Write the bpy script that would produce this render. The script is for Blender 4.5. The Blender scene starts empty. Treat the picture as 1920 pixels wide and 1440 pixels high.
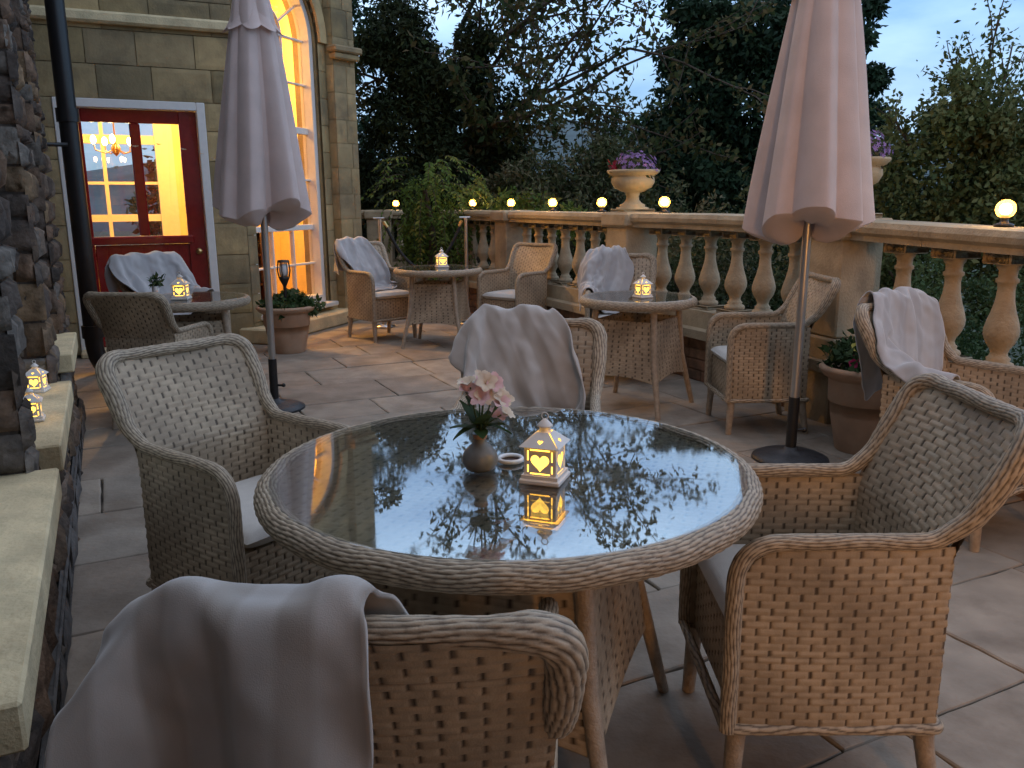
import bpy, math, random
import numpy as np
from mathutils import Vector, Matrix
from mathutils.geometry import tessellate_polygon
PI=math.pi; rad=math.radians
rng=np.random.default_rng(7); random.seed(7)
S=bpy.context.scene; COL=S.collection
# ------------------------------------------------------------ setting out
AZ=rad(25.8)
D1=np.array([-math.sin(AZ),math.cos(AZ),0.]); D2=np.array([math.cos(AZ),math.sin(AZ),0.]); UP=np.array([0,0,1.])
def sn(s,n,z=0.): return D1*s+D2*n+UP*z          # s along the long wall, n away from it
# ------------------------------------------------------------ materials
def mat(name,col,rough=.6,var=.15,scale=12.,bump=0.,bscale=None,metal=0.,attr=None,ramp=None,spec=.5,coat=0.,stain=None,sheen=0.,gap=None,trans=0.):
    m=bpy.data.materials.new(name); m.use_nodes=True; N=m.node_tree.nodes; L=m.node_tree.links
    b=N['Principled BSDF']; b.inputs['Roughness'].default_value=rough; b.inputs['Metallic'].default_value=metal
    b.inputs['Specular IOR Level'].default_value=spec; b.inputs['Coat Weight'].default_value=coat
    if sheen: b.inputs['Sheen Weight'].default_value=sheen
    tc=N.new('ShaderNodeTexCoord'); nz=N.new('ShaderNodeTexNoise'); nz.inputs['Scale'].default_value=scale; nz.inputs['Detail'].default_value=6
    L.new(tc.outputs['Object'],nz.inputs['Vector'])
    if ramp:
        at=N.new('ShaderNodeAttribute'); at.attribute_name=attr
        cr=N.new('ShaderNodeValToRGB'); cr.color_ramp.interpolation='LINEAR'
        e=cr.color_ramp.elements
        while len(e)<len(ramp): e.new(.5)
        for i,c in enumerate(ramp): e[i].position=i/(len(ramp)-1); e[i].color=(*c,1)
        L.new(at.outputs['Fac'],cr.inputs['Fac']); base=cr.outputs['Color']
    else:
        rg=N.new('ShaderNodeRGB'); rg.outputs[0].default_value=(*col,1); base=rg.outputs[0]
    mr=N.new('ShaderNodeMapRange'); mr.inputs['From Min'].default_value=.3; mr.inputs['From Max'].default_value=.7
    mr.inputs['To Min'].default_value=1-var; mr.inputs['To Max'].default_value=1+var
    L.new(nz.outputs['Fac'],mr.inputs['Value'])
    vm=N.new('ShaderNodeVectorMath'); vm.operation='SCALE'; L.new(base,vm.inputs[0]); L.new(mr.outputs[0],vm.inputs['Scale']); out=vm.outputs[0]
    if stain:
        n2=N.new('ShaderNodeTexNoise'); n2.inputs['Scale'].default_value=stain[1]; n2.inputs['Detail'].default_value=8; n2.inputs['Roughness'].default_value=.65
        L.new(tc.outputs['Object'],n2.inputs['Vector'])
        m2=N.new('ShaderNodeMapRange'); m2.inputs['From Min'].default_value=.48; m2.inputs['From Max'].default_value=.66; m2.inputs['To Max'].default_value=stain[2]
        L.new(n2.outputs['Fac'],m2.inputs['Value'])
        mx=N.new('ShaderNodeMix'); mx.data_type='RGBA'; mx.inputs[7].default_value=(*stain[0],1)
        L.new(m2.outputs[0],mx.inputs[0]); L.new(out,mx.inputs[6]); out=mx.outputs[2]
    if gap:
        at=N.new('ShaderNodeAttribute'); at.attribute_name='k'
        mx=N.new('ShaderNodeMix'); mx.data_type='RGBA'; mx.inputs[6].default_value=(*gap,1)
        L.new(at.outputs['Fac'],mx.inputs[0]); L.new(out,mx.inputs[7]); out=mx.outputs[2]
    L.new(out,b.inputs['Base Color'])
    if bump:
        n3=N.new('ShaderNodeTexNoise'); n3.inputs['Scale'].default_value=bscale or scale*4; n3.inputs['Detail'].default_value=8
        L.new(tc.outputs['Object'],n3.inputs['Vector'])
        bp=N.new('ShaderNodeBump'); bp.inputs['Strength'].default_value=bump; bp.inputs['Distance'].default_value=.01
        L.new(n3.outputs['Fac'],bp.inputs['Height']); L.new(bp.outputs[0],b.inputs['Normal'])
    if trans:
        tr=N.new('ShaderNodeBsdfTranslucent'); L.new(out,tr.inputs['Color']); ms=N.new('ShaderNodeMixShader'); ms.inputs[0].default_value=trans
        L.new(b.outputs[0],ms.inputs[1]); L.new(tr.outputs[0],ms.inputs[2]); L.new(ms.outputs[0],N['Material Output'].inputs[0])
    return m
def wool(name,c1,c2):
    m=mat(name,c1,.97,.12,9,.14,650,sheen=.6); N=m.node_tree.nodes; L=m.node_tree.links; b=N['Principled BSDF']; src=b.inputs['Base Color'].links[0].from_socket
    at=N.new('ShaderNodeAttribute'); at.attribute_name='k'; w=N.new('ShaderNodeMath'); w.operation='MULTIPLY'; w.inputs[1].default_value=26; L.new(at.outputs['Fac'],w.inputs[0])
    q=N.new('ShaderNodeMath'); q.operation='SINE'; L.new(w.outputs[0],q.inputs[0]); r=N.new('ShaderNodeMapRange'); r.inputs['From Min'].default_value=-.2; r.inputs['From Max'].default_value=.5; r.inputs['To Max'].default_value=.75; L.new(q.outputs[0],r.inputs['Value'])
    x=N.new('ShaderNodeMix'); x.data_type='RGBA'; L.new(r.outputs[0],x.inputs[0]); L.new(src,x.inputs[6]); x.inputs[7].default_value=(*c2,1); L.new(x.outputs[2],b.inputs['Base Color']); return m
def emit(name,col,st):
    m=bpy.data.materials.new(name); m.use_nodes=True; b=m.node_tree.nodes['Principled BSDF']
    b.inputs['Base Color'].default_value=(*col,1); b.inputs['Emission Color'].default_value=(*col,1); b.inputs['Emission Strength'].default_value=st
    return m
def glass(name,ior=1.5,tint=(.95,.97,.96),rough=0.0):
    m=bpy.data.materials.new(name); m.use_nodes=True; N=m.node_tree.nodes; L=m.node_tree.links; N.remove(N['Principled BSDF'])
    t=N.new('ShaderNodeBsdfTransparent'); t.inputs[0].default_value=(*tint,1); g=N.new('ShaderNodeBsdfGlossy'); g.inputs['Roughness'].default_value=rough
    f=N.new('ShaderNodeFresnel'); mx=N.new('ShaderNodeMixShader'); ge=N.new('ShaderNodeNewGeometry'); io=N.new('ShaderNodeMapRange')
    io.inputs['To Min'].default_value=ior; io.inputs['To Max'].default_value=1/ior; L.new(ge.outputs['Backfacing'],io.inputs['Value']); L.new(io.outputs[0],f.inputs[0])
    if rough:
        tc=N.new('ShaderNodeTexCoord'); nz=N.new('ShaderNodeTexNoise'); nz.inputs['Scale'].default_value=5; nz.inputs['Detail'].default_value=8; nz.inputs['Roughness'].default_value=.7; L.new(tc.outputs['Object'],nz.inputs['Vector'])
        mr=N.new('ShaderNodeMapRange'); mr.inputs['From Min'].default_value=.4; mr.inputs['From Max'].default_value=.75; mr.inputs['To Min'].default_value=.004; mr.inputs['To Max'].default_value=rough*5; L.new(nz.outputs['Fac'],mr.inputs['Value']); L.new(mr.outputs[0],g.inputs['Roughness'])
    L.new(f.outputs[0],mx.inputs[0]); L.new(t.outputs[0],mx.inputs[1]); L.new(g.outputs[0],mx.inputs[2]); L.new(mx.outputs[0],N['Material Output'].inputs[0])
    return m
M={}
RB=(.46,.365,.255)
M['weave']=mat('rattan_weave',RB,.5,.16,30,.15,300,gap=(.055,.038,.024),spec=.35)
M['rope']=mat('rattan_rope',(.47,.385,.28),.5,.16,40,.15,300,gap=(.05,.033,.02),spec=.35)
M['legr']=mat('rattan_leg',(.38,.30,.22),.55,.2,40,.4,150)
M['cush']=mat('cushion_fabric',(.62,.6,.56),.9,.05,30,.2,400,sheen=.3)
M['wool']=wool('wool_blanket',(.43,.40,.37),(.31,.27,.23))
M['wool2']=wool('wool_blanket_grey',(.42,.415,.42),(.34,.335,.345))
M['flag']=mat('flagstone',(0,0,0),.75,.22,5,.35,40,attr='k',ramp=[(.265,.22,.175),(.32,.27,.215),(.29,.255,.21),(.36,.31,.25),(.31,.245,.185)],stain=((.16,.12,.085),2.4,.55))
M['mortar']=mat('joint_sand',(.07,.062,.052),.95,.3,20,.5,120)
M['rubble']=mat('rubble_stone',(0,0,0),.95,.4,18,1.0,45,spec=.15,attr='k',ramp=[(.05,.042,.036),(.11,.085,.07),(.18,.115,.075),(.21,.19,.165),(.08,.06,.048),(.25,.17,.10)],stain=((.035,.035,.035),6,.6))
M['rmort']=mat('lime_mortar',(.12,.105,.085),.95,.3,20,.6,90)
M['ashlar']=mat('ashlar_stone',(0,0,0),.8,.14,7,.35,50,attr='k',ramp=[(.24,.18,.085),(.35,.26,.125),(.29,.22,.12),(.48,.35,.17),(.22,.17,.09)],stain=((.10,.085,.055),2.2,.6))
M['sill']=mat('sandstone_sill',(.68,.56,.34),.85,.2,7,.5,70,stain=((.30,.27,.17),5,.4))
M['plinth']=mat('render_plinth',(.11,.105,.10),.9,.35,14,.9,50)
M['bal']=mat('balustrade_stone',(.46,.365,.24),.85,.22,9,.6,70,stain=((.17,.135,.09),4.5,.7))
M['brick']=mat('brick_base',(0,0,0),.85,.2,15,.6,60,attr='k',ramp=[(.24,.12,.07),(.33,.18,.10),(.20,.11,.07)],stain=((.07,.055,.04),5,.6))
M['white']=mat('white_paint',(.74,.72,.69),.35,.04,20)
M['red']=mat('red_gloss_paint',(.22,.012,.012),.16,.1,20,.05,40,coat=.6)
M['inwall']=mat('cream_plaster',(.80,.64,.36),.8,.05,4)
M['infloor']=mat('oak_floor',(.22,.10,.045),.4,.2,10)
M['black']=mat('black_iron',(.012,.012,.013),.35,.2,20)
M['brass']=mat('brass_metal',(.6,.42,.18),.3,.1,20,metal=1)
M['steel']=mat('steel_metal',(.55,.55,.56),.28,.05,20,metal=1)
M['alu']=mat('brushed_pole',(.50,.485,.47),.33,.05,20,metal=.85)
M['base']=mat('cast_iron_base',(.025,.03,.038),.45,.3,30,.3,100)
M['canopy']=mat('canopy_fabric',(.68,.555,.515),.9,.07,7,.35,260,sheen=.25,trans=.12)
M['terra']=mat('terracotta',(.42,.26,.165),.75,.16,9,.25,80,stain=((.42,.33,.24),5,.4))
M['soil']=mat('soil',(.03,.02,.014),.95,.3,30,.8,80)
M['urn']=mat('urn_stone',(.50,.40,.25),.75,.15,12,.35,90,stain=((.22,.17,.10),6,.5))
M['vase']=mat('glazed_vase',(.17,.175,.165),.42,.2,30,coat=.1)
M['dish']=mat('white_ceramic',(.75,.75,.75),.15,.03,10,coat=.5)
M['lant']=mat('lantern_enamel',(.78,.75,.70),.4,.05,30)
M['wood']=mat('dark_wood',(.06,.02,.012),.3,.2,12)
M['rope_black']=mat('black_rope',(.012,.012,.014),.7,.3,60,.5,200)
M['bark']=mat('bark',(.07,.05,.035),.9,.35,12,.8,40)
def leafm(n,c1,c2,c3,tr=.25): return mat(n,(0,0,0),.6,.15,3,attr='k',ramp=[c1,c2,c3],spec=.15,trans=tr)
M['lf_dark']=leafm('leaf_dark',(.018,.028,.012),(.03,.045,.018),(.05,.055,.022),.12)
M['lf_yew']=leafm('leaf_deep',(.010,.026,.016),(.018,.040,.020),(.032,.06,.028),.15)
M['lf_autumn']=leafm('leaf_turning',(.035,.06,.02),(.07,.08,.028),(.13,.09,.04),.3)
M['lf_olive']=leafm('leaf_olive',(.05,.08,.028),(.085,.115,.04),(.15,.165,.07),.25)
M['lf_shrub']=leafm('leaf_shrub',(.035,.055,.02),(.07,.085,.035),(.17,.15,.09),.25)
M['lf_fresh_lit']=leafm('leaf_fresh_lit',(.08,.14,.03),(.13,.19,.04),(.24,.23,.06),.35)  # fresh green, with globe lamp light put into the brighter leaf tones
M['lf_hedge']=leafm('leaf_hedge',(.025,.05,.02),(.04,.08,.03),(.06,.10,.04),.2)
M['lf_pot']=leafm('leaf_pot',(.03,.065,.02),(.05,.10,.035),(.09,.12,.06),.25)
M['stemg']=mat('green_stem',(.08,.13,.04),.5)
for n,c in (('pink',(.78,.52,.52)),('cream',(.8,.68,.52)),('mauve',(.36,.22,.50)),('magenta',(.42,.015,.10)),('yellow',(.62,.58,.12)),('crimson',(.30,.01,.03))): M[n]=mat(n+'_petal',c,.6,.12,40,trans=.25)
M['grass']=mat('lawn_grass',(.03,.045,.018),.9,.4,3,.6,30)
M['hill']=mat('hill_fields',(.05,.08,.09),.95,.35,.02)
M['globe']=emit('lamp_globe',(1.,.55,.12),1.6)
def _sh(m):
    N=m.node_tree.nodes; L=m.node_tree.links; t=N.new('ShaderNodeBsdfTransparent'); x=N.new('ShaderNodeMixShader'); x.inputs[0].default_value=.45
    L.new(t.outputs[0],x.inputs[1]); L.new(N['Principled BSDF'].outputs[0],x.inputs[2]); L.new(x.outputs[0],N['Material Output'].inputs[0])
_sh(M['globe']); M['core']=emit('lamp_core',(1.,.66,.26),95.)
M['bulb']=emit('chandelier_bulb',(1.,.62,.22),30.)
M['lglow']=emit('candle_glow',(1.,.64,.10),2.0)
M['flame']=emit('candle_flame',(1.,.85,.4),8.)
M['litwin']=emit('lit_window',(1.,.46,.13),33.)
M['tglass']=glass('table_glass',3.3,(.88,.90,.90),.016)
M['pane']=glass('window_glass',1.5,(.97,.98,.98))
M['dpane']=glass('door_glass',1.6,(.97,.98,.98))
# ------------------------------------------------------------ geometry builder
class G:
    def __init__(s): s.V=[];s.F=[];s.K=[];s.MI=[];s.n=0
    def add(s,V,F,k=1.,mi=0,flip=False):
        V=np.asarray(V,float).reshape(-1,3); 
        if not isinstance(F,np.ndarray):
            d={}
            for f in F: d.setdefault(len(f),[]).append(f)
            Fs=[np.array(x) for x in d.values()]
        else: Fs=[F]
        for f in Fs:
            f=f+s.n
            if flip: f=f[:,::-1]
            s.F.append(f); s.MI.append(np.full(len(f),mi,np.int32))
        s.V.append(V); s.K.append(np.full(len(V),k) if np.isscalar(k) else np.asarray(k,float).ravel()); s.n+=len(V); return s
    def box(s,c,d,ax=None,k=1.,mi=0,bev=0.):
        ax=ax if ax is not None else (np.array([1,0,0.]),np.array([0,1,0.]),UP); c=np.asarray(c,float); h=np.array(d)/2
        if bev>0:
            b=min(bev,*(h*.45)); V=[];idx={}
            for i,(sx,sy,sz) in enumerate([(x,y,z) for x in(-1,1) for y in(-1,1) for z in(-1,1)]):
                for j,a in enumerate(((h[0]-b,h[1]-b,h[2]),(h[0]-b,h[1],h[2]-b),(h[0],h[1]-b,h[2]-b))):
                    idx[(sx,sy,sz,j)]=len(V); V.append(c+ax[0]*sx*a[0]+ax[1]*sy*a[1]+ax[2]*sz*a[2])
            F=[]
            r=[(-1,-1),(1,-1),(1,1),(-1,1)]
            for z in(-1,1): F.append([idx[(x,y,z,0)] for x,y in r][::z])
            for y in(-1,1): F.append([idx[(x,y,z,1)] for x,z in r][::-y])
            for x in(-1,1): F.append([idx[(x,y,z,2)] for y,z in r][::x])
            for y in(-1,1):
                for z in(-1,1): F.append([idx[(-1,y,z,0)],idx[(1,y,z,0)],idx[(1,y,z,1)],idx[(-1,y,z,1)]][::-y*z])
                for x in(-1,1): F.append([idx[(x,y,-1,1)],idx[(x,y,1,1)],idx[(x,y,1,2)],idx[(x,y,-1,2)]][::-x*y])
            for x in(-1,1):
                for z in(-1,1): F.append([idx[(x,-1,z,0)],idx[(x,1,z,0)],idx[(x,1,z,2)],idx[(x,-1,z,2)]][::x*z])
                for y in(-1,1):
                    for z in(-1,1): F.append([idx[(x,y,z,0)],idx[(x,y,z,1)],idx[(x,y,z,2)]][::-x*y*z])
            return s.add(V,F,k,mi)
        V=[c+ax[0]*x*h[0]+ax[1]*y*h[1]+ax[2]*z*h[2] for x,y,z in [(-1,-1,-1),(1,-1,-1),(1,1,-1),(-1,1,-1),(-1,-1,1),(1,-1,1),(1,1,1),(-1,1,1)]]
        return s.add(V,np.array([[0,3,2,1],[4,5,6,7],[0,1,5,4],[1,2,6,5],[2,3,7,6],[3,0,4,7]]),k,mi)
    def grid(s,P,mask=None,closeu=False,closev=False,k=1.,mi=0,flip=False):
        a,b=P.shape[:2]; i=np.arange(a if closeu else a-1)[:,None]; j=np.arange(b if closev else b-1)[None,:]
        i2=(i+1)%a; j2=(j+1)%b; q=np.stack(np.broadcast_arrays(i*b+j,i2*b+j,i2*b+j2,i*b+j2),-1).reshape(-1,4)
        if mask is not None:
            mk=mask.ravel(); q=q[mk[q].all(1)]
        return s.add(P,q,k,mi,flip)
    def tube(s,path,r,n=10,caps=True,k=1.,mi=0,closed=False):
        P=np.asarray(path,float); m=len(P); r=np.broadcast_to(r,(m,)) if np.ndim(r)<2 else r
        T,A,B=frames(P,closed); th=np.arange(n)/n*2*PI
        X=P[:,None]+ (A[:,None]*np.cos(th)[None,:,None]+B[:,None]*np.sin(th)[None,:,None])*np.asarray(r)[:,None,None]
        s.grid(X,closeu=closed,closev=True,k=k,mi=mi,flip=True)
        if caps and not closed: s.add(X[0],np.arange(n)[None,:],k,mi); s.add(X[-1],np.arange(n)[None,::-1],k,mi)
        return s
    def lathe(s,prof,n=24,c=(0,0,0),k=1.,mi=0,fn=None):
        prof=np.asarray(prof,float); th=np.arange(n)/n*2*PI; c=np.asarray(c,float)
        R=prof[:,0][:,None]*np.ones(n)
        if fn is not None: R=R*fn(th[None,:],prof[:,1][:,None])
        X=np.stack([R*np.cos(th),R*np.sin(th),prof[:,1][:,None]*np.ones(n)],-1)+c
        return s.grid(X,closev=True,k=k,mi=mi,flip=True)
    def sphere(s,c,r,n=12,m=8,k=1.,mi=0):
        ph=np.linspace(1e-3,PI-1e-3,m); rr=np.broadcast_to(r,(3,))
        th=np.arange(n)/n*2*PI
        X=np.stack([np.sin(ph)[:,None]*np.cos(th)*rr[0],np.sin(ph)[:,None]*np.sin(th)*rr[1],np.cos(ph)[:,None]*np.ones(n)*rr[2]],-1)+np.asarray(c,float)
        return s.grid(X,closev=True,k=k,mi=mi)
    def prism(s,poly,o,u,v,w,t,k=1.,mi=0,holes=()):
        # flat plate: outline poly (and holes) in (u,v), thickness t along w
        loops=[list(poly)]+[list(h) for h in holes]; pts=[p for l in loops for p in l]
        tri=tessellate_polygon([[Vector((p[0],p[1],0)) for p in l] for l in loops]); o=np.asarray(o,float)
        V=[o+u*p[0]+v*p[1] for p in pts]; N=len(V); V=V+[q+w*t for q in V]
        F=[list(f) for f in tri]+[[a+N for a in f][::-1] for f in tri]; st=0
        for l in loops:
            L=len(l)
            for i in range(L): a,b=st+i,st+(i+1)%L; F.append([a,b,b+N,a+N])
            st+=L
        return s.add(V,F,k,mi)
    def xf(s,loc=(0,0,0),rz=0,scale=1.,R=None):
        c,q=math.cos(rz),math.sin(rz); Rm=np.array([[c,-q,0],[q,c,0],[0,0,1]]) if R is None else R
        s.V=[(v*scale)@Rm.T+np.asarray(loc,float) for v in s.V]; return s
    def merge(s,g,loc=(0,0,0),rz=0,scale=1.,R=None,k=None):
        c,q=math.cos(rz),math.sin(rz); Rm=np.array([[c,-q,0],[q,c,0],[0,0,1]]) if R is None else R
        V=np.concatenate(g.V)@Rm.T*scale+np.asarray(loc,float); K=np.concatenate(g.K) if k is None else np.full(len(V),k)
        for f,mi in zip(g.F,g.MI): s.F.append(f+s.n); s.MI.append(mi)
        s.V.append(V); s.K.append(K); s.n+=len(V); return s
    def mesh(s,name,mats,smooth=True):
        me=bpy.data.meshes.new(name); V=np.concatenate(s.V); me.vertices.add(len(V)); me.vertices.foreach_set('co',V.ravel())
        ls=np.concatenate([f.ravel() for f in s.F]); tot=np.concatenate([np.full(len(f),f.shape[1]) for f in s.F])
        st=np.concatenate([[0],np.cumsum(tot)[:-1]]); me.loops.add(len(ls)); me.loops.foreach_set('vertex_index',ls.astype(np.int32))
        me.polygons.add(len(tot)); me.polygons.foreach_set('loop_start',st.astype(np.int32)); me.polygons.foreach_set('loop_total',tot.astype(np.int32))
        me.polygons.foreach_set('material_index',np.concatenate(s.MI).astype(np.int32))
        me.polygons.foreach_set('use_smooth',np.full(len(tot),smooth))
        at=me.attributes.new('k','FLOAT','POINT'); at.data.foreach_set('value',np.concatenate(s.K).astype(np.float32))
        for m in (mats if isinstance(mats,(list,tuple)) else [mats]): me.materials.append(M[m] if isinstance(m,str) else m)
        me.update(calc_edges=True); me.validate(); return me
def frames(P,closed=False):
    T=np.roll(P,-1,0)-np.roll(P,1,0)
    if not closed: T[0]=P[1]-P[0]; T[-1]=P[-1]-P[-2]
    T/=np.linalg.norm(T,axis=1)[:,None]+1e-12
    a=np.array([0,0,1.]) if abs(T[0][2])<.9 else np.array([1.,0,0]); A=np.zeros_like(P)
    v=a-T[0]*(a@T[0]); A[0]=v/np.linalg.norm(v)
    for i in range(1,len(P)): v=A[i-1]-T[i]*(A[i-1]@T[i]); A[i]=v/np.linalg.norm(v)
    return T,A,np.cross(T,A)
def obj(name,g,m,parent=None,smooth=True,auto=False):
    me=g if isinstance(g,bpy.types.Mesh) else g.mesh(name,m,smooth)
    o=bpy.data.objects.new(name,me); COL.objects.link(o); o.parent=parent; return o
def tag(o,label,cat,group=None,kind=None):
    o['label']=label
    if cat: o['category']=cat
    if group: o['group']=group
    if kind: o['kind']=kind
    return o
def thing(name,label,cat,loc=(0,0,0),rz=0,group=None):
    o=bpy.data.objects.new(name,None); o.empty_display_size=.1; COL.objects.link(o); o.location=loc; o.rotation_euler=(0,0,rz); return tag(o,label,cat,group)
def copy_tree(o,parent=None):
    c=o.copy(); COL.objects.link(c); c.parent=parent
    for ch in list(o.children): copy_tree(ch,c)
    return c
def struct(name,g,m,smooth=False,label=None):
    o=obj(name,g,m,None,smooth); o['kind']='structure'; o['category']=name.replace('_',' ')
    if label: o['label']=label
    return o
def resample(P,step,closed=False):
    P=np.asarray(P,float); Q=np.vstack([P,P[:1]]) if closed else P
    d=np.concatenate([[0],np.cumsum(np.linalg.norm(np.diff(Q,axis=0),axis=1))]); n=max(3,int(d[-1]/step))
    t=np.linspace(0,d[-1],n+1); t=t[:-1] if closed else t
    return np.stack([np.interp(t,d,Q[:,i]) for i in range(3)],-1),t,d[-1]
def fillet(pts,r,n=7):
    out=[np.array(pts[0],float)]
    for i in range(1,len(pts)-1):
        p=np.array(pts[i],float); a=np.array(pts[i-1],float)-p; b=np.array(pts[i+1],float)-p; ri=r[i] if hasattr(r,'__len__') else r
        la,lb=np.linalg.norm(a),np.linalg.norm(b); q=min(ri,la*.48,lb*.48); p0=p+a/la*q; p1=p+b/lb*q
        for t in np.linspace(0,1,n): out.append((1-t)**2*p0+2*t*(1-t)*p+t*t*p1)
    out.append(np.array(pts[-1],float)); return np.array(out)
# ------------------------------------------------------------ rattan
WW,WH=.058,.0165
def weave(u,v,amp=.0042):
    r=v/WH; row=np.floor(r); fr=r-row; uu=u/WW+.5*np.mod(row,2)+.04*np.sin(row*12.9); c=np.floor(uu); fu=uu-c
    j=np.sin(c*57.3+row*131.7)*.5+.5
    a=.35+.65*np.sin(PI*np.clip(fr,0,1))**.45; b=np.clip(np.minimum(fu,1-fu)/.115,0,1); b=np.sin(b*PI/2)
    strand=.87+.13*np.cos(2*PI*3*fr)
    h=a*b*strand; k=np.clip((b-.45)/.3,0,1)*np.clip((a-.2)/.35,0,1)
    return (h-.75)*amp*(.75+.5*j), k*(.70+.30*j)
def panel(g,fn,W,H,mask=None,th=.016,step=(.0042,.0034),lo=(0,0),both=True,amp=.0042):
    nu=int(W/step[0])+1; nv=int(H/step[1])+1
    u=np.linspace(0,W,nu)[:,None]*np.ones(nv); v=np.ones(nu)[:,None]*np.linspace(0,H,nv)
    P=fn(u,v); du=np.gradient(P,axis=0); dv=np.gradient(P,axis=1); N=np.cross(du,dv); N/=np.linalg.norm(N,axis=-1)[...,None]+1e-12
    h,k=weave(u+lo[0],v+lo[1],amp); mk=mask(u,v) if mask else None
    g.grid(P+N*(th/2+h)[...,None],mk,k=k)
    if both: g.grid(P-N*(th/2+h)[...,None],mk,k=k,flip=True)
    return g
def rope(g,path,rr,closed=False,nth=54,step=.0045,strands=5,pitch=.16,flat=None):
    P,s,L=resample(path,step,closed); T,A,B=frames(P,closed)
    if closed:   # keep frame upright
        A=np.tile(UP,(len(P),1)); A=A-T*(A*T).sum(1)[:,None]; A/=np.linalg.norm(A,axis=1)[:,None]; B=np.cross(T,A)
        pitch=L/round(L/pitch)
    r=np.interp(s,np.linspace(0,L,len(rr)),rr) if hasattr(rr,'__len__') else np.full(len(P),rr)
    th=np.arange(nth)/nth*2*PI; ns=strands*3; w=ns*(th[None,:]/(2*PI))+.5*np.sin(2*PI*s[:,None]/.21)+s[:,None]*1.2*0; si=np.floor(w)%ns
    fr=w-np.floor(w); a=np.sin(PI*fr)**.5; pl=.042 if not closed else L/round(L/.042)
    b=.5+.5*np.sin(2*PI*s[:,None]/pl+PI*si+.6*np.sin(si*2.3)); h=a*(.62+.38*b**.6); k=np.clip((h-.42)/.28,0,1); Rr=r[:,None]*(.87+.14*h)
    ca,sa=np.cos(th),np.sin(th); fa,fb=flat if flat else (1,1)
    X=P[:,None]+(A[:,None]*ca[None,:,None]*fa+B[:,None]*sa[None,:,None]*fb)*Rr[...,None]
    g.grid(X,closeu=closed,closev=True,k=.12+.88*k,flip=True)
    if not closed: g.add(X[0],np.arange(nth)[None,:],.6); g.add(X[-1],np.arange(nth)[None,::-1],.6)
    return g
ZA,ZT=.645,.905          # arm height, back height
YB,YF=-.225,.235         # rear and front of the arms
def backfn(u,v,W=.49):
    # v runs up the back from z=.2: vertical to arm height then leaning
    x0=(u/W-.5)*2; z=.2+v; L=np.clip(z-.60,0,None); t=L/(.92-.60)
    hw=.228+.022*np.clip(v/.72,0,1); x=x0*hw
    y=YB+.012-.155*t**1.25+ -.035*(1-x0**2)*np.clip(v/.5,0,1)*.9
    return np.stack([x,y,z-.012*t],-1)
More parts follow.
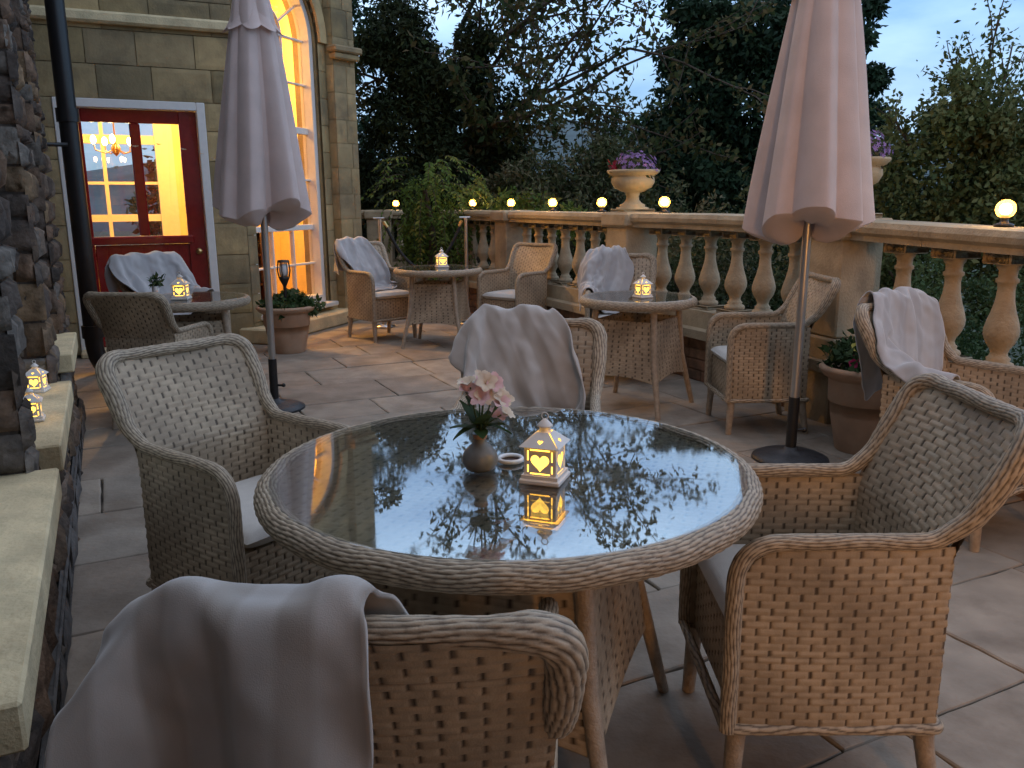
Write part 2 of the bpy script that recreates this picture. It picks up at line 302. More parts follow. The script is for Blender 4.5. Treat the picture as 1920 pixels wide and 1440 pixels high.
def chair_meshes():
    out={}
    for sgn in (-1,1):
        g=G()
        def fn(u,v,sg=sgn):
            y=YB+u; z=.2+v; x=sg*(.232+.012*np.sin(np.clip(u/.46,0,1)*PI))
            return np.stack([x+0*y,y,z],-1)
        R=.10
        def mk(u,v): 
            y=YB+u; z=.2+v; zt=ZA-.01; d=(y-(YF-.01-R)); e=z-(zt-R); return (z<=zt)&(y<=YF-.008)&~((d>0)&(e>0)&(d*d+e*e>R*R))
        panel(g,fn,YF-YB,ZA-.2,mk); out['arm%d'%sgn]=g.mesh('arm_panel',['weave'])
    g=G()
    def mkb(u,v):
        x=np.abs(u-.245); z=.2+v; R=.085; zt=ZT+.0; d=x-(.245-R); e=z-(zt-R); return (z<=zt)&~((d>0)&(e>0)&(d*d+e*e>R*R))
    panel(g,backfn,.49,ZT-.2+.01,mkb,lo=(.01,.004)); out['back']=g.mesh('backrest',['weave'])
    g=G(); panel(g,lambda u,v:np.stack([u-.22,YF-.03+0*u,.2+v+0*u],-1),.44,.195,both=True)
    g.box((0,0,.385),(.45,.42,.012)); out['front']=g.mesh('front_panel',['weave'])
    # rim rope: front foot of one arm, over, up the back, across and down again
    def bp(x,z):
        p=backfn(np.array([[(x/.25*.5+.5)*.49]]),np.array([[z-.2]]))[0,0]; return p
    half=[(.24,YF,.2),(.24,YF,ZA),(.238,YB+.045,ZA)]
    c1=bp(.25,.70); c2=bp(.25,ZT); 
    pts=[half[0],half[1],half[2],(.247,c1[1],c1[2]),(.256,c2[1],c2[2])]
    rr=[0,.10,.03,.03,.075]; pts2=[(-p[0],p[1],p[2]) for p in pts[::-1]]
    allp=pts+pts2; rad_=rr+rr[::-1]; path=fillet(allp,rad_,9)
    path[:,1]+=-.03*np.clip((path[:,2]-.85)/.05,0,1)*(1-np.clip(np.abs(path[:,0])/.25,0,1)**2)
    z=path[:,2]; sl=np.concatenate([[0],np.cumsum(np.linalg.norm(np.diff(path,axis=0),axis=1))])
    tt=np.linspace(0,sl[-1],60); zz=np.interp(tt,sl,z); yy=np.interp(tt,sl,path[:,1]); w=np.clip((zz-.64)/.12,0,1)*np.clip((-.2-yy)/.03,0,1)
    xx=np.abs(np.interp(tt,sl,path[:,0])); w=w*np.clip((xx-.16)/.07,0,1)
    g=G(); rope(g,path,list(.019+.009*w)); out['rim']=g.mesh('braided_rim',['rope'])
    g=G(); b=[(.245,YF+.005,.205),(.245,YB-.01,.205),(-.245,YB-.01,.205),(-.245,YF+.005,.205)]
    rope(g,fillet(b+[b[0]],.02,4)[1:],.013,step=.006,nth=24,strands=2,pitch=.09); out['band']=g.mesh('base_band',['rope'])
    g=G(); g.tube([(0,0,.205),(0,0,.16),(.004,.008,0)],[.024,.022,.018],12); out['legf']=g.mesh('leg',['legr'])
    g=G(); g.tube([(0,0,.205),(0,-.006,.16),(.006,-.035,0)],[.024,.022,.018],12); out['legb']=g.mesh('leg',['legr'])
    g=G(); nu,nv=26,26; a=np.linspace(-1,1,nu)[:,None]*np.ones(nv); b=np.ones(nu)[:,None]*np.linspace(-1,1,nv)
    e=(np.clip(1-np.abs(a)**8,0,1)*np.clip(1-np.abs(b)**8,0,1))**.5
    sq=lambda t:np.sign(t)*np.abs(t)**.8
    top=np.stack([sq(a)*.205,.02+sq(b)*.212,.43+.034*e+.006*(1-a*a)*(1-b*b)],-1); bot=np.stack([sq(a)*.205,.02+sq(b)*.212,.43-.034*e],-1)
    g.grid(top); g.grid(bot,flip=True); out['cush']=g.mesh('seat_cushion',['cush']); return out
CM=chair_meshes()
def make_chair():
    t=thing('rattan_armchair','','armchair')
    for k in('arm-1','arm1'): obj('arm_panel',CM[k],None,t)
    obj('backrest',CM['back'],None,t); obj('front_panel',CM['front'],None,t); obj('braided_rim',CM['rim'],None,t); obj('base_band',CM['band'],None,t)
    for sx in(-1,1):
        o=obj('leg',CM['legf'],None,t); o.location=(sx*.225,.212,0); o.scale=(sx,1,1)
        o=obj('leg',CM['legb'],None,t); o.location=(sx*.225,-.205,0); o.scale=(sx,1,1)
    obj('seat_cushion',CM['cush'],None,t); return t
CHAIR=make_chair(); used=False
def facing(fx,fy): return math.atan2(-fx,fy)     # rotation that turns local +Y to (fx,fy)
CH={}
def chair(key,x,y,fx,fy,label,sc=1.):
    global used
    t=CHAIR if not used else copy_tree(CHAIR); used=True
    t.location=(x,y,0); t.rotation_euler=(0,0,facing(fx,fy)); t['label']=label; t['group']='rattan armchairs on the terrace'; t.scale=(sc,)*3; CH[key]=t; return t
chair('c1',-.80,2.44,.81,-.59,'empty rattan armchair without blanket between the long stone wall and the big glass table')
chair('c2',-.178,1.215,.03,1,'dark rattan armchair nearest the camera seen from behind, blanket over one corner',.985)
chair('c3',.71,1.87,-1,.01,'bare rattan armchair in warm light, side on, drawn up to the big glass table')
chair('c4',.05,2.80,-.10,-.99,'rattan armchair behind the vase of the big glass table, beige blanket on its back')
chair('c5',1.49,4.95,-1,-.02,'bare rattan armchair behind the parasol pole, side to the camera, with white cushion')
chair('c6',.84,6.38,-.12,-.99,'rattan armchair facing us over the small glass table before the balustrade, blanket on back',1.03)
chair('c7',.02,8.27,-.64,-.77,'bare rattan armchair before the balustrade, right of the farthest table',1.03)
chair('c8',-1.32,8.4,.67,-.74,'rattan armchair beside the arched window with a grey blanket falling onto its seat',1.05)
chair('c9',-2.5,6.2,.80,-.60,'rattan armchair by the red door wholly covered by a pale blanket',1.04)
chair('c12',-2.20,5.12,.14,.99,'brown rattan armchair with its back to us, nearest the drainpipe, no blanket',.94)
chair('c11',1.88,3.34,.55,-.84,'rattan armchair at the right edge beside the flower pot with a crumpled pale blanket')
# ------------------------------------------------------------ tables
def table(x,y,r,rz,label,big=False,gr=True):
    t=thing('round_table',label,'table',(x,y,0),rz,'round rattan tables with glass tops')
    g=G(); th=np.linspace(0,2*PI,int(2*PI*r/.02),endpoint=False); rr=r-.032
    c=np.stack([rr*np.cos(th),rr*np.sin(th),np.full_like(th,.711)],-1); rope(g,c,.032,True,nth=72,step=.005,strands=7,pitch=.11,flat=(.95,1.0)); obj('braided_rim',g,['rope'],t)
    g=G(); R=r-.042
    def fn(u,v): return np.stack([u-R,v-R,np.full_like(u,.728)],-1)
    panel(g,fn,2*R,2*R,lambda u,v:((u-R)**2+(v-R)**2<=R*R),step=(.006,.0045),both=False,th=.0,amp=.003); g.lathe([(R+.01,.71),(0.001,.71)],48); obj('woven_top',g,['weave'],t)
    g=G(); Rg=r-.033; g.lathe([(0.001,.742),(Rg-.002,.742),(Rg,.740),(Rg,.7365),(Rg-.002,.735),(.001,.735)],96); obj('glass_top',g,['tglass'],t,smooth=False)
    h0,h1=(.20,.29) if not big else (.24,.34); zt=.60 if not big else .66
    q=[(1,1),(-1,1),(-1,-1),(1,-1)]
    for sx,sy in q:
        g=G(); g.tube([(sx*h0,sy*h0,.70),(sx*(h0*.62+h1*.38-.01),sy*(h0*.62+h1*.38-.01),.35),(sx*h1,sy*h1,0)],[.021,.021,.016],12); obj('leg',g,['legr'],t)
    f=lambda z:h0+(h1-h0)*((.70-z)/.70)*.9
    g=G(); z0=.21
    for i in range(4):
        a=i*PI/2
        def fn(u,v):
            z=z0+v*(zt-z0)/(zt-z0); hw=f(z)-.012; xx=(u/.6-.5)*2*hw; yy=-hw; arch=.035*(1-((u/.6-.5)*2)**2)*np.clip(1-v/.12,0,1)
            return np.stack([xx*math.cos(a)-yy*math.sin(a),xx*math.sin(a)+yy*math.cos(a),z+arch],-1)
        panel(g,fn,.6,zt-z0,step=(.012,.004),both=True,th=.012)
    obj('skirt_panel',g,['weave'],t)
    g=G(); g.box((0,0,.69),(2*h0+.12,2*h0+.12,.03)); obj('under_frame',g,['legr'],t); return t
table(-.01,1.89,.585,rad(-19),'large round rattan dining table with glass top, vase and lantern, closest to the camera',True)
table(.83,5.43,.385,rad(-33+0),'small round rattan table with a glass top before the balustrade, left of the parasol pole')
table(-.70,7.98,.425,rad(-10),'farthest small round rattan table, between two armchairs near the steps')
table(-2.15,5.55,.385,rad(20),'small round rattan table in front of the red door')
# ------------------------------------------------------------ blankets (settled cloth shapes, stored as quantised heights)
BLK={}
BLK['b2']=(16,45,[
-297,-365,61,-302,-369,87,-303,-374,113,-304,-379,139,-303,-382,168,-301,-387,196,-291,-392,224,-288,-397,254,-291,-402,280,-289,-408,306,-288,-413,334,-289,-417,360,-290,-422,387,-294,-425,413,-296,-426,443,-297,-429,473,-301,-432,498,-301,-435,528,-305,-439,553,-307,-442,581,
-310,-446,606,-311,-449,634,-316,-453,660,-313,-457,688,-315,-458,716,-315,-459,744,-312,-464,770,-306,-462,804,-305,-445,829,-287,-424,839,-275,-401,846,-288,-383,862,-277,-363,874,-296,-346,869,-298,-321,870,-285,-308,848,-289,-283,846,-279,-283,823,-271,-271,799,-293,-259,793,
-285,-251,769,-280,-239,745,-279,-223,719,-276,-205,701,-274,-183,685,-289,-340,67,-285,-344,97,-289,-348,123,-294,-351,149,-283,-354,181,-285,-359,206,-290,-366,231,-286,-371,259,-282,-377,285,-281,-383,311,-283,-387,339,-280,-393,365,-278,-398,393,-274,-403,423,-276,-408,449,
-274,-413,480,-276,-417,507,-275,-422,535,-280,-425,561,-282,-428,588,-285,-430,614,-286,-434,641,-287,-437,668,-297,-436,693,-295,-439,721,-290,-443,752,-295,-443,778,-286,-446,807,-282,-448,836,-281,-432,861,-274,-407,870,-269,-382,876,-285,-373,894,-277,-350,885,-279,-324,888,
-267,-308,869,-265,-285,860,-254,-283,836,-272,-266,829,-268,-251,807,-262,-242,781,-258,-228,759,-253,-217,734,-252,-195,719,-247,-182,695,-272,-314,78,-269,-319,106,-272,-323,133,-269,-327,163,-279,-327,188,-282,-331,215,-282,-340,240,-275,-346,266,-284,-351,291,-284,-357,317,
-275,-362,344,-278,-366,371,-269,-373,399,-260,-378,431,-262,-385,456,-264,-389,485,-261,-395,513,-260,-400,541,-262,-404,567,-264,-408,593,-263,-413,621,-265,-416,648,-270,-417,674,-266,-423,703,-265,-426,731,-268,-426,758,-262,-430,787,-267,-427,814,-258,-433,841,-259,-435,868,
-259,-415,886,-254,-391,893,-266,-376,911,-258,-354,899,-260,-328,903,-251,-305,894,-245,-300,867,-250,-273,864,-247,-267,835,-243,-246,820,-238,-236,792,-233,-223,769,-228,-213,743,-231,-211,714,-220,-191,700,-252,-291,88,-254,-296,114,-255,-299,142,-256,-303,170,-257,-310,196,
-254,-322,222,-262,-318,247,-264,-321,273,-267,-327,299,-268,-331,325,-268,-336,352,-262,-339,384,-261,-347,409,-255,-353,438,-254,-359,465,-254,-364,491,-253,-369,518,-254,-374,544,-253,-379,571,-253,-384,598,-249,-391,625,-250,-394,652,-245,-402,681,-235,-411,713,-242,-409,738,
-242,-411,765,-237,-417,794,-236,-420,822,-247,-412,846,-241,-417,873,-238,-421,899,-238,-397,912,-244,-380,932,-239,-355,927,-235,-330,920,-229,-316,898,-228,-292,889,-224,-280,864,-221,-269,840,-218,-260,812,-218,-254,785,-210,-237,767,-209,-231,739,-204,-221,715,-199,-207,694,
-228,-282,92,-227,-292,119,-227,-302,147,-229,-300,174,-230,-303,200,-232,-307,227,-233,-316,253,-236,-311,279,-239,-313,306,-241,-315,333,-243,-318,359,-237,-321,391,-236,-326,419,-237,-332,444,-236,-338,471,-235,-344,497,-235,-350,523,-233,-356,549,-235,-360,575,-228,-371,604,
-234,-369,629,-226,-376,662,-223,-384,689,-220,-390,718,-212,-400,745,-213,-404,772,-222,-397,796,-225,-396,823,-220,-407,850,-225,-400,875,-224,-401,903,-218,-406,931,-223,-382,941,-216,-360,931,-212,-334,929,-207,-315,911,-208,-309,884,-205,-297,859,-205,-290,831,-202,-282,804,
-197,-270,781,-192,-258,757,-187,-247,734,-178,-226,718,-176,-220,692,-200,-289,94,-201,-292,120,-201,-295,148,-202,-298,175,-204,-302,201,-205,-307,229,-207,-311,256,-211,-323,283,-213,-327,311,-216,-343,338,-216,-335,363,-215,-344,394,-210,-338,419,-208,-338,446,-209,-336,472,
-209,-338,499,-208,-342,526,-210,-344,553,-208,-349,580,-206,-356,607,-202,-367,636,-203,-364,663,-205,-363,690,-203,-368,719,-202,-369,745,-201,-370,772,-201,-381,800,-199,-397,825,-199,-394,852,-201,-406,876,-201,-403,904,-197,-390,932,-200,-387,958,-195,-362,952,-189,-341,936,
-191,-335,909,-187,-324,884,-184,-313,858,-181,-302,832,-177,-288,806,-171,-273,787,-166,-265,761,-159,-247,743,-156,-243,715,-151,-228,694,-183,-311,94,-182,-311,120,-189,-321,149,-184,-320,175,-194,-327,198,-193,-331,228,-191,-334,255,-186,-332,281,-195,-349,311,-191,-351,340,
-196,-360,366,-192,-357,392,-193,-361,420,-192,-360,447,-193,-364,474,-190,-361,500,-187,-360,526,-187,-365,555,-182,-357,579,-178,-357,607,-177,-357,633,-176,-361,666,-177,-366,692,-177,-371,718,-177,-375,745,-176,-380,771,-175,-383,798,-173,-387,825,-174,-395,853,-177,-409,881,
-178,-412,912,-178,-402,938,-177,-391,963,-173,-366,960,-169,-354,935,-166,-335,918,-162,-326,889,-159,-316,862,-155,-305,837,-151,-295,811,-145,-282,789,-138,-267,769,-135,-259,742,-130,-247,719,-126,-237,694,-175,-339,94,-168,-335,119,-170,-340,146,-179,-346,170,-176,-350,199,
-171,-347,225,-174,-357,254,-178,-368,283,-176,-369,310,-176,-373,338,-176,-378,365,-174,-377,392,-170,-374,418,-170,-376,446,-171,-380,474,-165,-372,498,-164,-374,526,-161,-373,552,-164,-380,581,-159,-376,607,-158,-378,634,-160,-383,663,-152,-379,688,-154,-384,715,-153,-386,742,
-150,-386,768,-150,-391,795,-152,-401,824,-150,-403,850,-151,-412,878,-151,-410,905,-152,-403,935,-154,-396,961,-150,-370,958,-146,-348,940,-140,-342,914,-137,-330,890,-134,-316,868,-129,-306,843,-123,-293,821,-118,-288,795,-114,-278,770,-109,-266,746,-104,-254,722,-99,-242,696,
-164,-366,93,-164,-371,120,-161,-369,146,-161,-371,172,-154,-364,197,-155,-373,227,-150,-368,252,-151,-373,280,-154,-384,309,-152,-384,335,-148,-381,361,-143,-377,386,-144,-382,414,-142,-382,441,-144,-386,470,-149,-396,499,-145,-394,525,-144,-394,552,-142,-395,579,-145,-400,607,
-142,-399,633,-137,-397,659,-137,-400,686,-130,-397,711,-131,-402,740,-130,-404,767,-128,-406,794,-126,-407,821,-126,-410,850,-126,-413,877,-128,-416,904,-135,-422,930,-131,-401,941,-127,-375,939,-122,-349,945,-118,-335,921,-113,-328,896,-108,-313,875,-104,-313,846,-98,-300,823,
-93,-284,804,-88,-272,780,-83,-268,751,-78,-254,729,-73,-246,701,-139,-375,91,-139,-379,117,-141,-388,145,-140,-390,172,-134,-383,197,-138,-396,227,-135,-395,253,-134,-397,281,-127,-391,305,-124,-390,331,-120,-387,357,-126,-399,386,-119,-393,411,-123,-400,441,-118,-397,466,
-123,-406,495,-121,-406,521,-125,-413,550,-129,-419,578,-121,-414,603,-126,-420,631,-121,-419,657,-116,-418,683,-117,-421,710,-117,-424,737,-117,-427,765,-116,-429,793,-116,-431,820,-114,-432,848,-113,-434,874,-112,-434,900,-111,-424,926,-108,-406,945,-103,-380,934,-99,-354,942,
-94,-334,926,-89,-330,900,-84,-313,880,-78,-309,854,-74,-291,835,-67,-290,805,-62,-274,785,-57,-267,757,-52,-262,729,-47,-247,707,-119,-393,88,-119,-399,116,-119,-402,143,-116,-402,170,-117,-408,198,-115,-410,225,-115,-413,252,-108,-405,277,-106,-406,303,-99,-399,328,
-101,-407,356,-96,-402,381,-94,-402,408,-97,-411,437,-102,-419,466,-98,-417,491,-101,-423,519,-102,-427,546,-99,-428,573,-102,-432,601,-97,-430,626,-96,-432,653,-100,-439,681,-98,-440,708,-97,-443,738,-95,-442,764,-93,-442,791,-91,-437,817,-90,-447,848,-88,-435,871,
-87,-432,897,-86,-426,923,-84,-409,942,-80,-384,937,-75,-359,946,-71,-334,930,-64,-332,904,-58,-322,881,-52,-315,855,-47,-298,835,-41,-288,810,-37,-287,780,-30,-276,755,-26,-262,734,-23,-241,717,-90,-396,82,-96,-411,114,-93,-411,140,-97,-422,170,-92,-417,195,
-92,-422,223,-87,-418,248,-86,-421,274,-88,-426,302,-84,-425,328,-80,-422,354,-78,-423,380,-77,-424,407,-81,-432,435,-81,-436,463,-82,-439,490,-80,-440,516,-76,-439,542,-77,-443,570,-76,-444,596,-79,-450,624,-78,-452,653,-74,-447,678,-73,-449,706,-71,-450,736,
-69,-449,763,-67,-447,790,-65,-446,817,-64,-437,841,-63,-437,869,-62,-432,894,-62,-426,920,-61,-414,943,-57,-389,940,-52,-364,940,-46,-339,936,-40,-331,911,-34,-323,886,-27,-316,859,-21,-312,830,-15,-299,808,-9,-290,781,-5,-272,762,0,-261,739,3,-255,712,
-71,-417,83,-71,-420,111,-70,-422,138,-68,-424,166,-66,-426,192,-64,-428,219,-64,-431,245,-63,-435,272,-63,-437,299,-60,-437,325,-64,-445,354,-65,-449,381,-64,-452,408,-62,-452,435,-62,-455,462,-56,-447,487,-57,-453,514,-57,-457,540,-56,-459,567,-54,-460,594,
-51,-452,618,-49,-452,647,-49,-455,677,-47,-455,705,-45,-452,733,-43,-443,757,-41,-447,787,-39,-445,814,-38,-440,840,-39,-432,864,-37,-429,890,-36,-429,921,-35,-420,946,-34,-394,945,-30,-368,958,-24,-347,939,-18,-340,913,-10,-331,888,-2,-318,866,4,-312,835,
10,-305,809,17,-287,791,22,-277,767,26,-267,741,30,-257,717,-46,-427,80,-46,-431,108,-48,-438,136,-47,-440,162,-47,-445,188,-49,-450,215,-43,-450,240,-44,-454,268,-45,-457,297,-46,-461,325,-45,-465,353,-43,-466,380,-41,-466,407,-41,-468,434,-36,-462,459,
-32,-459,485,-33,-465,513,-32,-465,539,-29,-463,565,-28,-455,590,-26,-461,619,-23,-458,646,-22,-452,673,-21,-442,697,-19,-444,727,-17,-443,755,-15,-436,780,-13,-429,805,-13,-427,833,-13,-433,860,-13,-421,883,-11,-427,916,-11,-416,943,-11,-398,963,-7,-372,967,
0,-361,943,6,-343,920,13,-333,893,21,-325,867,28,-320,837,35,-308,814,42,-295,791,48,-279,772,52,-270,745,57,-258,722,-33,-452,80,-31,-454,107,-24,-450,132,-29,-460,157,-30,-468,183,-28,-469,210,-26,-471,237,-24,-471,266,-23,-472,295,-18,-465,319,
-18,-468,348,-17,-472,378,-15,-471,404,-12,-469,430,-13,-477,458,-10,-475,484,-8,-473,511,-6,-471,537,-2,-471,566,0,-467,592,4,-461,620,3,-451,644,4,-449,671,6,-445,698,6,-434,721,9,-432,749,11,-425,774,13,-420,799,14,-424,828,13,-426,855,
12,-433,885,12,-420,908,12,-411,934,13,-403,962,16,-377,966,21,-355,951,29,-347,922,37,-333,898,46,-323,874,53,-318,845,61,-310,819,68,-296,798,74,-284,775,79,-271,750,83,-258,725,-9,-461,75,-6,-465,103,-4,-468,129,-5,-472,155,-3,-471,182,
-2,-475,208,-1,-477,235,1,-480,264,4,-475,290,6,-477,318,9,-475,345,9,-475,375,12,-474,401,15,-474,427,15,-471,454,15,-464,480,18,-469,508,20,-463,533,19,-455,561,26,-458,589,33,-458,620,32,-449,645,30,-440,670,31,-435,696,34,-441,722,
35,-426,744,37,-427,770,38,-434,799,38,-433,826,37,-437,854,37,-431,879,37,-430,912,35,-421,937,25,-398,941,39,-382,956,37,-367,931,52,-345,928,61,-334,903,70,-325,879,79,-312,857,86,-302,831,94,-296,804,100,-279,785,105,-272,757,110,-259,733,
])
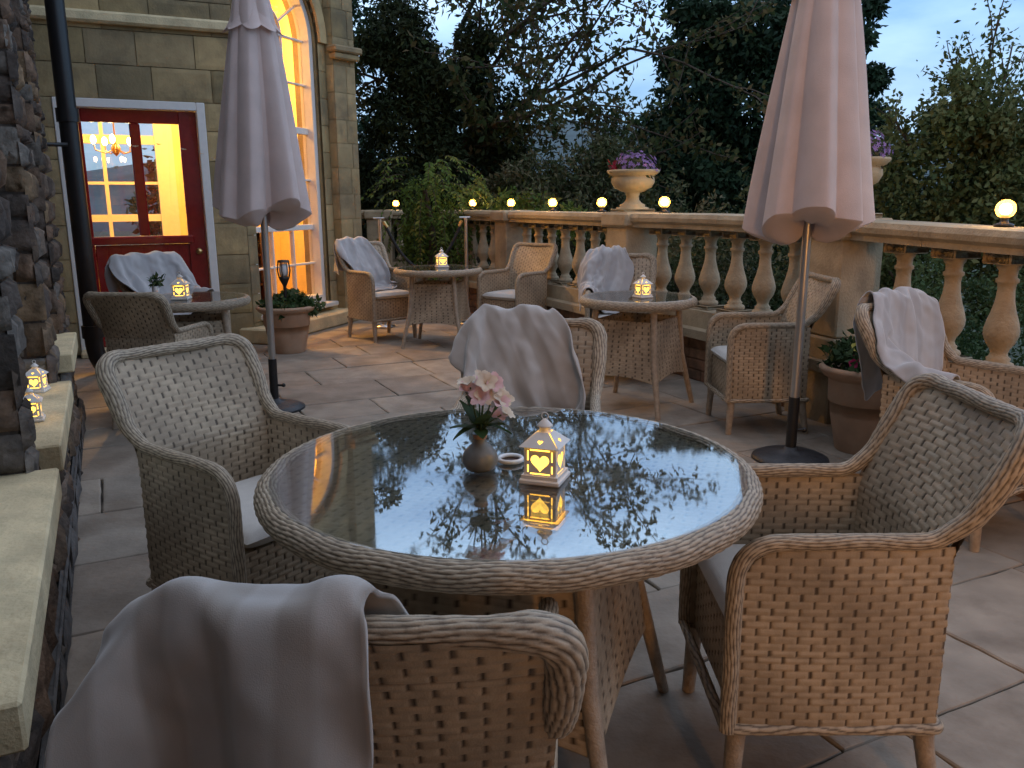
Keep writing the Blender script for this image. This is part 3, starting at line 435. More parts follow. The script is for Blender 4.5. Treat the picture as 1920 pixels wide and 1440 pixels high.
BLK['b4']=(22,44,[
90,-409,462,78,-403,485,67,-415,506,54,-408,534,44,-416,557,33,-425,582,18,-424,607,11,-430,632,-1,-424,654,-12,-427,678,-23,-425,701,-33,-428,726,-43,-432,751,-53,-430,774,-60,-437,804,-62,-438,829,-70,-431,854,-71,-427,877,-69,-430,901,-64,-418,921,
-66,-417,945,-71,-394,948,-80,-370,947,-100,-355,932,-120,-340,914,-133,-315,893,-143,-288,871,-147,-261,848,-152,-236,823,-151,-217,800,-163,-199,779,-170,-183,758,-180,-168,736,-190,-155,713,-196,-138,687,-203,-124,663,-198,-105,637,-199,-94,612,-197,-85,588,-203,-75,560,
-203,-66,534,-202,-62,508,-190,-55,482,-188,-22,477,111,-418,475,98,-415,499,90,-404,521,80,-412,543,68,-414,568,56,-408,591,46,-417,617,34,-419,641,24,-430,668,11,-417,689,0,-420,713,-11,-418,736,-20,-421,761,-29,-424,786,-37,-424,812,-41,-418,835,
-43,-423,864,-44,-424,888,-43,-422,911,-42,-428,935,-45,-405,932,-53,-382,928,-64,-359,940,-77,-345,918,-96,-330,898,-115,-317,875,-134,-299,853,-144,-276,833,-153,-253,808,-173,-238,789,-179,-220,768,-184,-205,746,-187,-191,723,-185,-179,700,-197,-164,677,-187,-143,654,
-189,-133,629,-194,-119,603,-202,-109,578,-201,-101,553,-188,-90,533,-179,-67,520,-168,-52,501,-159,-35,477,132,-428,489,120,-423,512,114,-405,531,103,-408,555,91,-404,578,80,-407,603,68,-404,626,59,-421,654,47,-420,678,36,-418,701,24,-416,725,14,-419,749,
4,-418,773,-5,-416,797,-11,-421,823,-16,-423,847,-17,-422,876,-17,-426,899,-16,-429,924,-21,-410,940,-26,-394,956,-36,-370,940,-48,-346,938,-62,-336,913,-80,-318,894,-99,-313,866,-117,-302,842,-135,-289,819,-151,-273,795,-162,-255,774,-163,-235,755,-179,-227,733,
-188,-215,711,-194,-201,690,-185,-188,669,-184,-175,644,-200,-157,621,-197,-147,596,-188,-135,574,-177,-111,564,-165,-92,548,-155,-73,531,-143,-59,512,-144,-59,482,153,-439,501,141,-431,525,127,-428,551,128,-410,569,116,-412,593,104,-404,615,93,-411,641,81,-409,664,
71,-417,690,62,-433,718,50,-429,741,39,-424,763,29,-425,787,21,-425,811,14,-429,837,10,-427,860,7,-432,884,9,-427,912,6,-417,936,0,-403,954,-8,-382,963,-18,-359,952,-30,-341,932,-46,-328,907,-64,-311,888,-82,-295,867,-98,-288,840,-113,-281,813,
-126,-277,787,-132,-256,770,-148,-250,740,-158,-238,719,-168,-227,697,-171,-209,679,-184,-210,655,-195,-198,634,-178,-179,621,-169,-159,605,-162,-141,583,-155,-124,559,-155,-114,535,-137,-98,525,-159,-81,515,-167,-77,490,165,-460,518,149,-454,538,144,-444,565,147,-425,583,
140,-415,608,129,-419,632,117,-416,655,106,-409,677,95,-418,704,84,-422,728,74,-428,753,64,-434,778,53,-422,799,46,-429,824,39,-423,847,34,-433,872,31,-423,893,28,-411,915,24,-401,940,18,-394,962,9,-370,957,-2,-350,944,-15,-343,917,-32,-332,891,
-46,-309,876,-63,-301,852,-78,-291,828,-91,-281,804,-104,-267,783,-113,-264,753,-124,-252,729,-134,-240,707,-143,-220,692,-149,-220,664,-160,-200,650,-170,-200,624,-179,-193,598,-158,-179,591,-167,-163,567,-152,-148,546,-140,-136,526,-141,-117,508,-164,-106,501,-187,-88,503,
172,-482,531,162,-473,556,166,-456,575,157,-447,600,157,-432,621,152,-419,644,141,-411,666,130,-411,691,118,-412,716,108,-418,740,97,-424,766,89,-435,791,79,-431,814,71,-430,838,64,-433,862,57,-431,885,52,-427,912,49,-410,928,43,-404,955,36,-382,963,
28,-357,964,17,-340,943,2,-338,908,-14,-323,886,-30,-313,864,-43,-296,843,-57,-283,821,-69,-272,798,-80,-260,775,-91,-250,752,-101,-241,725,-110,-229,704,-117,-227,671,-127,-205,659,-134,-204,632,-148,-189,614,-154,-197,588,-167,-188,564,-147,-174,554,-161,-166,528,
-167,-140,523,-165,-130,499,-178,-121,520,-197,-113,503,182,-503,544,179,-490,567,167,-478,592,175,-463,612,170,-451,635,160,-442,658,154,-432,681,153,-416,702,143,-411,727,131,-413,752,121,-421,777,111,-423,802,103,-436,827,94,-430,850,87,-431,874,79,-428,897,
73,-415,918,67,-412,943,63,-394,958,54,-370,971,43,-359,949,34,-338,933,20,-325,907,4,-319,877,-10,-312,851,-25,-304,828,-38,-293,805,-50,-283,783,-61,-273,759,-70,-262,733,-79,-249,712,-87,-236,683,-93,-215,669,-101,-207,643,-110,-191,624,-120,-186,601,
-132,-185,577,-142,-193,552,-149,-185,526,-139,-163,513,-167,-166,509,-184,-150,497,-181,-124,494,-204,-140,496,188,-525,558,193,-511,579,178,-501,604,177,-486,627,183,-470,648,172,-462,671,172,-447,694,168,-433,716,165,-419,738,158,-409,761,144,-412,788,134,-416,812,
124,-423,838,118,-429,861,108,-427,886,98,-412,907,94,-421,931,91,-404,950,81,-382,942,75,-358,950,61,-341,936,54,-339,909,38,-326,889,23,-310,871,8,-298,845,2,-298,813,-11,-289,791,-24,-277,770,-37,-264,751,-45,-259,724,-54,-247,701,-61,-228,684,
-68,-212,662,-76,-199,637,-86,-202,612,-98,-202,588,-108,-198,565,-117,-197,539,-123,-176,524,-138,-187,500,-151,-168,487,-157,-146,498,-173,-143,476,-193,-123,477,207,-544,568,198,-534,593,199,-516,613,190,-508,638,187,-493,663,191,-478,684,175,-469,708,186,-451,728,
181,-437,751,176,-423,774,169,-411,798,157,-414,823,146,-417,849,137,-419,873,129,-424,899,119,-408,918,114,-417,943,107,-394,937,99,-370,941,92,-346,942,77,-338,921,63,-321,905,56,-324,878,41,-312,855,27,-299,830,18,-278,816,6,-268,793,1,-267,761,
-14,-253,743,-29,-237,727,-29,-237,698,-38,-233,672,-48,-223,648,-57,-211,623,-63,-198,601,-74,-199,577,-85,-199,553,-94,-184,533,-105,-190,510,-117,-183,486,-128,-162,497,-139,-144,477,-155,-123,477,-173,-107,485,233,-536,570,226,-530,596,220,-531,623,210,-522,649,
200,-512,676,193,-500,700,187,-488,724,179,-474,745,174,-461,770,176,-444,790,181,-429,812,179,-415,836,168,-413,861,158,-423,887,149,-421,911,143,-422,937,133,-405,952,126,-382,940,116,-360,950,106,-350,926,95,-329,914,83,-313,896,69,-306,873,61,-312,843,
51,-293,825,41,-275,808,29,-260,784,17,-246,763,4,-234,744,-8,-221,724,-18,-213,700,-25,-210,673,-24,-210,646,-30,-208,619,-38,-205,591,-50,-203,566,-60,-196,543,-72,-191,520,-85,-173,506,-92,-169,481,-99,-151,499,-118,-128,482,-136,-109,489,-153,-92,477,
259,-534,577,252,-527,602,241,-513,621,235,-509,649,226,-499,674,219,-499,705,210,-492,735,203,-482,759,194,-472,781,186,-463,805,181,-450,828,180,-434,852,187,-420,873,175,-408,895,165,-408,920,161,-412,945,152,-394,962,143,-370,942,133,-348,945,122,-336,923,
113,-331,899,102,-320,878,89,-305,859,77,-293,839,72,-297,811,54,-288,786,45,-272,768,33,-258,746,23,-243,726,15,-226,708,7,-209,690,-2,-195,670,-14,-186,645,-27,-181,623,-40,-178,599,-54,-175,575,-59,-170,550,-52,-174,523,-59,-173,498,-76,-153,495,
-88,-130,481,-100,-111,494,-117,-95,477,-134,-74,477,270,-509,570,266,-504,597,263,-498,625,257,-495,653,251,-493,682,244,-489,709,235,-483,737,228,-476,764,222,-471,792,212,-462,816,204,-456,841,195,-449,868,185,-438,891,181,-421,912,183,-400,932,178,-405,956,
170,-382,957,163,-358,961,152,-348,936,142,-339,909,133,-320,893,122,-307,874,111,-299,850,99,-288,828,85,-275,810,79,-274,783,70,-271,757,58,-258,736,48,-242,716,39,-227,696,30,-213,677,19,-201,655,7,-192,630,-5,-184,608,-18,-177,585,-31,-178,560,
-36,-155,547,-40,-149,520,-38,-155,495,-56,-136,501,-72,-115,496,-84,-100,477,-97,-77,478,-115,-61,492,253,-487,566,242,-493,590,242,-483,617,239,-477,644,229,-478,670,234,-466,700,236,-457,731,233,-452,758,231,-447,786,233,-444,820,223,-441,845,215,-438,871,
210,-435,899,204,-426,926,196,-411,948,197,-394,970,188,-370,967,178,-360,945,173,-341,928,164,-327,907,154,-319,881,144,-303,862,132,-288,843,118,-268,830,106,-263,801,92,-251,782,84,-249,753,83,-251,725,70,-247,701,59,-236,679,46,-227,659,34,-217,637,
23,-208,615,11,-199,592,1,-190,570,-8,-178,546,-10,-152,542,-14,-150,514,-18,-137,491,-39,-125,481,-54,-103,477,-64,-77,477,-78,-61,494,-94,-46,477,231,-474,559,222,-476,584,221,-467,612,214,-468,638,216,-455,664,212,-451,691,208,-448,719,207,-444,750,
207,-440,780,207,-434,810,203,-427,837,203,-421,865,215,-417,893,196,-405,908,201,-393,934,215,-382,951,201,-361,949,190,-339,942,193,-337,914,184,-330,891,175,-321,862,162,-308,844,152,-294,821,140,-276,806,129,-262,786,119,-258,758,108,-241,741,97,-228,720,
84,-224,697,84,-227,667,72,-215,646,61,-211,621,45,-194,608,34,-187,585,25,-189,557,16,-178,533,4,-158,513,7,-132,511,-10,-114,503,-16,-106,477,-32,-86,480,-47,-70,496,-58,-51,479,-72,-29,477,197,-473,548,200,-461,575,194,-460,603,197,-449,628,
189,-445,653,187,-437,680,185,-430,707,187,-423,736,192,-418,769,196,-411,798,202,-404,826,218,-408,849,205,-400,873,216,-401,899,224,-385,919,233,-370,937,217,-351,932,207,-331,923,195,-312,912,203,-311,879,195,-308,854,186,-300,831,176,-287,809,164,-278,787,
152,-259,773,141,-245,751,131,-241,726,119,-231,703,108,-218,683,96,-203,663,97,-207,633,85,-201,610,70,-186,595,60,-187,571,50,-185,546,40,-168,529,30,-151,509,14,-139,483,8,-114,477,5,-88,477,-9,-73,494,-25,-59,477,-36,-36,484,-49,-15,477,
185,-451,539,175,-447,562,195,-435,594,179,-429,615,184,-420,644,182,-413,671,185,-406,699,192,-401,728,201,-397,757,214,-401,791,218,-392,819,228,-388,846,226,-413,876,239,-400,896,246,-387,918,243,-363,919,235,-338,924,226,-316,919,215,-299,904,204,-285,883,
197,-282,854,202,-280,828,199,-279,798,188,-269,776,175,-259,756,162,-249,735,155,-229,720,144,-221,697,132,-205,679,122,-201,653,109,-182,633,98,-177,610,95,-188,583,85,-184,560,73,-172,540,62,-170,513,51,-157,493,40,-134,477,32,-112,488,26,-87,495,
12,-68,477,-1,-47,483,-13,-24,477,-26,0,477,160,-432,525,179,-421,555,188,-411,583,185,-404,609,177,-396,633,183,-389,661,195,-385,686,207,-385,717,218,-386,747,227,-385,779,236,-387,811,235,-404,836,246,-404,863,256,-387,880,268,-378,902,260,-354,898,
257,-330,901,244,-314,889,236,-291,884,225,-271,875,216,-265,848,204,-254,828,206,-253,800,206,-250,774,193,-239,755,187,-239,729,177,-231,705,169,-212,690,153,-214,662,147,-195,646,133,-179,622,122,-189,595,114,-164,578,108,-172,553,97,-173,526,86,-157,509,
76,-154,484,66,-129,489,54,-104,477,44,-79,477,35,-54,478,22,-34,487,8,-11,488,-1,11,477,168,-406,519,164,-397,543,172,-389,573,181,-379,596,194,-379,623,205,-393,650,216,-383,674,226,-388,705,237,-389,735,247,-391,766,246,-403,799,254,-407,830,
265,-399,855,276,-392,877,271,-369,880,278,-344,882,275,-320,880,261,-303,869,244,-294,855,240,-270,852,238,-245,849,225,-235,827,212,-226,803,212,-224,775,214,-221,748,207,-221,722,201,-222,697,190,-217,674,177,-210,651,165,-203,629,148,-196,607,148,-176,588,
135,-178,562,130,-159,544,122,-164,518,111,-147,501,100,-143,477,92,-122,490,80,-95,483,68,-71,487,57,-49,496,46,-20,482,32,1,491,19,24,490,167,-379,508,181,-379,535,195,-388,562,206,-379,586,213,-395,613,226,-392,638,235,-396,667,244,-397,697,
250,-403,729,255,-409,763,261,-416,797,271,-406,822,289,-405,850,290,-383,863,291,-360,869,283,-337,858,286,-313,857,274,-296,846,259,-281,836,241,-274,819,244,-248,820,248,-222,819,228,-204,796,210,-197,779,203,-196,751,197,-197,724,189,-198,699,201,-191,674,
184,-184,656,168,-178,635,171,-182,606,170,-184,577,161,-178,553,151,-172,527,144,-152,511,137,-152,484,122,-130,485,113,-104,477,103,-84,490,92,-57,485,79,-28,477,69,-8,488,57,15,478,44,38,477,189,-387,496,203,-374,514,216,-375,542,221,-395,573,
233,-401,599,240,-409,630,251,-407,658,262,-403,688,266,-412,720,270,-420,755,279,-412,786,289,-401,811,276,-388,830,278,-367,840,287,-344,841,306,-330,843,304,-305,832,290,-293,813,276,-277,804,257,-261,799,238,-250,787,245,-227,780,244,-202,773,233,-179,765,
226,-178,737,212,-173,715,194,-169,697,189,-167,671,201,-164,647,184,-156,630,187,-162,603,188,-165,574,176,-156,553,176,-164,524,172,-158,497,159,-137,489,147,-116,477,138,-91,477,127,-69,486,115,-46,477,103,-17,477,93,6,485,81,29,477,69,53,477,
211,-377,471,224,-379,498,237,-382,525,246,-390,554,257,-394,582,263,-403,616,275,-403,645,278,-414,678,283,-420,712,281,-398,736,285,-388,766,293,-379,794,271,-370,801,285,-353,810,287,-330,812,310,-325,807,304,-298,791,311,-276,790,295,-270,773,278,-257,762,
260,-240,756,239,-231,745,248,-207,743,247,-181,735,241,-156,730,224,-148,712,214,-143,687,195,-139,669,188,-141,643,203,-134,622,201,-136,595,194,-139,569,203,-144,542,197,-147,516,179,-133,503,185,-126,476,174,-103,477,161,-81,485,151,-57,477,139,-34,477,
128,-7,483,116,17,477,105,42,477,92,63,486,233,-382,458,244,-390,482,257,-391,508,267,-395,538,274,-405,571,283,-406,604,286,-421,639,293,-422,673,298,-413,707,299,-400,735,304,-386,762,282,-373,769,291,-360,791,279,-340,787,303,-335,788,310,-314,774,
328,-298,774,313,-280,761,312,-257,752,293,-249,738,274,-235,729,255,-218,725,235,-207,712,248,-185,706,249,-159,703,244,-134,695,227,-117,682,207,-108,668,199,-106,643,191,-108,618,200,-110,593,202,-113,564,196,-117,539,203,-122,511,200,-135,485,195,-112,497,
200,-90,478,188,-67,477,175,-44,477,163,-21,477,152,3,477,140,28,480,128,51,487,119,79,477,
])
BLK['b6']=(23,39,[
-85,-539,588,-95,-533,612,-97,-533,639,-101,-532,666,-101,-531,693,-102,-528,721,-99,-525,750,-94,-517,780,-85,-510,810,-77,-492,839,-54,-483,868,-31,-461,893,-19,-438,923,-11,-414,946,-26,-386,953,-39,-360,956,-40,-338,931,-59,-329,903,-69,-322,870,-92,-308,850,
-101,-298,822,-105,-291,795,-104,-278,768,-100,-266,744,-93,-253,719,-84,-240,691,-76,-229,667,-67,-216,641,-58,-206,617,-49,-198,592,-37,-194,569,-26,-186,546,-19,-177,519,-14,-160,500,-6,-144,479,4,-119,477,17,-90,477,22,-79,500,11,-72,477,-81,-509,583,
-82,-510,611,-92,-504,635,-83,-512,667,-83,-513,694,-76,-517,725,-80,-507,749,-72,-507,782,-71,-493,808,-55,-490,838,-53,-464,863,-44,-450,899,-22,-424,916,-31,-410,944,-13,-389,944,-16,-365,956,-24,-352,931,-41,-337,907,-55,-314,886,-64,-310,852,-72,-303,823,
-80,-285,803,-79,-276,776,-74,-266,750,-68,-251,727,-58,-242,698,-51,-231,675,-42,-223,648,-33,-213,624,-23,-195,607,-15,-186,581,-4,-175,559,4,-170,530,13,-165,504,20,-150,484,24,-125,493,30,-97,498,39,-79,477,31,-54,477,-65,-488,585,-73,-484,610,
-76,-483,637,-67,-491,667,-63,-495,695,-64,-493,722,-58,-494,752,-57,-487,779,-49,-485,808,-45,-471,836,-34,-463,868,-43,-434,886,-34,-405,910,-16,-402,937,0,-392,951,-1,-365,950,-14,-342,945,-20,-337,912,-31,-325,883,-43,-305,862,-47,-301,830,-48,-295,800,
-51,-276,782,-46,-260,756,-41,-255,731,-33,-244,705,-26,-238,680,-17,-223,660,-8,-210,639,-1,-209,613,8,-200,584,18,-188,563,30,-177,536,38,-163,513,43,-142,497,50,-122,478,51,-92,478,58,-73,496,58,-50,477,-50,-466,586,-53,-467,613,-50,-472,643,
-56,-467,668,-45,-476,696,-45,-475,723,-36,-480,753,-36,-474,779,-33,-467,809,-22,-466,841,-33,-444,861,-22,-438,892,-2,-411,912,8,-397,939,13,-394,968,13,-368,975,5,-349,952,0,-327,932,-11,-315,903,-21,-307,870,-26,-295,841,-28,-285,815,-26,-276,788,
-23,-272,760,-16,-257,739,-9,-253,711,-2,-235,693,9,-230,669,18,-218,647,22,-202,626,30,-191,599,37,-177,577,47,-165,552,57,-152,527,70,-142,502,75,-121,485,79,-97,477,78,-69,477,82,-45,487,-27,-450,592,-29,-452,619,-27,-459,646,-38,-448,668,
-35,-449,694,-26,-457,722,-27,-453,749,-26,-450,778,-15,-449,803,-27,-442,833,-13,-447,861,-4,-432,889,11,-427,922,15,-412,951,26,-397,972,27,-371,972,18,-347,962,15,-342,929,2,-331,904,-1,-318,871,-4,-304,845,-5,-298,815,-3,-290,789,3,-272,770,
8,-269,741,14,-251,723,22,-234,704,29,-220,682,35,-204,662,45,-195,635,53,-185,611,63,-183,581,71,-165,563,81,-151,542,89,-131,525,100,-120,498,104,-97,488,107,-72,477,106,-44,477,-1,-452,595,-4,-446,621,-7,-440,646,-13,-455,672,-11,-439,693,
-12,-433,718,-12,-427,744,-12,-428,775,-9,-424,802,-2,-437,829,2,-432,861,13,-441,890,21,-415,912,28,-401,938,38,-400,963,40,-374,963,34,-351,952,25,-329,937,26,-330,905,21,-325,874,18,-317,846,18,-306,820,22,-297,793,27,-285,771,33,-272,749,
39,-260,725,45,-248,703,53,-234,680,58,-218,660,70,-202,640,78,-197,613,88,-186,590,95,-163,577,105,-152,552,114,-135,533,122,-115,518,119,-89,510,115,-64,504,132,-47,487,-1,-479,607,11,-467,628,-2,-469,653,13,-460,673,2,-462,700,7,-450,724,
9,-443,750,11,-438,778,13,-438,807,19,-432,834,18,-446,864,31,-430,889,31,-428,923,40,-414,950,51,-403,974,54,-376,972,48,-351,965,42,-333,943,37,-314,922,34,-305,895,37,-306,860,35,-290,839,38,-280,813,45,-269,790,52,-259,762,60,-251,738,
70,-247,710,76,-230,691,87,-225,664,96,-216,640,104,-206,616,114,-190,597,123,-173,577,127,-148,567,135,-130,550,138,-107,537,129,-83,535,127,-57,527,140,-33,509,25,-492,603,12,-494,631,10,-492,657,19,-485,681,28,-475,704,22,-471,730,28,-459,754,
34,-449,778,36,-445,809,34,-450,836,37,-454,866,35,-448,899,48,-436,922,52,-427,950,65,-406,963,67,-379,964,65,-353,957,58,-328,948,57,-323,920,53,-300,904,55,-294,877,58,-292,847,63,-283,823,70,-272,800,77,-265,772,85,-252,750,94,-242,724,
103,-236,693,111,-218,673,123,-216,647,121,-194,633,134,-183,612,134,-158,601,150,-147,580,157,-123,565,155,-99,556,146,-74,553,149,-47,541,149,-22,530,36,-518,604,34,-514,631,33,-512,658,33,-507,684,36,-498,712,45,-484,732,47,-477,759,52,-467,784,
54,-461,812,56,-458,842,59,-448,867,59,-451,897,59,-453,926,69,-429,931,80,-406,942,80,-382,933,79,-355,943,75,-331,936,70,-307,926,82,-314,901,80,-302,878,80,-287,856,87,-289,831,94,-283,802,100,-276,777,111,-264,749,119,-252,725,128,-240,701,
136,-226,679,145,-207,658,137,-182,651,149,-170,631,163,-160,607,170,-137,595,163,-113,590,170,-89,576,172,-61,566,158,-38,564,160,-13,553,57,-500,600,58,-503,631,52,-493,654,55,-492,681,62,-499,709,65,-500,736,66,-495,766,68,-490,796,71,-482,822,
75,-473,848,77,-476,878,79,-468,904,82,-453,927,87,-436,947,91,-411,961,94,-385,962,93,-359,957,94,-332,955,91,-312,932,95,-292,915,99,-290,888,104,-285,862,104,-271,839,106,-262,814,120,-260,785,116,-242,764,119,-229,739,130,-217,716,146,-207,696,
136,-188,681,159,-187,663,172,-173,644,171,-149,631,167,-125,618,182,-103,608,187,-78,596,173,-56,593,182,-26,581,169,-3,576,80,-487,600,74,-478,624,70,-472,650,80,-482,679,86,-487,709,81,-480,734,88,-482,763,93,-484,794,95,-479,821,99,-479,850,
100,-467,875,99,-464,903,93,-441,915,103,-439,946,98,-411,946,107,-387,953,108,-360,960,108,-337,948,110,-311,944,113,-301,915,119,-283,895,123,-272,870,126,-260,846,133,-251,818,134,-240,794,140,-234,767,144,-236,740,147,-209,737,147,-189,719,158,-182,695,
160,-159,682,186,-160,662,172,-138,656,164,-114,643,179,-91,631,194,-68,619,194,-43,609,183,-19,606,180,6,598,98,-468,598,97,-464,626,92,-457,651,99,-464,678,89,-457,701,98,-460,732,97,-457,759,95,-452,785,101,-452,813,104,-447,839,97,-433,862,
114,-448,884,107,-427,900,112,-422,931,112,-415,962,120,-390,948,122,-365,951,126,-341,940,131,-318,928,136,-296,913,134,-301,887,137,-298,854,142,-282,834,149,-274,805,159,-254,792,158,-253,766,170,-237,747,170,-218,728,171,-198,710,173,-172,714,178,-150,699,
177,-136,676,198,-128,651,183,-108,660,179,-80,655,190,-57,644,203,-36,633,199,-11,627,189,15,622,115,-445,599,117,-445,626,121,-444,655,102,-438,674,110,-436,706,95,-434,728,99,-431,754,104,-428,780,108,-425,806,119,-428,834,123,-425,861,137,-440,884,
128,-439,908,131,-435,944,132,-413,959,133,-393,976,135,-367,974,140,-342,963,146,-320,945,150,-314,917,157,-301,891,155,-283,868,166,-282,839,174,-273,816,183,-265,790,174,-242,783,176,-220,768,180,-202,747,193,-201,724,194,-184,701,194,-165,681,204,-143,667,
199,-120,677,205,-93,665,191,-75,678,206,-56,666,198,-31,660,197,-5,655,199,23,645,96,-427,601,101,-425,628,119,-418,650,115,-414,676,99,-412,697,106,-410,723,113,-409,748,124,-413,775,136,-419,802,134,-409,826,145,-423,854,141,-419,881,145,-433,905,
144,-425,935,147,-420,963,146,-396,975,148,-370,985,152,-350,958,163,-325,949,164,-305,927,170,-287,902,173,-271,879,179,-260,854,186,-251,828,193,-242,804,199,-232,779,193,-237,749,204,-213,747,213,-189,736,206,-168,718,202,-148,700,227,-141,682,225,-115,681,
213,-92,690,216,-69,677,213,-49,694,218,-27,677,213,-1,676,210,28,670,109,-404,597,119,-405,624,111,-392,645,111,-388,672,125,-406,690,125,-394,716,132,-392,741,140,-391,767,150,-396,794,158,-404,820,163,-406,846,166,-412,872,165,-421,899,159,-438,924,
161,-415,936,160,-399,957,161,-372,956,174,-347,955,172,-335,928,178,-312,911,190,-288,902,195,-281,871,203,-259,857,209,-262,829,214,-256,802,219,-248,777,219,-236,751,220,-225,724,211,-205,705,213,-180,691,221,-165,710,226,-139,710,233,-113,706,236,-87,703,
242,-69,684,238,-50,700,234,-23,699,234,4,691,232,31,685,125,-384,591,135,-385,616,131,-375,641,135,-394,662,146,-387,685,152,-400,710,160,-395,735,166,-402,760,170,-413,786,172,-423,811,167,-431,837,169,-438,864,176,-444,892,175,-431,917,177,-427,945,
173,-401,951,174,-375,956,182,-354,940,186,-326,936,197,-315,910,206,-296,890,220,-271,887,229,-258,863,233,-252,834,231,-232,816,236,-228,787,244,-228,756,233,-208,741,229,-188,717,240,-181,694,238,-152,693,256,-143,711,260,-117,707,265,-91,703,263,-66,700,
263,-39,695,255,-20,679,261,7,684,266,39,675,145,-367,583,152,-361,607,153,-383,628,159,-398,651,167,-401,676,178,-400,701,176,-414,726,168,-427,750,172,-438,776,175,-447,802,183,-449,828,191,-450,857,193,-439,882,192,-432,911,189,-417,934,187,-404,958,
187,-378,956,194,-353,951,203,-328,940,213,-308,919,225,-291,895,231,-279,868,253,-260,866,256,-243,838,258,-229,813,259,-214,790,258,-207,761,257,-198,732,251,-194,704,260,-170,706,260,-158,679,275,-144,694,265,-121,681,273,-95,676,269,-69,668,282,-46,672,
283,-19,667,280,8,659,277,35,650,172,-359,574,165,-378,592,180,-385,613,185,-398,641,189,-412,666,171,-424,690,173,-437,713,182,-445,737,188,-453,763,199,-442,784,204,-446,814,205,-433,838,206,-426,866,207,-416,893,206,-409,921,209,-403,947,200,-381,937,
213,-357,945,222,-341,917,238,-317,905,247,-305,875,257,-279,862,260,-270,833,278,-252,818,269,-251,787,280,-233,770,285,-217,747,280,-211,721,274,-203,695,285,-179,697,281,-172,670,291,-148,673,276,-128,658,276,-101,650,284,-74,647,293,-47,642,285,-22,636,
274,4,627,281,29,622,172,-380,559,182,-395,578,179,-410,604,195,-418,622,185,-432,648,183,-446,672,197,-448,695,201,-459,722,211,-452,747,219,-451,773,225,-440,797,225,-440,827,225,-433,855,221,-425,885,220,-415,912,223,-407,940,213,-383,939,226,-362,933,
237,-335,927,251,-327,897,265,-299,879,274,-296,845,288,-278,824,293,-267,797,292,-253,771,280,-251,745,298,-236,732,305,-217,715,297,-212,685,307,-188,685,307,-166,669,293,-152,642,297,-126,641,286,-104,624,298,-80,624,280,-54,617,273,-27,606,279,-1,599,
287,24,594,175,-402,542,179,-417,564,193,-426,584,188,-439,609,192,-454,634,200,-463,660,213,-465,683,225,-463,707,234,-459,733,242,-453,758,247,-447,786,246,-438,812,242,-426,840,238,-422,872,236,-415,904,236,-403,931,226,-386,950,235,-358,948,251,-343,920,
267,-319,905,277,-313,866,295,-298,841,289,-297,807,288,-287,774,297,-272,753,301,-256,730,287,-247,708,307,-237,694,320,-222,678,308,-201,658,319,-178,649,317,-157,630,309,-133,617,302,-109,604,279,-87,600,277,-61,590,282,-34,582,285,-8,574,291,17,568,
185,-421,524,187,-436,548,191,-451,573,204,-456,596,213,-465,620,229,-456,639,241,-463,663,250,-451,685,257,-441,708,260,-427,731,248,-421,758,233,-418,782,226,-415,813,221,-413,847,224,-406,881,228,-390,907,239,-389,932,253,-367,941,271,-343,922,270,-332,887,
294,-322,858,301,-315,822,308,-304,791,306,-298,759,299,-291,733,299,-276,708,303,-258,690,290,-246,668,294,-224,648,315,-213,635,302,-190,623,293,-167,607,287,-143,596,281,-119,581,293,-95,580,286,-69,567,287,-41,556,297,-17,552,293,10,542,188,-445,512,
201,-454,533,215,-457,555,222,-470,582,236,-464,603,250,-463,625,256,-444,643,268,-439,668,263,-422,690,241,-426,706,239,-409,735,227,-402,761,236,-400,798,227,-398,831,238,-404,863,241,-394,894,253,-390,918,244,-361,921,275,-359,911,279,-346,871,293,-333,839,
320,-322,815,311,-323,777,313,-316,745,314,-306,719,309,-294,690,307,-279,667,308,-258,649,303,-241,628,296,-224,608,295,-200,595,297,-176,578,297,-150,569,296,-125,559,291,-101,546,296,-75,542,295,-49,533,303,-25,527,295,0,518,210,-460,494,224,-463,517,
231,-474,543,245,-465,563,259,-465,588,267,-450,608,277,-437,629,268,-420,649,249,-417,667,236,-408,688,238,-392,716,238,-387,745,228,-388,777,234,-389,813,243,-394,847,253,-397,879,261,-386,903,251,-374,924,261,-360,901,294,-350,876,314,-340,841,315,-336,800,
333,-327,770,336,-324,738,334,-317,708,338,-301,686,328,-289,656,322,-272,629,320,-253,611,321,-228,590,319,-206,572,320,-182,550,308,-157,543,306,-133,533,306,-107,525,302,-83,517,306,-58,510,300,-32,499,297,-6,491,
])
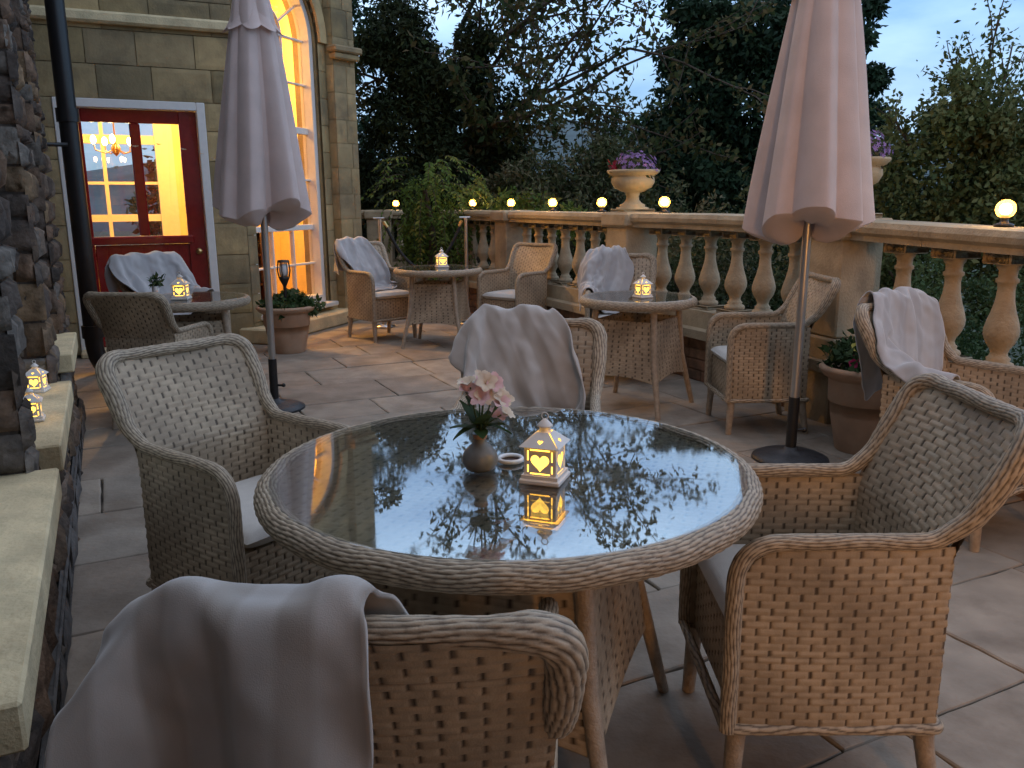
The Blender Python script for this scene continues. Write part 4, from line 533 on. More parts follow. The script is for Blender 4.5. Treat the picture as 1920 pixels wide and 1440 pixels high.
BLK['b8']=(20,45,[
-70,-418,582,-77,-416,609,-82,-413,636,-90,-411,661,-98,-414,686,-104,-419,713,-107,-422,739,-110,-424,765,-113,-425,793,-113,-427,819,-112,-422,845,-107,-423,872,-95,-415,901,-88,-401,923,-64,-392,934,-88,-396,938,-92,-370,938,-99,-346,921,-85,-334,897,-105,-323,875,
-114,-307,849,-130,-297,823,-146,-285,800,-161,-270,783,-177,-254,764,-189,-236,745,-196,-218,723,-199,-200,703,-200,-182,683,-201,-165,664,-197,-148,640,-198,-137,617,-202,-129,591,-198,-126,562,-184,-123,539,-201,-103,525,-204,-85,501,-201,-76,477,-185,-50,477,-203,-37,490,
-194,-18,506,-197,4,520,-171,5,522,-143,17,529,-115,19,524,-49,-432,590,-60,-435,616,-68,-435,643,-71,-428,668,-72,-418,693,-78,-424,719,-82,-414,743,-86,-413,769,-87,-429,801,-88,-422,825,-85,-426,854,-80,-427,881,-73,-429,910,-57,-413,926,-65,-417,954,
-69,-390,950,-73,-366,941,-78,-338,940,-92,-322,918,-106,-310,892,-121,-298,867,-136,-285,844,-148,-270,821,-161,-253,803,-165,-236,779,-170,-220,755,-172,-209,728,-173,-198,703,-175,-189,676,-180,-179,652,-193,-172,627,-185,-158,606,-182,-144,584,-198,-152,558,-203,-141,534,
-203,-128,512,-201,-112,489,-181,-96,478,-191,-71,494,-202,-57,511,-203,-32,526,-182,-18,519,-173,-13,543,-145,-12,543,-119,-12,543,-32,-452,597,-37,-447,622,-40,-437,648,-44,-431,673,-49,-429,699,-52,-421,724,-57,-419,750,-60,-414,775,-63,-412,802,-63,-414,830,
-61,-415,857,-55,-422,883,-50,-433,910,-44,-427,940,-46,-403,950,-51,-385,969,-53,-360,957,-61,-339,936,-74,-320,916,-86,-303,889,-105,-285,873,-117,-273,847,-126,-260,821,-133,-249,795,-140,-238,772,-153,-238,742,-160,-231,717,-167,-222,693,-173,-213,665,-180,-204,639,
-184,-194,616,-188,-183,590,-179,-169,569,-176,-158,545,-190,-161,522,-192,-148,500,-192,-133,476,-185,-118,496,-186,-92,513,-177,-68,521,-187,-42,506,-169,-43,526,-165,-16,518,-146,-33,526,-120,-35,528,-6,-435,599,-9,-434,625,-16,-447,654,-18,-437,678,-25,-438,705,
-29,-434,732,-33,-429,757,-35,-416,780,-40,-426,810,-38,-420,835,-36,-415,861,-32,-431,883,-30,-417,906,-30,-406,934,-31,-405,963,-33,-379,958,-38,-364,939,-51,-347,921,-56,-322,906,-74,-316,877,-89,-305,852,-100,-289,832,-111,-279,807,-119,-268,783,-126,-258,758,
-132,-251,731,-138,-240,707,-143,-228,683,-148,-217,658,-153,-203,636,-158,-194,610,-162,-185,586,-166,-191,561,-173,-183,536,-170,-174,511,-166,-154,494,-165,-133,477,-166,-107,481,-160,-98,507,-172,-75,494,-163,-50,502,-175,-27,504,-150,-24,498,-144,-8,519,-119,-12,514,
14,-452,605,17,-439,628,11,-448,656,3,-453,687,1,-443,710,-6,-448,741,-11,-447,768,-15,-444,794,-16,-433,817,-20,-442,846,-19,-436,871,-7,-424,892,-10,-421,920,-12,-420,948,-12,-400,964,-16,-374,965,-22,-352,951,-32,-343,920,-44,-331,893,-52,-310,875,
-66,-302,848,-78,-293,823,-88,-288,794,-94,-269,776,-100,-257,753,-105,-241,732,-112,-239,702,-117,-222,682,-122,-210,658,-129,-207,629,-132,-199,605,-135,-186,582,-141,-185,554,-149,-189,529,-148,-163,526,-151,-141,513,-154,-119,498,-141,-104,476,-156,-84,485,-148,-63,501,
-158,-45,477,-169,-20,479,-170,-7,501,-147,5,497,-123,18,510,40,-454,606,37,-455,635,36,-446,661,30,-453,690,24,-455,719,19,-451,746,15,-449,773,10,-451,801,7,-446,826,4,-446,853,4,-439,878,-1,-447,908,5,-435,930,9,-419,950,6,-394,956,
2,-368,960,-4,-358,936,-14,-339,917,-24,-333,889,-32,-315,868,-46,-310,839,-56,-301,813,-65,-292,786,-71,-278,764,-76,-263,743,-82,-250,721,-84,-231,703,-91,-224,676,-94,-206,657,-99,-201,630,-105,-196,603,-113,-199,573,-118,-195,548,-123,-190,522,-125,-165,514,
-133,-150,493,-132,-126,483,-126,-102,497,-130,-84,477,-137,-57,476,-138,-35,490,-145,-9,477,-161,14,485,-157,32,505,-133,42,504,72,-455,619,63,-449,643,63,-457,672,55,-454,697,49,-447,723,45,-454,753,40,-453,780,35,-448,806,32,-448,833,29,-440,857,
28,-439,883,27,-425,905,27,-437,934,28,-411,931,25,-389,945,26,-363,951,17,-353,928,7,-338,908,-4,-327,885,-14,-324,858,-22,-313,835,-32,-297,810,-39,-285,787,-46,-277,759,-51,-260,739,-56,-252,715,-61,-241,692,-65,-220,676,-71,-217,650,-75,-211,624,
-80,-206,598,-86,-200,570,-92,-195,542,-97,-190,517,-99,-168,494,-105,-143,493,-114,-119,502,-101,-100,477,-106,-76,485,-111,-52,477,-116,-21,477,-126,-8,498,-137,22,477,-144,47,486,-143,67,504,97,-443,626,90,-443,651,84,-443,677,75,-437,701,74,-443,729,
68,-435,753,64,-440,782,60,-444,811,55,-437,835,53,-440,863,51,-441,889,50,-429,912,48,-434,939,45,-408,946,43,-383,936,45,-360,947,36,-346,925,25,-330,906,17,-330,880,9,-323,854,2,-308,833,-7,-301,804,-12,-287,782,-19,-270,759,-25,-264,734,
-31,-252,708,-36,-240,686,-41,-226,663,-47,-206,648,-53,-197,623,-59,-190,599,-63,-187,570,-67,-187,540,-71,-188,511,-75,-162,504,-79,-136,497,-90,-114,488,-88,-89,498,-80,-70,479,-85,-44,477,-92,-25,493,-102,2,491,-111,28,491,-118,53,492,-128,81,488,
104,-418,630,106,-422,655,95,-418,679,99,-425,707,88,-419,731,91,-425,757,88,-428,784,83,-433,813,79,-433,840,76,-435,868,71,-430,893,72,-436,921,68,-428,945,64,-403,954,61,-378,953,60,-359,935,58,-334,927,47,-335,901,38,-320,880,32,-313,855,
26,-307,828,19,-290,809,14,-279,784,5,-275,752,0,-258,733,-5,-246,707,-11,-230,686,-17,-216,663,-21,-217,635,-27,-210,610,-32,-192,591,-37,-193,562,-41,-192,531,-46,-181,508,-55,-162,487,-59,-134,478,-62,-107,477,-64,-82,482,-63,-60,497,-60,-39,482,
-69,-14,484,-76,9,493,-84,34,491,-97,61,478,-101,86,484,120,-397,631,117,-398,657,118,-406,683,113,-402,708,110,-406,734,103,-401,759,102,-406,786,103,-417,816,95,-410,840,91,-412,868,92,-422,898,91,-427,926,87,-423,952,82,-398,950,79,-372,956,
80,-358,932,77,-340,911,66,-320,901,62,-317,875,55,-311,850,50,-304,825,44,-294,799,37,-285,775,31,-271,750,25,-261,725,21,-246,695,16,-234,671,10,-213,656,6,-214,626,-2,-200,606,-5,-200,580,-11,-196,554,-17,-181,533,-20,-171,509,-30,-160,477,
-30,-135,486,-32,-110,492,-37,-82,483,-41,-56,484,-39,-32,496,-46,-7,497,-55,15,478,-62,40,477,-69,66,477,-76,92,478,146,-394,634,143,-401,661,141,-393,686,138,-395,712,133,-393,738,129,-395,764,126,-397,791,122,-399,818,117,-402,844,116,-419,875,
112,-418,901,107,-415,927,107,-418,960,101,-392,959,97,-367,962,94,-348,943,92,-329,923,87,-316,898,81,-303,874,75,-293,850,67,-285,826,72,-284,792,60,-269,773,53,-257,750,51,-249,720,46,-239,694,39,-218,679,35,-216,646,28,-198,629,22,-191,602,
17,-187,577,13,-186,551,7,-189,526,2,-182,501,-1,-157,490,-4,-132,479,-8,-105,481,-9,-80,489,-15,-55,478,-20,-27,477,-25,-1,477,-30,24,479,-39,47,490,-45,73,486,-49,99,477,173,-398,634,170,-401,663,164,-407,690,163,-403,716,158,-415,744,
155,-408,769,153,-420,799,146,-415,824,143,-412,851,137,-412,878,133,-414,904,128,-423,937,121,-403,957,119,-387,979,115,-367,957,119,-343,948,113,-331,917,110,-316,895,101,-311,860,99,-291,843,95,-276,820,87,-264,798,83,-256,772,80,-251,744,72,-234,726,
68,-223,701,64,-212,675,59,-202,650,54,-194,624,48,-186,598,42,-195,572,38,-198,547,33,-186,522,28,-181,496,26,-156,488,22,-129,481,18,-103,477,13,-76,477,10,-47,477,5,-20,479,-5,0,494,-7,29,493,-12,56,489,-17,80,479,-23,106,477,
191,-418,636,190,-417,664,188,-417,691,182,-421,719,184,-416,746,180,-414,773,176,-414,803,170,-415,829,163,-426,857,159,-414,882,150,-425,907,145,-414,934,143,-406,959,137,-381,955,133,-356,954,133,-352,928,130,-336,905,128,-325,879,126,-309,857,120,-299,832,
115,-286,807,111,-273,784,110,-253,765,104,-239,744,97,-236,719,91,-233,693,85,-226,668,79,-217,641,73,-209,614,68,-201,589,69,-187,567,62,-188,541,58,-191,516,54,-175,494,49,-150,498,42,-124,499,35,-97,496,39,-70,482,32,-44,491,29,-16,489,
21,10,477,18,35,484,14,61,488,9,86,477,3,112,482,197,-444,637,197,-443,665,199,-441,693,201,-439,721,194,-440,750,193,-437,777,187,-436,807,190,-428,832,186,-423,859,179,-417,885,169,-414,911,164,-426,937,159,-401,942,155,-376,951,153,-350,949,
152,-342,925,151,-332,899,150,-326,873,147,-315,846,143,-303,822,139,-290,799,135,-277,776,129,-265,751,126,-247,732,122,-227,715,117,-233,687,111,-224,663,105,-214,638,98,-200,614,96,-192,590,91,-200,562,87,-197,535,80,-176,521,71,-157,504,69,-143,477,
60,-118,479,57,-91,480,62,-67,493,57,-41,484,52,-14,477,48,12,482,43,40,477,38,67,477,34,92,483,29,117,477,204,-469,639,206,-468,666,205,-467,697,207,-464,724,208,-461,751,209,-456,779,207,-452,807,204,-447,834,198,-442,863,193,-435,890,
188,-418,913,183,-420,942,177,-396,951,173,-370,950,172,-345,943,170,-331,921,174,-331,893,173,-320,869,172,-311,844,169,-295,823,167,-285,798,162,-273,775,156,-258,752,151,-249,725,146,-238,702,141,-227,678,132,-208,664,126,-198,637,125,-201,612,121,-199,585,
116,-198,555,110,-185,532,105,-179,502,100,-160,482,96,-135,477,87,-112,486,83,-86,487,83,-60,477,83,-36,488,78,-9,477,74,16,477,68,44,484,64,71,477,60,97,481,56,124,477,231,-470,634,235,-464,659,234,-459,688,234,-452,714,233,-447,742,
232,-442,770,229,-443,804,225,-436,830,219,-434,860,213,-434,891,207,-429,919,201,-417,943,194,-390,938,193,-365,945,192,-340,938,193,-333,912,192,-315,894,196,-311,865,192,-293,847,195,-291,819,190,-272,803,187,-263,774,181,-248,753,176,-241,723,171,-226,701,
165,-214,678,158,-209,653,152,-198,630,144,-183,609,139,-180,583,141,-188,554,136,-184,523,127,-165,507,125,-153,481,118,-130,490,113,-106,477,108,-80,477,107,-56,487,109,-30,477,104,-5,479,98,21,485,95,46,477,91,73,477,86,101,477,82,127,479,
240,-446,627,228,-439,650,232,-431,675,227,-425,701,223,-419,727,223,-415,756,227,-414,788,218,-416,819,213,-408,847,216,-411,881,217,-410,911,219,-410,939,212,-385,941,212,-361,938,214,-336,934,217,-329,906,218,-315,885,219,-300,863,217,-287,842,207,-270,825,
214,-264,801,211,-254,773,207,-245,747,202,-236,721,196,-225,694,190,-215,669,185,-206,645,177,-197,622,172,-188,597,167,-179,572,159,-170,549,145,-159,529,151,-173,500,149,-147,496,141,-126,477,138,-100,477,132,-76,487,131,-51,478,132,-28,490,129,-1,495,
124,24,477,121,50,480,116,74,489,112,104,480,108,130,483,226,-421,617,240,-416,643,228,-406,666,232,-401,693,234,-397,721,233,-393,749,227,-389,777,232,-399,811,234,-404,844,235,-408,878,239,-411,911,237,-398,936,231,-380,954,232,-355,945,232,-338,921,
237,-316,907,236,-298,887,236,-282,867,231,-266,847,230,-258,821,218,-239,808,211,-229,785,216,-221,752,208,-211,728,209,-203,700,203,-195,675,201,-186,648,195,-176,624,187,-166,600,177,-156,578,165,-145,556,170,-162,537,175,-160,509,173,-146,487,167,-121,477,
162,-99,491,156,-75,477,156,-51,486,154,-24,477,150,2,477,149,28,477,145,51,490,142,78,488,138,105,488,134,137,477,227,-394,606,227,-385,630,242,-385,659,233,-375,683,239,-372,712,243,-370,739,249,-387,772,247,-380,801,249,-392,836,254,-402,867,
241,-393,893,234,-382,921,249,-379,943,247,-359,927,253,-336,914,256,-320,888,261,-300,870,262,-283,848,260,-264,831,253,-244,817,246,-229,795,237,-213,776,227,-197,756,216,-186,733,207,-178,710,214,-169,679,200,-160,657,198,-151,632,196,-142,607,178,-131,590,
191,-145,564,178,-137,540,172,-133,515,195,-133,496,180,-110,497,185,-92,478,177,-73,495,182,-47,476,181,-20,477,174,3,489,172,29,490,171,56,480,169,85,477,164,109,488,161,137,477,235,-369,596,239,-363,622,244,-358,649,252,-359,676,262,-365,705,
266,-374,732,263,-360,759,266,-378,787,267,-388,824,268,-382,855,266,-386,886,253,-399,909,249,-374,912,270,-360,907,272,-342,885,283,-322,869,286,-306,845,282,-292,823,279,-278,800,272,-260,783,265,-241,767,256,-219,754,248,-200,738,240,-181,721,229,-163,705,
216,-145,690,207,-135,668,199,-126,643,197,-116,618,200,-117,592,199,-118,565,198,-120,538,198,-136,518,179,-118,513,203,-104,510,195,-77,498,196,-58,477,195,-45,499,202,-20,492,202,6,485,203,35,477,197,60,481,195,88,480,189,114,477,187,140,477,
])
BLK['b9']=(28,35,[
-287,-408,607,-292,-403,632,-300,-396,657,-307,-396,683,-315,-397,708,-318,-402,737,-321,-403,764,-323,-403,793,-322,-401,820,-303,-391,838,-289,-381,862,-268,-383,880,-277,-380,905,-258,-368,893,-282,-369,878,-280,-356,853,-303,-355,833,-304,-344,805,-303,-333,779,-311,-318,756,
-311,-298,732,-313,-279,711,-323,-258,689,-324,-237,673,-327,-214,654,-328,-185,638,-322,-161,630,-319,-134,623,-319,-106,616,-316,-80,614,-315,-53,614,-309,-27,616,-296,-1,613,-286,24,615,-291,50,615,-265,-427,617,-273,-424,642,-278,-416,667,-283,-407,692,-288,-404,718,
-292,-401,744,-296,-396,770,-297,-399,799,-296,-407,827,-294,-410,857,-274,-400,871,-280,-395,899,-255,-387,907,-274,-369,915,-263,-354,894,-288,-355,877,-287,-344,846,-290,-330,818,-297,-314,795,-301,-298,772,-302,-280,749,-311,-262,730,-309,-243,711,-315,-221,695,-305,-209,670,
-299,-190,648,-295,-164,643,-292,-137,637,-294,-109,636,-294,-82,635,-296,-55,636,-301,-30,643,-298,-2,643,-291,23,643,-283,51,641,-246,-443,625,-251,-439,651,-256,-431,676,-260,-423,701,-264,-420,728,-268,-421,756,-272,-416,781,-271,-417,811,-270,-411,837,-268,-417,864,
-265,-419,892,-262,-409,920,-260,-393,944,-249,-377,925,-268,-356,922,-275,-341,897,-283,-326,869,-290,-313,841,-296,-298,815,-301,-281,793,-306,-263,771,-306,-244,751,-299,-227,731,-290,-221,706,-286,-198,693,-274,-185,671,-287,-163,678,-276,-136,661,-288,-113,667,-291,-87,671,
-280,-58,660,-278,-29,656,-283,-5,665,-285,21,670,-272,46,665,-220,-443,631,-225,-443,658,-231,-443,684,-236,-453,717,-240,-440,740,-243,-433,765,-244,-428,792,-244,-426,820,-243,-424,847,-240,-424,875,-238,-419,902,-238,-411,927,-239,-397,952,-241,-371,945,-247,-350,928,
-255,-333,903,-263,-316,880,-272,-300,854,-276,-286,829,-278,-272,800,-289,-250,788,-281,-245,762,-275,-237,736,-265,-220,719,-259,-200,703,-268,-175,703,-263,-150,682,-276,-132,696,-262,-112,678,-265,-85,674,-268,-61,687,-259,-33,677,-260,-5,679,-260,23,677,-264,44,692,
-194,-450,635,-200,-447,664,-205,-438,688,-210,-439,717,-214,-448,747,-217,-442,773,-218,-436,799,-219,-433,826,-217,-422,851,-216,-420,880,-215,-417,907,-217,-419,934,-216,-394,941,-219,-368,946,-224,-349,926,-232,-327,911,-239,-308,890,-247,-291,867,-254,-274,844,-257,-257,822,
-264,-258,788,-257,-233,778,-249,-233,750,-249,-209,740,-246,-187,724,-244,-184,697,-255,-164,709,-252,-138,709,-248,-111,709,-240,-91,685,-241,-62,685,-239,-40,700,-241,-7,698,-233,18,694,-239,46,685,-173,-434,638,-174,-443,669,-178,-448,698,-184,-437,722,-187,-451,754,
-191,-447,780,-195,-450,809,-194,-437,832,-195,-433,858,-194,-429,886,-194,-428,913,-193,-416,939,-193,-391,947,-196,-365,944,-203,-342,930,-208,-329,906,-217,-314,884,-223,-294,864,-227,-273,847,-233,-264,818,-232,-242,803,-234,-251,776,-221,-228,772,-222,-206,752,-220,-188,729,
-220,-172,708,-241,-166,687,-236,-140,688,-232,-111,685,-213,-98,699,-211,-70,690,-222,-43,680,-216,-17,680,-213,10,675,-211,38,672,-146,-428,648,-155,-424,673,-155,-432,700,-158,-437,729,-162,-441,757,-166,-439,783,-170,-434,810,-169,-444,839,-170,-437,864,-170,-435,893,
-170,-428,918,-170,-414,941,-171,-388,948,-174,-363,940,-180,-338,932,-187,-321,910,-193,-314,884,-197,-290,871,-199,-271,852,-202,-256,829,-203,-241,806,-209,-240,775,-222,-244,749,-221,-223,731,-203,-205,716,-220,-197,696,-213,-169,692,-210,-144,689,-212,-121,672,-196,-102,679,
-207,-78,665,-194,-55,664,-199,-25,658,-192,-1,653,-199,30,647,-126,-411,653,-127,-420,680,-136,-413,704,-140,-416,732,-142,-418,758,-146,-415,784,-145,-427,814,-148,-424,841,-148,-423,868,-146,-429,896,-146,-430,923,-146,-412,942,-148,-386,943,-151,-361,935,-157,-334,934,
-167,-332,902,-169,-311,884,-175,-296,862,-187,-294,833,-189,-278,811,-182,-257,796,-194,-261,769,-197,-250,744,-202,-237,720,-204,-220,693,-202,-197,675,-204,-168,666,-187,-149,674,-194,-131,654,-182,-107,657,-185,-82,649,-193,-58,637,-177,-35,637,-181,-8,629,-183,19,622,
-102,-400,658,-106,-404,684,-110,-413,709,-114,-412,735,-118,-406,761,-120,-414,789,-122,-414,817,-123,-420,845,-123,-428,871,-121,-432,902,-120,-429,929,-124,-404,936,-126,-383,952,-130,-357,949,-136,-342,927,-143,-325,903,-149,-323,875,-156,-312,850,-161,-291,834,-164,-285,806,
-167,-276,780,-170,-262,756,-174,-238,745,-178,-224,719,-178,-224,689,-175,-198,683,-181,-183,658,-182,-158,649,-169,-136,644,-180,-115,631,-173,-90,626,-179,-65,615,-176,-39,610,-173,-12,602,-165,13,602,-78,-412,660,-81,-417,687,-84,-414,713,-89,-402,737,-90,-414,767,
-94,-411,793,-96,-418,819,-98,-427,846,-98,-429,877,-97,-428,906,-98,-420,931,-102,-407,960,-103,-380,962,-107,-361,943,-112,-338,931,-118,-327,903,-125,-317,873,-130,-315,842,-134,-293,827,-138,-277,805,-142,-264,781,-143,-258,753,-147,-236,739,-153,-227,713,-154,-207,696,
-152,-208,670,-151,-184,657,-164,-171,634,-165,-148,620,-163,-122,612,-165,-97,600,-160,-71,597,-152,-45,598,-154,-19,585,-152,7,578,-50,-410,662,-55,-410,689,-58,-406,715,-61,-408,744,-64,-412,772,-68,-423,797,-71,-427,824,-73,-422,850,-74,-420,877,-75,-417,905,
-76,-413,933,-78,-404,960,-81,-377,955,-86,-353,947,-88,-343,917,-94,-331,889,-100,-314,867,-105,-315,837,-111,-302,814,-113,-281,798,-118,-273,771,-117,-252,755,-123,-245,730,-124,-226,712,-130,-213,687,-130,-192,672,-130,-194,643,-139,-178,622,-140,-153,610,-147,-129,591,
-145,-102,583,-141,-76,577,-137,-50,572,-139,-25,560,-135,1,554,-43,-436,665,-45,-434,694,-44,-432,721,-44,-432,749,-40,-425,775,-42,-424,802,-45,-425,829,-49,-426,855,-52,-431,882,-56,-432,912,-56,-425,937,-56,-401,947,-58,-374,954,-64,-350,946,-66,-336,919,
-71,-320,898,-75,-315,867,-79,-310,839,-84,-302,812,-90,-289,789,-90,-270,771,-98,-264,741,-97,-242,724,-105,-240,696,-107,-221,678,-105,-197,665,-106,-181,644,-114,-169,619,-122,-159,590,-120,-133,584,-125,-108,566,-116,-83,567,-123,-57,548,-119,-31,543,-120,-5,530,
-16,-436,664,-17,-432,691,-20,-444,723,-21,-445,750,-23,-447,779,-25,-445,806,-26,-443,833,-27,-443,861,-29,-434,887,-30,-422,910,-33,-425,939,-33,-398,941,-35,-372,944,-40,-345,942,-42,-335,915,-47,-317,896,-51,-309,868,-54,-295,845,-57,-287,819,-63,-286,788,
-67,-278,763,-71,-265,738,-74,-253,715,-78,-233,697,-81,-228,667,-82,-206,653,-90,-197,625,-94,-181,604,-97,-163,581,-94,-136,580,-101,-115,556,-103,-90,544,-104,-63,531,-98,-38,528,-104,-13,510,11,-436,667,10,-444,699,6,-435,723,5,-440,752,3,-442,781,
0,-437,806,-2,-435,834,-3,-434,861,-5,-428,887,-6,-425,914,-8,-421,940,-11,-395,938,-13,-369,937,-16,-342,938,-19,-330,914,-23,-323,888,-28,-319,860,-28,-298,842,-32,-293,815,-36,-286,786,-40,-277,758,-45,-265,734,-48,-247,715,-52,-240,685,-55,-224,663,
-60,-217,638,-65,-203,616,-68,-184,595,-71,-166,576,-75,-143,560,-73,-118,553,-78,-98,533,-78,-71,522,-81,-46,508,-79,-20,499,38,-437,671,34,-429,696,33,-435,726,30,-432,753,28,-431,780,26,-432,808,24,-430,835,21,-423,861,19,-423,888,19,-430,917,
14,-418,942,12,-392,938,10,-366,944,7,-341,934,3,-337,908,0,-331,882,-1,-313,862,-3,-299,839,-6,-286,816,-10,-277,788,-14,-265,764,-18,-263,732,-22,-247,710,-25,-239,681,-29,-227,657,-34,-210,636,-38,-198,612,-42,-188,585,-45,-163,575,-49,-147,552,
-53,-126,536,-54,-103,522,-56,-77,509,-52,-52,505,-54,-31,487,64,-431,673,61,-432,700,59,-425,725,57,-425,752,55,-418,778,52,-423,807,49,-421,834,46,-424,863,43,-431,890,40,-421,916,39,-415,942,35,-390,946,33,-363,948,33,-342,932,29,-337,905,
26,-329,880,23,-320,855,20,-309,830,16,-298,805,14,-286,779,11,-274,754,8,-263,729,4,-251,704,1,-234,681,-3,-221,655,-8,-215,628,-12,-201,606,-15,-184,585,-19,-165,567,-23,-148,547,-26,-127,530,-29,-107,513,-26,-81,511,-26,-57,497,-47,-54,477,
90,-429,675,88,-437,703,85,-420,726,83,-420,753,81,-419,780,78,-412,806,74,-419,836,71,-430,866,67,-432,894,63,-415,916,64,-407,942,57,-387,958,58,-363,948,53,-349,923,52,-328,904,50,-319,878,48,-310,853,46,-299,827,42,-287,803,43,-285,772,
36,-264,756,32,-251,733,30,-242,706,27,-236,676,23,-225,650,18,-208,630,15,-199,603,11,-179,586,7,-164,562,2,-140,552,0,-122,533,-4,-111,504,-1,-85,504,-18,-79,482,-19,-50,477,116,-435,677,115,-429,704,111,-430,731,110,-415,754,107,-421,784,
104,-423,813,100,-419,839,95,-425,867,91,-430,895,86,-422,921,84,-397,939,80,-384,961,77,-372,938,77,-347,930,75,-333,901,74,-323,873,74,-310,849,72,-307,815,70,-293,792,67,-274,773,64,-269,747,59,-255,725,56,-243,701,53,-223,683,49,-210,660,
47,-206,632,42,-191,607,38,-177,584,32,-155,570,26,-149,541,24,-132,521,22,-107,510,11,-103,485,7,-77,489,8,-52,477,143,-436,680,139,-440,708,137,-433,734,133,-435,763,133,-423,787,130,-422,817,125,-421,844,120,-429,871,114,-429,898,109,-418,922,
99,-407,953,102,-381,959,94,-359,947,100,-347,920,98,-326,901,99,-314,877,99,-311,845,99,-298,821,96,-290,789,93,-271,771,90,-265,744,86,-249,724,82,-235,702,79,-223,679,75,-203,661,73,-200,628,66,-180,612,64,-170,585,58,-151,566,52,-152,535,
51,-128,521,39,-127,495,37,-100,493,36,-74,488,37,-48,477,167,-445,683,165,-442,710,161,-448,741,157,-449,769,157,-436,793,152,-438,821,151,-422,845,145,-420,872,139,-422,899,131,-422,927,128,-405,948,125,-378,948,122,-353,943,122,-336,923,124,-328,895,
125,-320,868,125,-310,842,124,-290,824,122,-286,787,120,-269,768,110,-248,754,107,-235,730,104,-221,707,104,-214,681,102,-204,656,94,-185,640,92,-172,612,89,-161,587,80,-167,560,79,-150,538,70,-144,511,65,-126,487,62,-99,477,63,-73,480,63,-47,485,
192,-456,687,189,-457,715,186,-460,747,183,-443,768,181,-448,798,178,-438,823,172,-438,850,168,-429,875,160,-432,903,155,-427,929,150,-402,935,147,-376,931,146,-349,940,148,-335,917,148,-322,894,150,-314,867,151,-301,844,151,-288,822,141,-268,802,136,-250,782,
135,-240,756,133,-229,730,131,-220,702,127,-201,684,127,-191,658,121,-183,633,115,-186,602,110,-180,576,105,-176,548,100,-163,525,96,-147,504,92,-127,484,90,-100,477,89,-73,477,89,-47,478,218,-462,689,215,-459,718,212,-451,744,208,-436,766,207,-441,796,
203,-444,826,197,-435,851,190,-437,878,184,-432,905,178,-421,929,173,-399,946,170,-373,940,170,-347,939,170,-340,912,173,-320,893,174,-307,868,175,-293,846,170,-271,831,165,-255,810,161,-257,777,162,-240,757,160,-228,730,158,-216,702,150,-215,676,147,-211,645,
144,-202,620,140,-193,594,136,-184,570,131,-164,552,127,-159,523,122,-145,500,118,-128,479,118,-101,477,116,-73,482,116,-47,477,235,-442,687,227,-433,711,235,-435,738,234,-431,766,231,-427,793,226,-429,823,221,-432,853,209,-422,876,206,-424,904,203,-420,933,
195,-396,943,193,-370,941,193,-344,937,195,-327,916,196,-312,894,198,-296,872,198,-280,851,195,-264,830,191,-252,805,185,-246,775,186,-250,748,183,-239,721,180,-229,695,176,-217,668,173,-206,642,170,-197,617,167,-190,590,160,-173,571,157,-165,545,150,-145,529,
149,-138,502,131,-118,502,144,-101,483,142,-74,477,142,-48,476,242,-416,679,239,-410,706,223,-408,727,221,-406,756,218,-400,783,221,-401,814,224,-404,843,228,-409,875,214,-403,899,214,-401,928,217,-394,954,216,-367,950,215,-350,929,217,-331,909,219,-317,884,
221,-303,860,220,-289,837,219,-276,813,215,-261,791,211,-240,775,207,-235,748,209,-235,719,206,-222,692,202,-211,668,199,-200,643,196,-187,619,189,-174,595,184,-161,572,173,-145,554,176,-137,528,169,-121,508,151,-106,520,135,-87,507,158,-70,499,168,-56,477,
222,-397,669,221,-390,696,222,-382,722,229,-380,749,234,-381,776,238,-383,806,240,-386,836,241,-390,869,236,-407,896,236,-406,925,240,-391,947,236,-366,940,238,-342,926,239,-321,908,238,-301,889,238,-285,865,238,-268,841,242,-261,816,242,-248,791,240,-234,767,
233,-222,744,213,-212,729,201,-199,709,207,-188,679,198,-174,658,203,-164,633,197,-152,607,188,-138,585,193,-127,561,185,-114,539,188,-104,515,169,-84,515,150,-66,516,137,-54,495,155,-34,484,231,-372,662,240,-372,687,247,-380,713,254,-377,738,258,-386,767,
261,-388,796,264,-386,825,258,-402,858,264,-403,886,261,-399,915,262,-388,941,257,-367,923,259,-343,912,262,-322,891,265,-301,872,266,-280,853,265,-259,835,260,-238,819,251,-222,799,238,-210,779,232,-198,756,230,-191,730,212,-176,718,209,-164,692,208,-152,669,
193,-144,648,194,-129,623,195,-116,598,196,-103,574,193,-91,549,183,-75,525,186,-65,500,169,-43,503,148,-28,499,132,-18,477,255,-373,651,264,-377,677,272,-378,702,276,-388,729,283,-386,756,285,-391,785,286,-394,815,286,-393,845,285,-382,871,286,-388,902,
260,-382,910,281,-366,909,280,-344,895,279,-328,867,284,-305,853,282,-287,829,281,-266,812,278,-245,795,272,-225,779,266,-204,762,256,-181,755,251,-170,730,235,-152,719,217,-140,703,206,-128,681,199,-112,657,203,-102,632,198,-89,609,192,-78,585,191,-63,560,
194,-51,535,185,-33,511,184,-26,485,165,-8,488,145,5,477,281,-379,639,289,-380,666,291,-397,694,297,-401,721,300,-403,748,306,-400,775,309,-396,808,308,-383,835,306,-384,867,287,-373,885,260,-379,880,276,-358,884,299,-349,872,303,-326,858,304,-308,836,
309,-285,824,306,-264,804,303,-241,788,298,-219,774,291,-195,759,282,-173,746,270,-151,734,257,-135,712,242,-119,697,225,-104,683,208,-86,668,197,-72,645,198,-63,619,203,-47,593,203,-34,568,202,-22,543,203,-12,517,201,-1,493,184,13,477,160,27,477,
])
